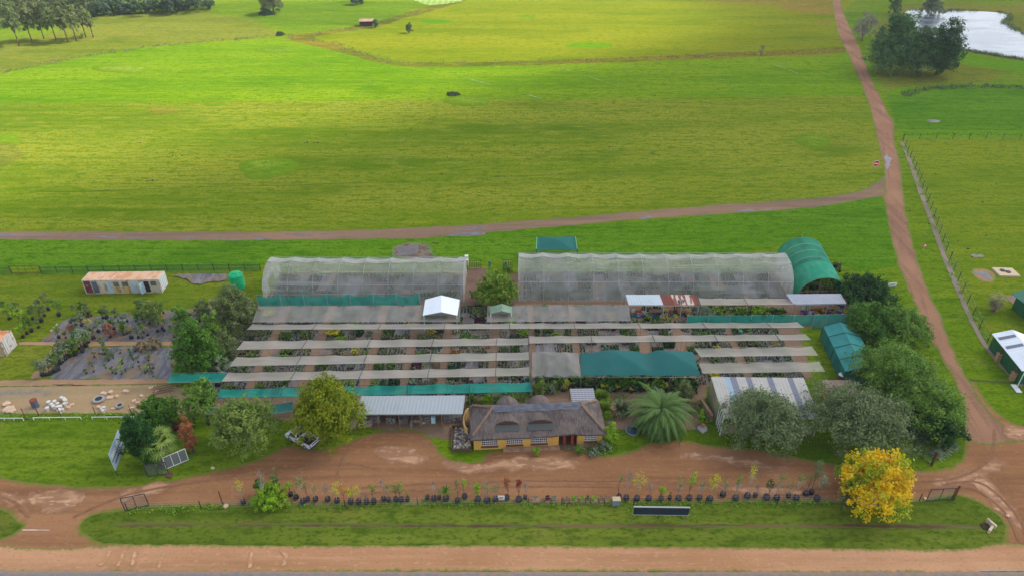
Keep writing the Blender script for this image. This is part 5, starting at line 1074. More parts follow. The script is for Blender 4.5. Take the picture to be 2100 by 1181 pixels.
# ================================================================ pickup
def pickup():
    wp=MAT('white_car_paint',C(222,224,230),rough=.3,spec=.5); gl=MAT('car_glass',C(40,52,58),rough=.08,spec=.8); tyre=MAT('tyre_rubber',C(34,34,36),rough=.8); bedm=MAT('bed_liner',C(44,48,60),rough=.7); bump_=MAT('dark_bumper',C(60,66,84),rough=.5)
    rear=P(646,921); front=P(597,896); d=(front-rear); ang=math.atan2(d.y,d.x); L=4.2; Wd=1.72
    c=rear+d.normalized()*(L/2)+Vector((0,.35,0)); e=empty('pickup_truck',c,ang,'white pickup truck parked under the big yellow green tree','pickup')
    # x forward
    mb=MB(); h0=.35; prof=[(-2.05,.45),(-2.1,.98),(.0,.98),(.02,.98),(.95,1.0),(1.95,.88),(2.1,.7),(2.1,.42),(1.9,.35),(-1.9,.35)]
    # sides as prism but bed hollow: build side panels and bonnet
    for s in (-1,1):
        y=s*Wd/2; yi=y-s*.07
        for a,b in zip(prof,prof[1:]+prof[:1]): mb.face([(a[0],y,a[1]),(b[0],y,b[1]),(b[0],yi,b[1]),(a[0],yi,a[1])])
        mb.face([(p[0],y,p[1]) for p in prof]); mb.face([(p[0],yi,p[1]) for p in prof])
    mb.face([(.9,-Wd/2+.07,1.0),(1.95,-Wd/2+.07,.88),(1.95,Wd/2-.07,.88),(.9,Wd/2-.07,1.0)]); mb.face([(1.95,-Wd/2,.88),(2.1,-Wd/2,.7),(2.1,Wd/2,.7),(1.95,Wd/2,.88)]); mb.face([(2.1,-Wd/2,.7),(2.1,-Wd/2,.42),(2.1,Wd/2,.42),(2.1,Wd/2,.7)])
    mb.box((.02,0,.68),(.08,Wd-.14,.62)); mb.box((.9,0,.68),(.06,Wd-.14,.6)); mb.build('body',wp,e)
    mb=MB(); mb.box((-1.0,0,.5),(2.0,Wd-.15,.06)); mb.build('load_bed',bedm,e)
    mb=MB(); mb.box((-2.07,0,.74),(.07,Wd-.16,.5)); t=mb.build('tailgate',wp,e); m2=MB(); m2.box((-2.115,0,.80),(.02,.9,.16)); m2.build('tailgate_recess',bump_,t)
    mb=MB(); mb.box((-2.14,0,.46),(.12,Wd,.16)); mb.build('rear_bumper',bump_,e); mb=MB(); mb.box((2.13,0,.45),(.14,Wd,.2)); mb.build('front_bumper',bump_,e)
    cab=[(.04,.98),(.16,1.50),(.30,1.56),(.95,1.56),(1.08,1.5),(1.50,.96)]; y0=Wd/2-.02; y1=Wd/2-.2; mb=MB()
    yo=lambda z:y0 if z<1.0 else y1
    for a,b in zip(cab[:-1],cab[1:]): mb.face([(a[0],-yo(a[1]),a[1]),(b[0],-yo(b[1]),b[1]),(b[0],yo(b[1]),b[1]),(a[0],yo(a[1]),a[1])])
    for s in (-1,1): mb.face([(p[0],s*yo(p[1]),p[1]) for p in cab])
    mb.build('cab',wp,e)
    g=MB(); g.face([(1.14,-y1+.02,1.46),(1.47,-y0+.08,1.0),(1.47,y0-.08,1.0),(1.14,y1-.02,1.46)]); 
    mbw=[(v[0]+.03,v[1],v[2]+.02) for v in g.v]; g.v=mbw; g.build('windscreen',gl,e)
    g=MB(); g.face([(.06-.02,-y0+.1,1.05),(.15-.02,-y1+.05,1.45),(.15-.02,y1-.05,1.45),(.04,y0-.1,1.05)]); g.build('rear_window',gl,e)
    for s in (-1,1):
        g=MB(); g.face([(.25,s*(y0+.005),1.03),(1.3,s*(y0+.005),1.03),(1.05,s*(y1+.03),1.46),(.32,s*(y1+.03),1.46)]); g.build('side_window',gl,e)
        m=MB(); m.box((1.2,s*(Wd/2+.1),1.02),(.1,.16,.14)); m.build('wing_mirror',bump_,e)
        m=MB(); m.box((-2.11,s*(Wd/2-.09),.78),(.03,.12,.26)); m.build('tail_light',MAT('tail_red',C(120,30,40)) if 'tail_red' not in bpy.data.materials else bpy.data.materials['tail_red'],e)
        m=MB(); m.box((2.11,s*(Wd/2-.25),.68),(.03,.3,.14)); m.build('headlight',MAT('lamp_glass',C(210,214,220),rough=.1) if 'lamp_glass' not in bpy.data.materials else bpy.data.materials['lamp_glass'],e)
        for x in (-1.2,1.3):
            m=MB(); m.tube((x,s*(Wd/2-.2),.31),(x,s*(Wd/2+.01),.31),.31,.31,18); wv=m.build('wheel',tyre,e); m=MB(); m.tube((x,s*(Wd/2),.31),(x,s*(Wd/2+.03),.31),.17,.17,12); m.build('rim',galv,wv)
pickup()
# ================================================================ vegetation
bark=MAT('bark',C(104,88,74),[('noise',C(76,62,54),.8,3,(1,1,.3),.4,.6)],rough=.95,coords='obj'); barkp=MAT('pale_bark',C(170,160,146),[('noise',C(120,108,98),.7,2,(1,1,.3),.45,.6)],rough=.95,coords='obj')
G={'dark':FOL('dark_leaves',C(52,92,24),C(98,142,38)),'mid':FOL('mid_green_leaves',C(74,114,34),C(130,164,60)),'pale':FOL('pale_green_leaves',C(90,118,50),C(144,162,74)),
 'olive':FOL('olive_leaves',C(90,104,58),C(128,142,84)),'grey':FOL('grey_green_leaves',C(88,106,66),C(132,148,98)),'yolive':FOL('yellow_olive_leaves',C(96,118,10),C(146,156,18),(C(150,128,24),.3,.5)),
 'yellow':FOL('golden_leaves',C(212,172,10),C(246,214,30),(C(146,170,24),.95,.34)),'mango':FOL('mango_leaves',C(52,100,24),C(128,162,40),(C(176,176,70),.5,1.3)),'deep':FOL('deep_green_leaves',C(24,62,22),C(54,100,34)),
 'blue':FOL('blue_green_leaves',C(52,92,44),C(96,134,66)),'gum':FOL('gum_leaves',C(84,104,52),C(136,142,86)),'wood':FOL('far_wood_leaves',C(50,76,54),C(86,108,70)),'lime':FOL('lime_leaves',C(104,150,20),C(160,196,40)),
 'ylw':FOL('yellow_leaves',C(176,166,30),C(206,198,64)),'red':FOL('red_leaves',C(120,50,44),C(170,90,70)),'rust':FOL('rusty_leaves',C(146,84,56),C(184,120,80)),'silver':FOL('silver_leaves',C(120,138,112),C(160,174,146)),
 'bare':FOL('bare_twigs',C(118,108,104),C(150,138,132)),'pink':FOL('pink_flowers',C(206,80,140),C(236,140,170)),'orange':FOL('orange_leaves',C(176,120,44),C(200,150,60)),'white':FOL('white_flowers',C(210,214,200),C(236,236,228)),'purple':FOL('purple_leaves',C(70,36,48),C(104,56,70)),'straw':FOL('dry_leaves',C(136,122,92),C(172,154,118))}
def auto(name,x0,x1,yt,yl,mat,label,cat='tree',group=None,clear=.8,n=None,leaf=.3,ryk=1.0,bk=bark,seed=0,nl=10,inner=.25,tr=.22,clump=.28,rzmin=.5,shape='round',dens=6.5,cs=1.0):
    xc=(x0+x1)/2; yc=(yt+yl)/2; by=yl
    for _ in range(6):
        s=S(xc,by); s2=s*.98; v=(by-590.5)/FPX; a=PITCH+math.atan(v); c,sn=math.cos(a),math.sin(a); rx=(x1-x0)/2/s2; ry=rx*ryk; hy=(yl-yt)/2/s2
        rz=math.sqrt(max((rzmin*hy)**2,hy*hy-(ry*sn)**2))/c; zc=rz+clear; by=yc+zc*c*s2
    hgt=zc+rz; n=n or int(dens*1.35*2*math.pi*rx*max(ry,rz)/(leaf*leaf*.75)); n=min(n,22000)
    o=tree(name,P(xc+(xc-1050)*.0,by),rx*1.0,hgt,mat,bk,label,cat,group,n,leaf,nl,tr=tr,seed=seed,inner=inner,low=max(.02,clear/hgt),clump=clump,dy=ry,shape=shape,csize=cs)
    # lean of verticals in the picture: shift the base so the crown lands where it should
    o.location.x=P(xc,yc,0).x*( (H-zc)/H ) if False else o.location.x
    u=(xc-1050)/FPX; t=(H-zc)/(SP+((yc-590.5)/FPX)*CP); o.location.x=u*t; o.location.y=t*(CP-((yc-590.5)/FPX)*SP); return o
A=auto
A('broadleaf_tree',372,450,777,852,[G['mid']][0],'round bright green tree at the left end of the dark teal nets',seed=1,clear=2.2,leaf=.28)
A('broadleaf_tree',424,572,806,914,G['pale'],'wide pale green spreading tree left of the yellow green tree',seed=2,clear=1.6,leaf=.26,nl=14,bk=barkp,dens=4.2)
A('broadleaf_tree',592,742,764,896,G['yolive'],'big yellow green tree standing over the white pickup truck',seed=3,clear=1.8,leaf=.28,nl=18,dens=9,cs=.8)
A('mango_tree',970,1062,552,628,G['mango'],'dense round mango like tree at the head of the brown central path',seed=4,clear=.6,leaf=.32,dens=8,nl=12,cs=.6,clump=.22)
A('hedge_tree',350,450,655,768,G['dark'],'large dark green tree clump beside the left weed mats',seed=5,clear=.2,leaf=.28,dens=7,nl=12)
A('hedge_tree',426,524,582,672,G['olive'],'dull olive tree just in front of the green water tank',seed=6,clear=.2,leaf=.26,dens=5,nl=12)
A('bush',408,462,640,700,G['mid'],'mid green bush between the olive tree and the dark tree clump',seed=7,cat='bush',clear=.1,leaf=.26)
A('bush',432,490,672,735,G['olive'],'sprawling olive bush at the left ends of the pale net strips',seed=8,cat='bush',clear=.05,leaf=.22,dens=4,rzmin=.4)
A('bush',425,470,722,768,G['silver'],'grey scrubby bush above the far left teal net',seed=9,cat='bush',clear=.05,leaf=.2,dens=3.5,rzmin=.4)
A('willow_tree',1488,1652,786,914,G['grey'],'grey green willow like tree covering the middle of the striped shed roof',seed=10,clear=1.4,leaf=.24,nl=16,dens=5,bk=barkp)
A('willow_tree',1655,1868,776,922,G['grey'],'largest grey green tree right of the striped shed roof',seed=11,clear=1.2,leaf=.25,nl=18,dens=6)
A('roadside_tree',1728,1832,555,632,G['deep'],'dark green tree farthest back in the row by the right track',seed=12,clear=.8,leaf=.3)
A('roadside_tree',1736,1850,608,700,G['dark'],'second dark tree of the right track row, behind the teal hut',seed=13,clear=.8,leaf=.3,nl=12)
A('roadside_tree',1790,1908,622,705,G['mid'],'feathery mid green tree of the right track row, at the track edge',seed=14,clear=1,leaf=.26,nl=12)
A('roadside_tree',1750,1928,690,812,G['mid'],'large bright green tree of the right track row beside the teal hut',seed=15,clear=1.2,leaf=.27,nl=16)
A('roadside_tree',1824,1976,764,874,G['mid'],'loose mid green tree of the right track row at the bend',seed=16,clear=1,leaf=.27,nl=14)
A('roadside_tree',1866,1974,828,906,G['deep'],'lowest and darkest tree of the right track row, above the aloes',seed=17,clear=.3,leaf=.28,nl=12)
A('golden_tree',1732,1874,912,1042,G['yellow'],'bright golden yellow tree on the verge near the right gate',seed=18,clear=1.2,leaf=.30,nl=16,dens=6,cs=.7)
A('bush',1722,1760,930,985,G['lime'],'lime green lower branch bush on the left side of the golden tree',cat='bush',seed=19,clear=.8,leaf=.25)
A('bush',1728,1760,975,1030,G['grey'],'grey green potted bush left of the golden tree',cat='bush',seed=20,clear=.3,leaf=.22,dens=4)
# left corner planting
A('bush',248,322,848,950,G['deep'],'big dark green bush clump behind the edge on roadside sign',cat='bush',seed=21,clear=.1,leaf=.26,nl=14)
A('bush',268,372,806,890,G['dark'],'dark green bush clump directly below the sand yard',cat='bush',seed=22,clear=.1,leaf=.26,nl=12)
A('bush',318,350,848,882,G['silver'],'small silvery bush above the fan palm',cat='bush',seed=23,clear=.1,leaf=.22)
A('bush',370,402,862,925,G['rust'],'rusty red bush right of the fan palm',cat='bush',seed=24,clear=.1,leaf=.22,dens=4)
A('bush',345,372,858,884,G['red'],'dark red bush above the fan palm',cat='bush',seed=25,clear=.1,leaf=.2,dens=4)
A('bush',300,330,925,952,G['rust'],'low rusty brown bush at the foot of the fan palm',cat='bush',seed=26,clear=.02,leaf=.2,dens=4)
A('bush',285,318,925,952,G['lime'],'small lime green bush left of the fan palm foot',cat='bush',seed=27,clear=.02,leaf=.2,dens=4)
A('bush',370,410,838,872,G['mid'],'green bush under the round tree at left',cat='bush',seed=28,clear=.02,leaf=.2,dens=4)
# right side by pond
A('willow_tree',1790,1890,36,142,G['blue'],'left half of the big dark tree clump in front of the pond',seed=29,clear=.5,leaf=.55,nl=14)
A('willow_tree',1850,1940,52,146,G['blue'],'middle of the big dark tree clump in front of the pond',seed=30,clear=.5,leaf=.55,nl=12)
A('willow_tree',1895,1976,48,148,G['deep'],'right part of the big dark tree clump in front of the pond',seed=31,clear=.5,leaf=.5,nl=12)
A('bare_tree',1750,1800,28,80,G['bare'],'leafless greyish tree between the track and the pond clump',seed=32,clear=.5,leaf=.3,nl=9,dens=1.6)
A('waterside_tree',1824,1850,-8,26,G['blue'],'small dark tree at the left corner of the pond',seed=33,clear=.4,leaf=.5)
A('waterside_tree',1893,1938,-10,26,G['grey'],'grey green tree leaning over the far bank of the pond',seed=34,clear=.3,leaf=.5)
A('bush',1556,1569,92,110,G['bare'],'tiny bare sapling on the field boundary line',cat='sapling',seed=35,clear=.6,leaf=.25,dens=1.3,nl=4,tr=.1)
A('bush',740,776,36,58,G['blue'],'round dark bush beside the tiny brown hut',cat='bush',seed=36,clear=.1,leaf=.5) if False else None
A('field_bush',762,777,38,56,G['blue'],'round dark bush beside the tiny brown hut',cat='bush',seed=36,clear=.1,leaf=.45)
A('field_bush',831,846,46,67,G['blue'],'lone upright dark bush on the sunny far field',cat='bush',seed=37,clear=.1,leaf=.4)
A('field_bush',716,746,-12,9,G['wood'],'bush at the top frame edge left of the striped field',cat='bush',seed=38,clear=.1,leaf=.5)
A('field_tree',532,580,-30,18,G['gum'],'lone tree casting a shadow on the sunny field at the top',seed=39,clear=1.5,leaf=.5,tr=.4)
A('field_bush',528,562,20,31,G['wood'],'low dark bush under the lone field tree',cat='bush',seed=40,clear=.02,leaf=.4,rzmin=.3)
A('field_bush',565,584,66,73,G['wood'],'low dark bush where the rough field lines meet',cat='bush',seed=41,clear=.02,leaf=.3,rzmin=.3)
A('field_bush',915,944,190,196,G['wood'],'flat dark weed clump in the middle of the big field',cat='bush',seed=42,clear=.02,leaf=.3,rzmin=.5)
# gum trees with visible trunks, top left
gums=[(18,0,70,78),(45,-6,62,84),(72,-4,58,78),(98,4,60,76),(122,2,64,72),(140,0,62,70),(162,6,56,66),(182,34,58,72),(8,-20,40,80),(30,-26,30,70),(60,-30,26,60),(92,-30,22,56),(120,-30,22,52),(148,-28,20,50),(168,-20,26,50)]
words=['leftmost, leaning','second','third','fourth','fifth, twin stemmed','sixth','seventh','last, small slender']
for k,(x,yt,yl,yb) in enumerate(gums):
    lab=(words[k]+' gum tree from the left along the front of the top left wood') if k<8 else 'gum tree standing in the second rank of the top left wood'
    w_=20 if k!=7 else 9
    A('gum_tree',x-w_,x+w_,yt,yl,G['gum'] if k%3 else G['olive'],lab,group='gum trees at the top left' if k>=8 else 'front gum trees',seed=50+k,clear=3.2 if k<8 else 2,leaf=.55,nl=7,tr=.22,dens=4)
# far wood as one mass
def wood_mass():
    lobes=[]; rs=np.random.default_rng(77)
    for k in range(110):
        x=rs.uniform(-60,430); y=rs.uniform(-40,28-(x>180)*abs(x-180)*.05); 
        if x<185: y=rs.uniform(-45,20)
        p=P(x,y+12); r=rs.uniform(4,6.5); lobes.append((p.x,p.y,rs.uniform(3,5.5),r,r,rs.uniform(3.5,5)))
    for k in range(50):
        x=rs.uniform(190,440); y=30-(x-200)*.055; p=P(x,y+rs.uniform(0,4)); r=rs.uniform(2,3.6); lobes.append((p.x,p.y,r*.6,r,r,r*.9))
    V,F,T=crown_np(lobes,60000,.85,rs,.3,.2); o=mesh_np('far_wood',V,F,G['wood'],attrs={'tint':T}); tag(o,'dark far wood filling the top left corner behind the gum trees','wood',kind='stuff')
wood_mass()
# tufts and weeds (uncountable)
def weeds(name,label,lines,n,size,mats,spread,h=.35,seed=0,cat='weeds',leaf=None):
    rs=np.random.default_rng(seed); CE=[];NO=[]; 
    for (pts,wt) in lines:
        w_=[P(*p) for p in pts]; seg=[(b-a).length for a,b in zip(w_[:-1],w_[1:])]; tot=sum(seg); m=int(n*wt)
        nc=max(3,m//14); ks=rs.choice(len(seg),nc,p=np.array(seg)/tot); t=rs.random(nc)
        A_=np.array([w_[k] for k in ks]); B_=np.array([w_[k+1] for k in ks]); C_=A_+(B_-A_)*t[:,None]+rs.normal(0,spread,(nc,3))*[1,1,0]
        k=rs.integers(0,nc,m); o=rs.normal(0,.3*size*3,(m,3)); o[:,2]=np.abs(rs.normal(0,h,m)); CE.append(C_[k]+o)
    CE=np.concatenate(CE); CE[:,2]=np.abs(CE[:,2])+.03; NO=rs.normal(0,1,CE.shape)+[0,0,.8]; V,F=leaves(CE,NO,leaf or size,rs); T=np.repeat(rs.random(len(CE)),4)
    mi=rs.integers(0,len(mats),len(CE)); o=mesh_np(name,V,F,mats,attrs={'tint':T},midx=mi); tag(o,label,cat,kind='stuff')
weeds('tall_weeds','rough weeds and tall grass along the far field boundaries',[([(0,150),(150,121),(300,97),(450,84),(575,73)],.3),([(575,73),(690,92),(800,128),(900,131),(1200,125),(1735,105)],.5),([(640,72),(740,56),(860,24),(960,0)],.2)],5500,.35,[G['straw'],G['pale'],G['olive']],1.2,.14,1)
weeds('reeds','reeds and rank grass around the pond banks',[([(1900,84),(1965,102),(2100,124)],.5),([(1858,30),(1870,58),(1900,88)],.15),([(2050,25),(2075,32),(2062,46),(2080,60),(2110,72)],.25),([(1850,196),(1905,182),(2000,178),(2100,181)],.3),([(1870,22),(2000,22)],.15)],9000,.35,[G['mid'],G['wood'],G['olive']],.8,.35,2,'reeds')
weeds('fence_weeds','bright weeds growing along the right fences and their corner',[([(1842,276),(2000,276),(2100,277)],.35),([(1853,300),(1893,395),(1941,520),(1992,644),(2040,725)],.25),([(1620,430),(1640,480),(1660,500)],.05)],3500,.25,[G['lime'],G['mid']],.5,.2,3)
weeds('verge_weeds','rank grass and weeds along the potted row and gate posts',[([(500,1036),(1000,1032),(1260,1033)],.3),([(1260,1034),(1700,1031)],.3),([(260,1048),(460,1040)],.15),([(-10,856),(280,855)],.2),([(1290,1055),(1415,1056)],.1)],4500,.18,[G['lime'],G['mid']],.25,.12,4)
weeds('yard_scrub','scrubby low growth between the left trees and the nets',[([(440,700),(380,690)],.1),([(480,690),(450,740),(400,760)],.5),([(500,640),(470,700)],.3),([(530,615),(520,660)],.1)],7000,.22,[G['olive'],G['straw'],G['mid'],G['wood']],1.6,.3,5)
weeds('border_shrubbery','mixed low shrubbery behind the thatched house and stone store',[([(960,825),(1060,815),(1090,812)],.35),([(1100,805),(1165,790)],.15),([(1240,860),(1245,905),(1225,925)],.2),([(1190,925),(1240,915)],.1),([(1420,830),(1445,860)],.1),([(1270,815),(1290,850)],.1)],6500,.2,[G['mid'],G['dark'],G['lime'],G['silver'],G['olive']],.7,.35,6)
# ---- palms
def palm(px,py,R_,h,nf,label,seed,mats,fan=False,tr=.4,droop=1.0,skirt=None):
    rs=np.random.default_rng(seed); e=empty('palm_tree',P(px,py),0,label,'palm'); V=[];F=[];T=[]
    def quad(a,b,c,d,t): k=len(V); V.extend([a,b,c,d]); F.append((k,k+1,k+2,k+3)); T.extend([t]*4)
    for i in range(nf):
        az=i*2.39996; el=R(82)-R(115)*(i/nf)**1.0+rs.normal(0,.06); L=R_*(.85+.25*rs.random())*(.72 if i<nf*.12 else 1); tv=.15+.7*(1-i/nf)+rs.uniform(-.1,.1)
        p=np.array([0,0,h]); dirh=np.array([math.cos(az),math.sin(az)]); ang=el; m=14; pts=[p.copy()]
        for k in range(m): 
            st=L/m; p=p+np.array([dirh[0]*math.cos(ang)*st,dirh[1]*math.cos(ang)*st,math.sin(ang)*st]); ang-=.11*droop*(1 if ang>-1.3 else 0); pts.append(p.copy())
        side=np.array([-dirh[1],dirh[0],0])
        if not fan:
            for k in range(1,m+1):
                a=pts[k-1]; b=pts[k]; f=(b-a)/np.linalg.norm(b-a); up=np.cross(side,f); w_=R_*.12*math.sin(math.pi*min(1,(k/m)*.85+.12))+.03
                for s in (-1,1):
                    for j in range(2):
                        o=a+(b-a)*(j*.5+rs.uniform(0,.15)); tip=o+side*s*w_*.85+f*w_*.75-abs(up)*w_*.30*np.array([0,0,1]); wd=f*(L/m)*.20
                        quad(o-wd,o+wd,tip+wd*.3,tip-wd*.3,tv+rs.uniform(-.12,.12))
                quad(a-side*.03,a+side*.03,b+side*.03,b-side*.03,.9)
        else:
            mid=pts[7]; 
            for k in range(0,7): quad(pts[k]-side*.03,pts[k]+side*.03,pts[k+1]+side*.03,pts[k+1]-side*.03,.8)
            f=(pts[8]-pts[7]); f/=np.linalg.norm(f); fr=L*.42
            for j in range(11):
                a_=R(-100)+R(200)*j/10; dv=f*math.cos(a_)+side*math.sin(a_); tip=mid+dv*fr+np.array([0,0,-.12*fr*(1+abs(math.sin(a_)))]); wv=np.cross(dv,[0,0,1.0]); wv/=np.linalg.norm(wv)+1e-6
                mm=mid+dv*fr*.5; quad(mid,mm-wv*fr*.06,tip,mm+wv*fr*.06,tv+rs.uniform(-.2,.2))
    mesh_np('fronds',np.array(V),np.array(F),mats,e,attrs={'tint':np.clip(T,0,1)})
    mb=MB(); 
    for k in range(8): z0=-.1+h*k/8; mb.tube((0,0,z0),(0,0,h*(k+1)/8-.05),tr*1.1,tr*.95,10)
    mb.build('trunk',bark,e)
    if skirt:
        V=[];F=[]; 
        for i in range(90):
            a=rs.random()*6.28; z=h*rs.uniform(.55,.98); r=tr*1.2; x,y=math.cos(a),math.sin(a); l=R_*.5*rs.uniform(.6,1.1); k=len(V)
            V+= [(x*r,y*r,z),(x*(r+l*.5)-y*.15,y*(r+l*.5)+x*.15,z-l*.45),(x*(r+l*.55),y*(r+l*.55),z-l*.9),(x*(r+l*.5)+y*.15,y*(r+l*.5)-x*.15,z-l*.45)]; F.append((k,k+1,k+2,k+3))
        V=np.array(V); V[:,2]=np.maximum(V[:,2],.05); mesh_np('dead_skirt',V,np.array(F),G['straw'],e,attrs={'tint':rs.random(len(V))})
    return e
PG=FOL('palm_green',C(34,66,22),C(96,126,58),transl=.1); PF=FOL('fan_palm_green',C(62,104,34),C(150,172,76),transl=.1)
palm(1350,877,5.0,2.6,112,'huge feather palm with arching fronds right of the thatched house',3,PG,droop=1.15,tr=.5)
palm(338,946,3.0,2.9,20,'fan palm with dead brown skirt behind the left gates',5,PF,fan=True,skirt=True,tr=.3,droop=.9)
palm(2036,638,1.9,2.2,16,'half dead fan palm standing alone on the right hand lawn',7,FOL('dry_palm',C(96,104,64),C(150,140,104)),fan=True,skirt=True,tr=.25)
def rosette(name,px,py,R_,n,mat,label,cat,seed,group=None,h=.0,up=.75):
    rs=np.random.default_rng(seed); V=[];F=[];T=[]
    for i in range(n):
        az=i*2.4; el=R(80)-R(85)*i/n*up/.75; d=np.array([math.cos(az)*math.cos(el),math.sin(az)*math.cos(el),math.sin(el)]); s=np.array([-math.sin(az),math.cos(az),0]); L=R_*rs.uniform(.8,1.1); w_=R_*.07
        a=np.array([0,0,h+.05]); m=a+d*L*.55; t=a+d*L+np.array([0,0,-L*.15]); k=len(V); V+= [a,m-s*w_,t,m+s*w_]; F.append((k,k+1,k+2,k+3)); T+=[rs.random()]*4
    o=mesh_np(name,np.array(V),np.array(F),mat,attrs={'tint':T}); o.location=P(px,py); return tag(o,label,cat,group)
alo=FOL('aloe_green',C(120,140,112),C(172,184,150))
for k,(x,y,r,lab) in enumerate([(1871,886,1.0,'upper left pale aloe by the right gate'),(1897,901,1.0,'greenest aloe directly behind the right gate'),(1944,911,1.2,'large aloe right beside the white tilted sign'),(1935,926,1.2,'wide aloe at the middle of the aloe clump'),(1922,935,1.0,'lowest small aloe next to the gate post'),(1954,918,.9,'rightmost aloe of the clump')]): rosette('aloe',x,y,r,60,alo,lab,'aloe',k,h=.1)
rosette('yucca',1272,846,1.7,130,FOL('yucca_green',C(66,86,56),C(150,164,120)),'dark spiky yucca between the house and the big palm','yucca',9,h=.5)
rosette('fountain_grass',1232,822,1.5,320,FOL('grassy_green',C(96,134,30),C(156,182,64)),'upper of two bright grassy mounds behind the house end','grass plant',10,h=.5,up=.85)
rosette('fountain_grass',1237,848,1.6,320,bpy.data.materials['grassy_green'],'lower of two bright grassy mounds behind the house end','grass plant',11,h=.5,up=.85)
for k,(x0,x1,yt,yl,g,lab) in enumerate([(1090,1107,914,934,'lime','flowering bush before the third house window'),(1178,1196,908,932,'mid','green bush right of the porch step'),(1238,1268,868,912,'lime','leafy yellow green bush at the right corner of the house'),(1206,1232,916,936,'silver','grey blue low shrub before the right house window'),(1228,1252,900,922,'silver','grey blue shrub at the right front corner of the house'),(955,979,810,834,'dark','rounded dark shrub behind the stone store end'),(987,1012,806,836,'lime','bright shrub behind the left end of the thatch'),(1012,1032,812,832,'mid','green shrub behind the left rear thatch hump'),(1040,1058,804,824,'lime','bright small shrub behind the ridge between the humps'),(1385,1425,776,830,'olive','olive shrub behind the right side of the big palm'),(1430,1446,842,870,'lime','lime shrub left of the large striped shed'),
    (1098,1118,776,812,'pale','tall flowering shrub below the pale grey sail'),(1122,1140,786,806,'silver','silvery potted shrub cluster on the brown garden path'),(1150,1168,776,800,'ylw','yellow leaved shrub right of the garden path'),(1232,1262,772,800,'dark','dark bush under the front edge of the teal sail, left'),(1265,1295,774,800,'dark','dark bush under the front edge of the teal sail, middle'),(1300,1325,775,798,'deep','darkest bush under the front edge of the teal sail'),(1405,1432,775,806,'deep','dark bush at the right end of the teal sail'),
    (560,584,1012,1036,'lime','x')]):
    if lab!='x': A('shrub',x0,x1,yt,yl,G[g],lab,cat='shrub',seed=200+k,clear=.05,leaf=.16,nl=7,dens=6,tr=.05,rzmin=.5)
A('shrub',512,590,985,1045,G['lime'],'large sprawling bright shrub at the left of the potted row',cat='shrub',seed=300,clear=.05,leaf=.2,nl=12,dens=4)
A('shrub',518,540,978,1010,G['dark'],'compact dark conical shrub rising behind the sprawling shrub',cat='shrub',seed=301,clear=.4,leaf=.16,nl=5,dens=7)
A('shrub',552,572,960,1005,G['olive'],'thin olive sapling rising behind the sprawling shrub',cat='sapling',seed=302,clear=1.0,leaf=.14,nl=6,dens=2,tr=.06)
# ---- potted trees along the verge
bagm=MAT('black_nursery_bag',C(40,40,46),[('noise',C(62,60,64),.7,4,(1,1,1),.4,.6)],rough=.6,coords='obj'); potsoil=MAT('pot_soil',C(84,66,54),rough=1)
ordn=['1st','2nd','3rd']+[f'{i}th' for i in range(4,90)]
row=[ # x, base y, top y, half width px, colour, density, pot r
 (500,1036,980,12,'ylw',1.0,.3),(548,1038,962,7,'bare',1.0,.3),(597,1020,985,8,'lime',4,.28),(608,1026,1000,5,'mid',2,.33),(622,1034,968,11,'pale',1.6,.36),(632,1030,985,8,'olive',1.4,.28),(648,1030,990,9,'pale',1.1,.33),(673,1030,986,8,'bare',1,.33),(692,1033,988,14,'ylw',1.7,.33),(707,1033,990,12,'orange',1.0,.0),(720,1035,1000,9,'ylw',4.5,.36),(736,1035,997,8,'ylw',3.5,.34),(752,1035,1008,3,'bare',1,.33),(767,1034,983,6,'mid',3.2,.34),(787,1029,976,4,'bare',1,.28),(797,1031,992,7,'pale',1.4,.28),(812,1030,990,9,'mid',2.2,.3),(823,1031,987,10,'mid',2.2,.34),(836,1030,1008,5,'mid',3,.26),
 (877,1027,1006,4,'silver',2,.26),(890,1028,984,5,'bare',1,.34),(901,1026,1000,3,'bare',1,.24),(938,1032,978,6,'olive',1.6,.3),(953,1024,978,6,'lime',3.2,.33),(980,1030,989,11,'lime',5,.37),(998,1032,986,9,'pale',1.4,.35),(1017,1030,990,10,'pale',1.4,.35),(1039,1027,976,8,'rust',5,.35),(1064,1030,978,8,'red',5,.38),(1077,1026,985,4,'bare',1,.24),
 (1269,1024,970,5,'mid',1.3,.3),(1284,1027,958,6,'bare',1,.36),(1306,1028,965,16,'ylw',1.2,.36),(1330,1028,985,6,'bare',1,.36),(1355,1029,992,8,'lime',6,.33),(1373,1027,1005,4,'mid',2,.24),(1391,1028,978,9,'pale',1.2,.36),(1413,1027,966,9,'lime',3,.36),(1434,1027,985,8,'pale',1.2,.33),(1456,1029,976,14,'ylw',3.4,.35),(1482,1020,978,8,'pale',1.6,.36),(1508,1027,972,8,'pale',2.2,.38),(1532,1023,950,11,'ylw',1.0,.38),(1548,1022,990,5,'bare',1,.28),(1571,1026,980,10,'deep',2.6,.42),(1592,1027,968,11,'pale',1.1,.37),(1616,1023,985,7,'pale',1.2,.28),(1632,1027,968,9,'pale',1.2,.38),(1652,1018,962,7,'olive',1.5,.36),(1663,1015,944,9,'grey',4.5,.32),(1675,1028,972,11,'silver',2.2,.38),(1732,1030,985,7,'grey',2.2,.36)]
cname={'ylw':'yellow leaved','bare':'bare twiggy','lime':'bright green','mid':'mid green','pale':'pale green','olive':'olive green','orange':'orange tinged','silver':'silvery grey','rust':'rust and green leaved','red':'dark red leaved','deep':'dark green','grey':'grey green'}
def bag(mb,r,h,c=(0,0)):
    mb.mat(0).lathe((c[0],c[1],0),[(r*.85,0),(r,.08),(r*1.02,h*.7),(r*.97,h),(r*.86,h*.96)],12); mb.mat(1).lathe((c[0],c[1],h*.86),[(r*.86,0),(r*.5,.02)],10); return mb
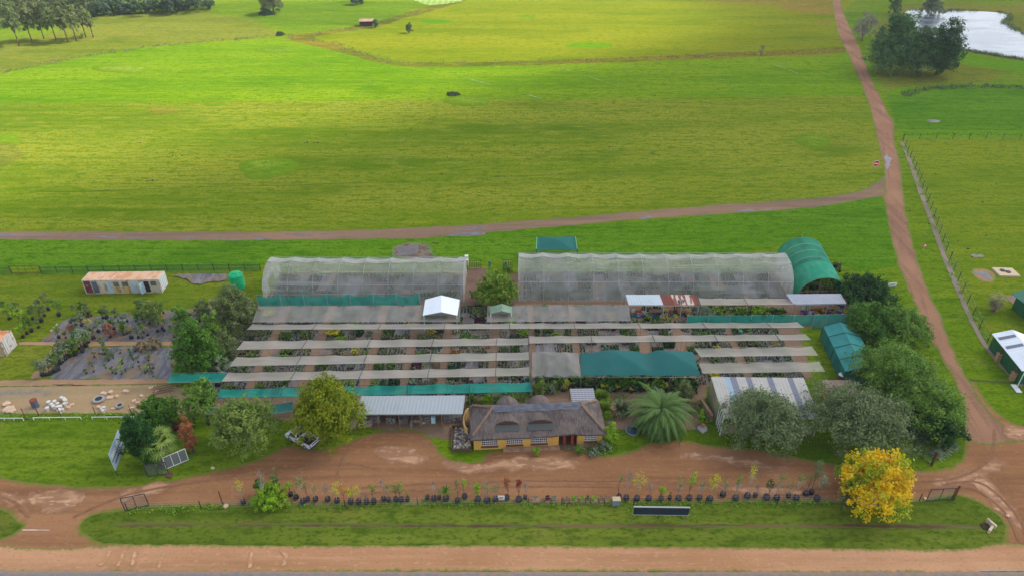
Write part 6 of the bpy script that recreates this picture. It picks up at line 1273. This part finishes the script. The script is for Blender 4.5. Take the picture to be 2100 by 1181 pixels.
for k,(x,by,yt,hwp,g,dn,pr_) in enumerate(row):
    base=P(x,by-4); s=S(x,by); h=max(.7,Zat(yt+2,base.y)); hw_=hwp/s*1.05; rs=np.random.default_rng(400+k); sp='slim' if hwp<7 else ('broad' if hwp>10 else 'young')
    e=empty('potted_tree',base,0,f"{sp} {cname[g]} sapling, {ordn[k]} from left in the verge row",'potted tree','bagged saplings along the verge')
    if pr_: mb=MB(); bag(mb,pr_*.92,.5); mb.build('pot',[bagm,potsoil],e)
    cz=max(.75,h*.42); lobes=[]; nlb=6 if hwp>6 else 4
    for i in range(nlb): a=i*2.4+k; q=.55*math.sqrt((i+.5)/nlb); lobes.append((q*hw_*math.cos(a),q*hw_*math.sin(a),cz+(h-cz)*(.25+.55*rs.random()),hw_*.5,hw_*.5,(h-cz)*.30))
    n=int(dn*2*math.pi*hw_*max(hw_,(h-cz)/2)/(.14*.14)*.55); V,F,T=crown_np(lobes,max(30,n),.14,rs,.45,.3); mesh_np('crown',V,F,G[g],e,attrs={'tint':T})
    trunk_mb(cz,.035,[(l[0]*.9,l[1]*.9,l[2]) for l in lobes]+([(rs.normal(0,hw_*.5),rs.normal(0,hw_*.5),h*rs.uniform(.7,1)) for _ in range(5)] if g in('bare','pale','ylw') else []),rs,(rs.normal(0,.1),0)).build('trunk',barkp if g in('bare','ylw','pale') else bark,e)
e=empty('potted_dracaena',P(915,1024),0,'spiky dracaena in a black bag, the starburst plant in the verge row','potted plant'); mb=MB(); bag(mb,.36,.5); mb.build('pot',[bagm,potsoil],e); mb=MB(); mb.tube((0,0,.4),(0,0,1.3),.07,.05,7); mb.build('stem',bark,e); rr=rosette('spiky_leaves',915,1024,.95,40,G['mid'],None,None,5,h=0); rr.parent=e; rr.location=(0,0,1.25)
# low planters on the verge
for k,(x0,x1,g,lab) in enumerate([(1086,1108,'straw','low planter box of dry plants, first from the left on the verge'),(1119,1128,'purple','low planter with a dark purple plant on the verge'),(1131,1142,'silver','low planter with a silvery green plant on the verge'),(1158,1166,'straw','nearly empty low planter left of the leafy ones'),(1169,1184,'lime','low planter with bright strappy leaves, left one'),(1186,1199,'lime','low planter with bright leaves and a white flower'),(1202,1209,'mid','low planter with sparse mid green plants'),(1212,1226,'lime','low planter with yellow green leaves near the utility box'),(1229,1237,'straw','low planter of dry stems near the utility box'),(1240,1249,'straw','low planter of dry stems right beside the utility box')]):
    a=P(x0,1026);b=P(x1,1026); w_=(b-a).length; e=empty('planter_box',(a+b)/2,0,lab,'planter','low planters on the verge'); mb=MB(); d_=.75
    for sx,sy,lx,ly in ((0,-d_/2,w_,.05),(0,d_/2,w_,.05),(-w_/2+.025,0,.05,d_-.1),(w_/2-.025,0,.05,d_-.1)): mb.box((sx,sy,.15),(lx,ly,.3))
    mb.box((0,0,.1),(w_-.1,d_-.1,.2)); mb.build('box',plinth,e); V,F,T=crown_np([(0,0,.38,w_*.4,.32,.28)],500 if g!='straw' else 120,.13,np.random.default_rng(k),.4,.4); mesh_np('plants',V,F,G[g],e,attrs={'tint':T})
# stone ring planter by golden tree
e=empty('stone_ring',P(1776,1027),0,'round pale stone planter ring below the golden tree','planter'); mb=MB()
for i in range(14): a=i*.449; mb.rock((.85*math.cos(a),.75*math.sin(a),0),.24,.8,i)
for i in range(12): a=i*.52+.2; mb.rock((.85*math.cos(a),.75*math.sin(a),.3),.2,.7,i+30)
mb.build('stones',[MAT('ring_stone',C(176,166,136),[('noise',C(140,130,104),.8,3,(1,1,1),.4,.6)],coords='obj')],e); mb=MB(); mb.lathe((0,0,.1),[(.6,0),(.6,.25)],14); mb.build('soil',MAT('dark_soil',C(64,56,48)),e)
# ================================================================ nursery plants
def plant_mesh(name,mat,r,h,n,leaf,seed,pot=True,spike=False):
    rs=np.random.default_rng(seed); V,F,T=crown_np([(0,0,.22+h*.5,r,r,h*.5)],n,leaf,rs,.5,.3); mb=MB(); 
    pv,pf,pm=[],[],[]
    if pot: mb.mat(1).lathe((0,0,0),[(.12,0),(.15,.25),(.13,.25)],6)
    nv=len(V); VV=np.concatenate([V,np.array(mb.v)]) if pot else V; faces=[tuple(f) for f in F]+[tuple(i+nv for i in f) for f in mb.f]; me=bpy.data.meshes.new(name); me.from_pydata([tuple(v) for v in VV],[],faces)
    me.materials.append(mat); me.materials.append(bagm); me.polygons.foreach_set('material_index',[0]*len(F)+[1]*(len(faces)-len(F))); at=me.attributes.new('tint','FLOAT','POINT'); at.data.foreach_set('value',np.concatenate([T,np.zeros(len(VV)-nv)]).astype(np.float32)); me.update(); return me
bedx=[(-42.5,-35.8),(-34.4,-28.9),(-27.5,-20.5),(-19.2,-15.1),(-14.0,-10.0),(-8.9,-3.2),(-1.9,2.6),(3.4,9.0),(9.8,18.6),(20.2,24.0),(25.4,32.0),(33,40)]
sheetbeds=[]
def yrow(py): return P(1050,py).y
Y0,Y1=yrow(812),yrow(628)
species=['dark','mid','olive','silver','lime','grey','straw','ylw','purple','deep','orange','pale']
wts=np.array([20,20,16,14,9,14,6,3,3,8,1,12.0]); wts/=wts.sum()
rs=np.random.default_rng(21); pts=[]
for bi,(xa,xb) in enumerate(bedx):
    y=Y0+.3
    while y<Y1:
        ph=rs.uniform(1.1,1.9); x=xa
        while x<xb-.4:
            pw=min(xb-x,rs.uniform(.9,1.9)); sp=rs.choice(len(species),p=wts); dn=rs.choice([0,.27,.3,.34,.36,.40,.44]); sc=rs.uniform(.55,1.25)
            if dn>0:
                yy=y
                while yy<min(y+ph-.25,Y1):
                    xx=x+.15
                    while xx<x+pw-.1:
                        if rs.random()<.88: pts.append((xx+rs.normal(0,.04),yy+rs.normal(0,.04),sp,sc*rs.uniform(.8,1.2)))
                        xx+=dn
                    yy+=dn
            x+=pw+.12
        y+=ph
pts=[p for p in pts if not (p[0]>40.5) and not(24.5<p[0] and p[1]<yrow(790)) and not (2.6<p[0]<24.5 and p[1]<yrow(800)) ]
# tunnels
for (xa,xb,ya,yb) in ((TL[1]+1,TL[2]-1,TL[3]+.8,TL[4]-.8),(TR[1]+1,TR[2]-1,TR[3]+.8,TR[4]-.8)):
    for y in np.arange(ya,yb,.5):
        if abs((y-ya)/(yb-ya)-.33)<.05 or abs((y-ya)/(yb-ya)-.66)<.05: continue
        for x in np.arange(xa,xb,.45):
            c=int((x-xa)//2.2)*7+int((y-ya)//2.4)*3
            if (c*37)%11<8: pts.append((x+rs.normal(0,.05),y+rs.normal(0,.05),[0,2,5,9,3,1,11][(c*13)%7],.8+.5*((c*17)%5)/5*rs.uniform(.7,1.2)))
# in front of the sheds: taller lush rows behind the upright screen, inside the green tunnel
for x in np.arange(1438,1612,5.0):
    for yy in (640,645,650): p=P(x+rs.normal(0,2),yy); pts.append((p.x,p.y,rs.choice([0,1,4,9,3,1,0]) if not 1478<x<1500 else 1,rs.uniform(1.6,2.4)))
for x in np.arange(1300,1385,6): p=P(x,664+rs.normal(0,2)); pts.append((p.x,p.y,rs.choice([0,1,3,11]),rs.uniform(1.2,2)))
for k in range(90): p=P(rs.uniform(1640,1722),rs.uniform(540,606)); pts.append((p.x,p.y,rs.choice([0,1,2,6]),rs.uniform(1.2,2.4)))
for x in np.arange(1096,1432,7.0):
    for yy in (781,788,796,803):
        if (1113<x<1121 or 1141<x<1149): continue
        if yy>800 and 1160<x<1230: continue
        p=P(x+rs.normal(0,2),yy+rs.normal(0,1.5)); pts.append((p.x,p.y,rs.choice([0,1,9,4,3,11,7],p=[.3,.2,.2,.1,.08,.09,.03]),rs.uniform(1.1,2.2)))
for x in np.arange(960,990,6.0): p=P(x,650); 
gaps=[(783,797),(752,763),(733,745) and (719,731),(679,692)]
def rowpx(y): return Z2py(y,.3)
cand=[i for i,p in enumerate(pts) if any(a<=rowpx(p[1])<=b for a,b in ((784,806),(753,764),(720,732),(680,693)))]
cand.sort(key=lambda i:-pts[i][3]+ .06*pts[i][1]); chosen=set(cand[:285])
spm={sp:plant_mesh('bed_plant',G[sp],.17,.36,34,.13,i) for i,sp in enumerate(species)}
spn={'dark':'dark green','mid':'mid green','olive':'dull olive','silver':'silvery','lime':'lime green','grey':'grey green','straw':'dry straw coloured','ylw':'yellow','purple':'dark purple','deep':'very dark green','orange':'orange flowering','pale':'pale green'}
for i in chosen:
    x,y,sp,sc=pts[i]; n_=species[int(sp)]; o=bpy.data.objects.new('bed_plant',spm[n_]); COL.objects.link(o); o.location=(x,y,.03); o.scale=(sc,sc,sc*rs.uniform(.8,1.3)); o.rotation_euler=(0,0,rs.uniform(0,6))
    side='between the pale net strips' if x<3 else 'in the open strips right of centre'
    tag(o,f'small {spn[n_]} potted plant in the beds {side}','potted plant',f'{spn[n_]} bed plants {side}')
VS=[];FS=[];TS=[];MI=[]; off=0
basev={}
for si,sp in enumerate(species):
    vv=[];ff=[]; r_=np.random.default_rng(si+5); V,F,T=crown_np([(0,0,.26,.17,.17,.18)],11,.21,r_,.5,.3); basev[si]=(V,F,T)
potv=np.array([(.13*math.cos(t),.13*math.sin(t),z) for z in (0,.24) for t in (0,1.57,3.14,4.71)]); potf=np.array([(0,1,5,4),(1,2,6,5),(2,3,7,6),(3,0,4,7)])
for i,(x,y,sp,sc) in enumerate(pts):
    if i in chosen: continue
    V,F,T=basev[int(sp)]; a=rs.uniform(0,6.28); ca,sa=math.cos(a),math.sin(a); Q=np.stack([V[:,0]*ca-V[:,1]*sa,V[:,0]*sa+V[:,1]*ca,V[:,2]],1)*sc+[x,y,.03]
    VS.append(Q);FS.append(F+off);TS.append(T);MI.append(np.full(len(F),int(sp))); off+=len(Q)
    VS.append(potv*sc+[x,y,.03]);FS.append(potf+off);TS.append(np.zeros(8));MI.append(np.full(4,len(species))); off+=8
o=mesh_np('bed_plants',np.concatenate(VS),np.concatenate(FS),[G[s] for s in species]+[bagm],attrs={'tint':np.concatenate(TS)},midx=np.concatenate(MI)); tag(o,'mass of small potted plants filling the nursery beds and net tunnels','potted plants',kind='stuff')
print('plants',len(pts),'verts',off)
# weed mat under each bed
for bi,(xa,xb) in enumerate(bedx):
    if xb>40: xb=39.5
    ya=Y0+.1 if xa<2 else (yrow(800) if xa<24 else yrow(785))
    y=ya; k=0
    while y<Y1-1.5:
        h_=3.6+((bi*7+k*3)%4)*.4; sheet('bed_floor',[[(xa,y),(xb,y),(xb,min(y+h_,Y1)),(xa,min(y+h_,Y1))]],[],.028+.001*(k%2),M['bedsoil'] if (bi+k)%3 else M['weedmat'],.6,.12,1,world=True,smooth=False); y+=h_+.35; k+=1
for T_ in (TL,TR): sheet('tunnel_floor',[[(T_[1]+.3,T_[3]+.3),(T_[2]-.3,T_[3]+.3),(T_[2]-.3,T_[4]-.3),(T_[1]+.3,T_[4]-.3)]],[],.030,M['weedmat'],.6,.12,1,world=True,smooth=False)
# wooden bench rails / doors inside the left tunnel
mb=MB(); p=P(832,602); mb.box((0,0,.4),(1.6,.8,.08));
for a in (-.7,.7):
    for b in (-.3,.3): mb.box((a,b,.18),(.08,.08,.36))
tag(mb.build('wooden_bench',wood,loc=p),'small wooden bench inside the left tunnel beside the white canopy','bench')
# left garden pots on weed mat
shrub=[('dark','dark green'),('olive','olive'),('grey','grey green'),('mid','mid green'),('straw','dry brown'),('ylw','yellow'),('red','reddish'),('lime','bright green'),('silver','silvery'),('bare','bare twiggy')]
gm={}
for k,(g,nm) in enumerate(shrub):
    rr=np.random.default_rng(500+k); V,F,T=crown_np([(0,0,1.05,.42,.42,.45),(.2,.1,.8,.3,.3,.3),(-.2,.05,1.25,.28,.28,.35)],260 if g!='bare' else 60,.13,rr,.5,.4); m=mesh_np('crown',V,F,G[g],attrs={'tint':T}).data
    t=trunk_mb(.7,.03,[(.2,.1,1.2),(-.2,0,1.4),(0,.25,1.3),(.1,-.25,1.1)],rr).build('trunk',bark).data; gm[g]=(m,t)
for o in list(bpy.data.objects):
    if o.parent is None and (o.name.startswith('crown') or o.name.startswith('trunk')) and 'label' not in o: bpy.data.objects.remove(o)
mb=MB(); bag(mb,.17,.28); pb=mb.build('pot',[bagm,potsoil]).data; bpy.data.objects.remove(bpy.data.objects[pb.name] if pb.name in bpy.data.objects else [o for o in bpy.data.objects if o.data==pb][0])
rs=np.random.default_rng(9)
def gshrub(x,y,g,sc,hs,where,grp):
    nm=dict(shrub)[g]; e=empty('potted_shrub',P(x,y),rs.uniform(0,6),f'{nm} bagged shrub {where}','potted shrub',f'{nm} {grp}')
    e.scale=(sc,sc,sc*hs)
    for n_,d in (('crown',gm[g][0]),('trunk',gm[g][1]),('pot',pb)): o=bpy.data.objects.new(n_,d); COL.objects.link(o); o.parent=e
keys=[s[0] for s in shrub]
kk=0
for k in range(96):   # upper mat: sloping rows
    r_=k%6; t=(k//6)/16.5; x=150+ r_*48+ t*40 + rs.normal(0,10) ; y=692-8*((k*5)%9)+rs.normal(0,3); x+= (692-y)*.75-20
    if y<632 or x>452 or x<95: continue
    gshrub(x,y,keys[rs.choice(10,p=[.2,.2,.17,.14,.08,.01,.02,.05,.08,.05])],rs.uniform(.8,1.5),rs.uniform(.8,1.3),'on the upper grey weed mat at left','shrubs on the upper weed mat')
for k in range(34):
    x=rs.uniform(185,350); y=rs.uniform(720,772)
    x+=-(y-745)*.6; gshrub(x,y,keys[rs.choice(10,p=[.26,.2,.16,.1,.1,.0,.0,.06,.08,.04])],rs.uniform(.5,.85),rs.uniform(.7,1.1),'on the lower grey weed mat at left','shrubs on the lower weed mat')
for k in range(26):
    t=k/26; x=190-95*t+rs.normal(0,7); y=700+72*t+rs.normal(0,3); gshrub(x,y,['grey','dark','olive','silver','mid'][k%5],rs.uniform(1.2,1.9),rs.uniform(.9,1.3),'in the thick row left of the lower weed mat','shrubs in the thick left row')
for k,(x,y) in enumerate([(30,650),(45,668),(68,655),(82,640),(92,648),(56,685),(48,692),(66,680),(80,672),(100,636),(122,648),(20,655),(10,640),(36,640),(86,660)]): gshrub(x,y,['mid','lime','dark','grey','olive'][k%5],rs.uniform(1.1,1.8),rs.uniform(.9,1.4),'on the grass left of the upper weed mat','shrubs on the grass left')
for k,(x0,x1,yt,yl,g,lab) in enumerate([(282,330,606,660,'pale','tall pale shrub at the top right of the upper mat'),(300,322,612,630,'orange','orange leaved shrub tip in front of the white container'),(345,395,622,675,'mid','mid green shrub mass at the right of the upper mat'),(395,430,610,665,'olive','olive shrub beside the tall olive tree'),(200,225,690,735,'grey','grey green shrub at the path between the mats'),(135,155,700,728,'lime','bright green shrub at the path between the mats'),(238,258,660,680,'ylw','yellow shrub in the middle of the upper mat'),(210,235,660,690,'rust','reddish shrub in the middle of the upper mat'),(275,330,690,718,'straw','yellowish spreading shrub across the tan garden path')]):
    A('shrub',x0,x1,yt,yl,G[g],lab,cat='shrub',seed=700+k,clear=.1,leaf=.2,nl=7,dens=3.2,tr=.06,rzmin=.45)
# clutter under the potting and bench sheds
ck=[MAT('clutter_'+n,C(*c),rough=.6) for n,c in (('blue_plastic',(70,90,150)),('white_plastic',(214,214,214)),('yellow_plastic',(220,190,40)),('teal_plastic',(30,140,130)),('terracotta',(190,110,80)),('black_plastic',(44,44,50)),('purple_plastic',(90,70,130)))]
cn=['blue','white','yellow','teal','terracotta','black','purple']
buck=[]
for k,m in enumerate(ck):
    mb=MB(); mb.lathe((0,0,0),[(.16,0),(.24,.42),(.26,.44),(.22,.42),(.14,.06)],10); o=mb.build('plastic_tub',m); tag(o,f'{cn[k]} tub','tub'); buck.append(o)
crate=[]
for k,m in enumerate(ck[:6]):
    mb=MB(); 
    for a in (-.28,.28): mb.box((0,a,.16),(.6,.03,.3)); mb.box((a,0,.16),(.03,.53,.3))
    mb.box((0,0,.03),(.54,.53,.03)); o=mb.build('crate',m); tag(o,f'{cn[k]} crate','crate'); crate.append(o)
used=set()
def put(src,x,y,z,where,kind):
    o=src if src.name not in used else src.copy()
    if src.name in used: COL.objects.link(o)
    used.add(src.name); o.location=P(x,y)+Vector((0,0,z)); o.rotation_euler=(0,0,rs.uniform(0,3)); c=src.get('label') if ' ' in src.get('label') and len(src['label'].split())==2 else src['cc']
    src['cc']=c; o['label']=f"{c} in the clutter {where}"; o['group']=f"{c}s {where}"
for k in range(46):
    x=rs.uniform(1296,1428); y=rs.uniform(636,652); src=(buck if k%3 else crate); put(src[rs.integers(0,len(src))],x,y,0,'under the potting shed roof','t')
for k in range(44):
    x=rs.uniform(1640,1732); y=rs.uniform(630,647); src=(buck if k%2 else crate); put(src[rs.integers(0,len(src))],x,y,0,'under the grey bench shed roof','t')
for o in buck+crate:
    if o.name not in used: bpy.data.objects.remove(o)
    elif 'cc' in o: pass
for o in bpy.data.objects:
    if 'cc' in o: del o['cc']
for k,(x,y,lab) in enumerate([(1345,646,'long wooden potting table under the blue grey roof half'),(1402,646,'long wooden potting table under the rusty roof half'),(1668,640,'wooden bench table at the left under the grey roof'),(1706,640,'wooden bench table at the right under the grey roof')]):
    e=empty('work_table',P(x,y),0,lab,'table'); mb=MB(); mb.box((0,0,.85),(2.2,.8,.06)); mb.build('table_top',wood,e)
    for a in (-1,1):
        for b in (-.33,.33): mb=MB(); mb.box((a,b,.41),(.07,.07,.82)); mb.build('leg',wood,e)
A('flowering_bush',1482,1502,637,652,G['pink'],'pink flowering bush behind the upright teal screen',cat='bush',seed=800,clear=.05,leaf=.16,nl=5,dens=5,rzmin=.4)
A('shrub',1420,1470,625,650,G['silver'],'silvery shrubs right of the rusty potting shed',cat='shrub',seed=801,clear=.05,leaf=.16,nl=7,dens=5,rzmin=.5)
A('shrub',1535,1575,625,650,G['lime'],'bright green shrubs under the pale net roof',cat='shrub',seed=802,clear=.05,leaf=.16,nl=7,dens=5,rzmin=.5)
A('shrub',1030,1052,545,560,G['mid'],'pale shrub behind the mango like tree at the far palisade',cat='shrub',seed=803,clear=.05,leaf=.16,nl=5,dens=4,rzmin=.5)
for k,(x,y,g,lab) in enumerate([(966,612,'lime','upper plant'),(963,640,'mid','lower plant')]): pass
# garden gravel urns right of house: pond, big pot
e=empty('clay_pot',P(1257,850),0,'large clay urn standing between the house and the yucca','urn'); mb=MB(); mb.lathe((0,0,0),[(.35,0),(.6,.35),(.62,.8),(.45,1.15),(.52,1.25),(.4,1.25)],16); mb.build('urn_body',MAT('clay',C(142,116,90),[('noise',C(110,88,70),.8,2,(1,1,1),.4,.6)],coords='obj'),e,smooth=True)
e=empty('garden_pond',P(1297,884),0,'small blue rimmed garden pond at the left foot of the big palm','pond'); mb=MB(); mb.lathe((0,0,.0),[(.85,0),(.9,.22),(.78,.26),(.74,.1)],20); mb.build('rim',MAT('blue_pond_liner',C(110,136,152),rough=.4),e); mb=MB(); mb.lathe((0,0,.12),[(.72,0),(.70,.015)],18); mb.build('pond_surface',MAT('dark_garden_water',C(40,60,66),rough=.1),e)
mb=MB(); mb.rock((0,0,0),.7,.35,5); tag(mb.build('garden_boulder',cgx,loc=P(1441,880)),'grey oval boulder on the grass left of the striped shed','boulder')
mb=MB(); mb.box((0,0,.5),(.25,3.2,1.0),R(12)); mb.box((0,0,1.03),(.36,3.3,.07),R(12)); tag(mb.build('garden_wall',plinth,loc=P(1447,846)),'short tan garden wall left of the striped shed','wall')
# orange windmill-ish ornament on boulder
mb=MB(); mb.lathe((0,0,.45),[(.18,0),(.26,.2),(.1,.3)],10); tag(mb.build('clay_bowl',ck[4],loc=P(1441,878)),'orange clay bowl resting on the oval boulder','bowl')
# tan rocks on the yard, fallen blocks
for k,(x,y,r_,lab) in enumerate([(437,960,.3,'orange stone lying on the left driveway'),(463,1038,.35,'yellowish rock on the grass at the driveway edge'),(348,975,.45,'brown boulder at the foot of the fan palm gate'),(2066,1058,.25,'white stone on the right edge of the verge'),(1898,1023,.3,'tan stone beside the right verge gate'),(870,867,.3,'pale rock in front of the stone store')]):
    mb=MB(); mb.rock((0,0,0),r_,.5,k+90); tag(mb.build('rock',cp if k!=2 else sill,loc=P(x,y)),lab,'rock')
# plank lying pieces in left garden
for k,(x0,y0,x1,y1,lab) in enumerate([(104,680,118,664,'pale plank along the left edge of the upper weed mat'),(110,787,152,787,'pale long plank at the front edge of the lower weed mat'),(208,709,250,709,'pale plank beside the tan garden path'),(196,639,206,639,'short pale plank behind the upper weed mat'),(1392,664,1394,653,'upright pale board at the end of the potting shed')]):
    a=P(x0,y0);b=P(x1,y1);d=b-a; mb=MB(); mb.box((0,0,.08),(d.length,.25,.08),math.atan2(d.y,d.x)); tag(mb.build('plank',plinth if k else cp,loc=(a+b)/2),lab,'plank')
mb=MB(); mb.box((0,0,.5),(1.6,1.2,1.0)); mb.box((.5,.3,1.2),(.6,.6,.5)); tag(mb.build('white_tank_crate',cw_,loc=P(951,541)),'white bulky container behind the right end of the left tunnel','container')
# ================================================================ people
skin=MAT('skin',C(96,64,48),rough=.6); hairm=MAT('black_hair',C(26,22,22),rough=.8)
def skinned(name,verts,edges,rad,mat,parent,sub=1,root=0):
    me=bpy.data.meshes.new(name); me.from_pydata(verts,edges,[]); o=bpy.data.objects.new(name,me); COL.objects.link(o)
    m=o.modifiers.new('skin','SKIN'); 
    for i,r_ in enumerate(rad): me.skin_vertices[0].data[i].radius=(r_,r_*.9) if isinstance(r_,float) else r_; me.skin_vertices[0].data[i].use_root=(i==root)
    s=o.modifiers.new('sub','SUBSURF'); s.levels=sub; s.render_levels=sub
    dg=bpy.context.evaluated_depsgraph_get(); ev=o.evaluated_get(dg); m2=bpy.data.meshes.new_from_object(ev); bpy.data.objects.remove(o)
    m2.materials.clear(); m2.materials.append(mat); m2.polygons.foreach_set('use_smooth',[True]*len(m2.polygons)); n=bpy.data.objects.new(name,m2); link(n,parent); return n
def person(px,py,rz,shirt,trousers,label,bend=0.0,hat=None,reach=0.3):
    e=empty('person',P(px,py),rz,label,'person'); b=bend; f=lambda z,y=0:(0,-(max(0,z-.95))*math.sin(b)+y,.95+(z-.95)*math.cos(b) if z>.95 else z)
    hip=(0,0,.95); ch=f(1.32); nk=f(1.50); hd=f(1.63); tp=f(1.74)
    sh=[(s*.19,ch[1],ch[2]+.10) for s in(-1,1)]; el=[(s*.25,ch[1]-.12*reach*2,ch[2]-.17) for s in(-1,1)]; wr=[(s*.2,ch[1]-.32*reach*2-.02,ch[2]-.30) for s in(-1,1)]
    hn=[(s*.19,w[1]-.07,w[2]-.03) for s,w in zip((-1,1),wr)]
    V=[hip,f(1.12),ch,nk,hd,tp]; E=[(0,1),(1,2),(2,3),(3,4),(4,5)]; Rr=[.14,.125,.15,.055,.095,.06]
    for s,i in ((-1,0),(1,1)):
        k=len(V); V+= [sh[i],el[i],wr[i],hn[i]]; E+= [(2,k),(k,k+1),(k+1,k+2),(k+2,k+3)]; Rr+= [.06,.043,.03,.035]
        for j in range(5): q=len(V); V.append((hn[i][0]+(j-2)*.018*1.2,hn[i][1]-.07-.012*(2-abs(j-2)) ,hn[i][2]-.03)); E.append((k+3,q)); Rr.append(.009)
        k=len(V); V+= [(s*.1,0,.88),(s*.12,-.04*s,.5),(s*.12,.05*s,.09),(s*.13,.05*s-.15,.04)]; E+= [(0,k),(k,k+1),(k+1,k+2),(k+2,k+3)]; Rr+= [.09,.06,.045,.04]
    V.append((0,hd[1]-.105,hd[2]-.01)); E.append((4,len(V)-1)); Rr.append(.018)   # nose
    skinned('body',V,E,Rr,skin,e)
    V=[(0,0,.92),f(1.12),ch,(0,nk[1],nk[2]-.05)]; E=[(0,1),(1,2),(2,3)]; Rr=[.16,.15,.175,.08]
    for i in (0,1): k=len(V); V+= [sh[i],el[i],tuple(Vector(el[i]).lerp(Vector(wr[i]),.7))]; E+= [(2,k),(k,k+1),(k+1,k+2)]; Rr+= [.078,.06,.05]
    skinned('shirt',V,E,Rr,shirt,e)
    V=[(0,0,.98)]; E=[]; Rr=[.155]
    for s in(-1,1): k=len(V); V+= [(s*.1,0,.86),(s*.12,-.04*s,.5),(s*.12,.05*s,.12)]; E+= [(0,k),(k,k+1),(k+1,k+2)]; Rr+= [.11,.08,.065]
    skinned('trousers',V,E,Rr,trousers,e)
    h=MB(); h.rock((0,0,0),.115,.9,3); h.v=[(x+hd[0],y+hd[1]+.01,z+hd[2]-.01) for x,y,z in h.v]; h.build('hat' if hat else 'hair',hat or hairm,e,smooth=True); return e
tealc=MAT('teal_workwear',C(22,132,120),rough=.9); limec=MAT('lime_shirt',C(170,220,110),rough=.9); dk=MAT('dark_trousers',C(36,38,44),rough=.9)
person(1511,686,R(70),limec,dk,'person in a lime green top and dark trousers standing beside a teal bin',hat=limec,reach=.4)
mb=MB(); mb.lathe((0,0,0),[(.2,0),(.27,.7),(.29,.72),(.25,.72)],12); tag(mb.build('teal_bin',ck[3],loc=P(1517,686)),'teal bin standing by the person in lime','bin')
person(1004,553,R(160),tealc,tealc,'person in teal overalls with grey cap left of the far palisade gate',hat=cgx,bend=.25)
person(1035,552,R(30),tealc,tealc,'person in teal overalls bending by the dark palisade at right',bend=.7)
person(968,612,R(-60),tealc,dk,'person in a teal top and dark trousers bending on the brown path',bend=.5)
# ================================================================ haze
hz=NT('haze'); pv=hz.n('ShaderNodeVolumePrincipled'); pv.inputs['Color'].default_value=(.86,.91,1,1); pv.inputs['Density'].default_value=HAZE; pv.inputs['Anisotropy'].default_value=.3; hz.l(pv.outputs[0],hz.out.inputs['Volume'])
if HAZE>0: mb=MB(); mb.box((0,2000,33.5),(9000,7400,69)); tag(mb.build('haze',hz.m),kind='stuff')
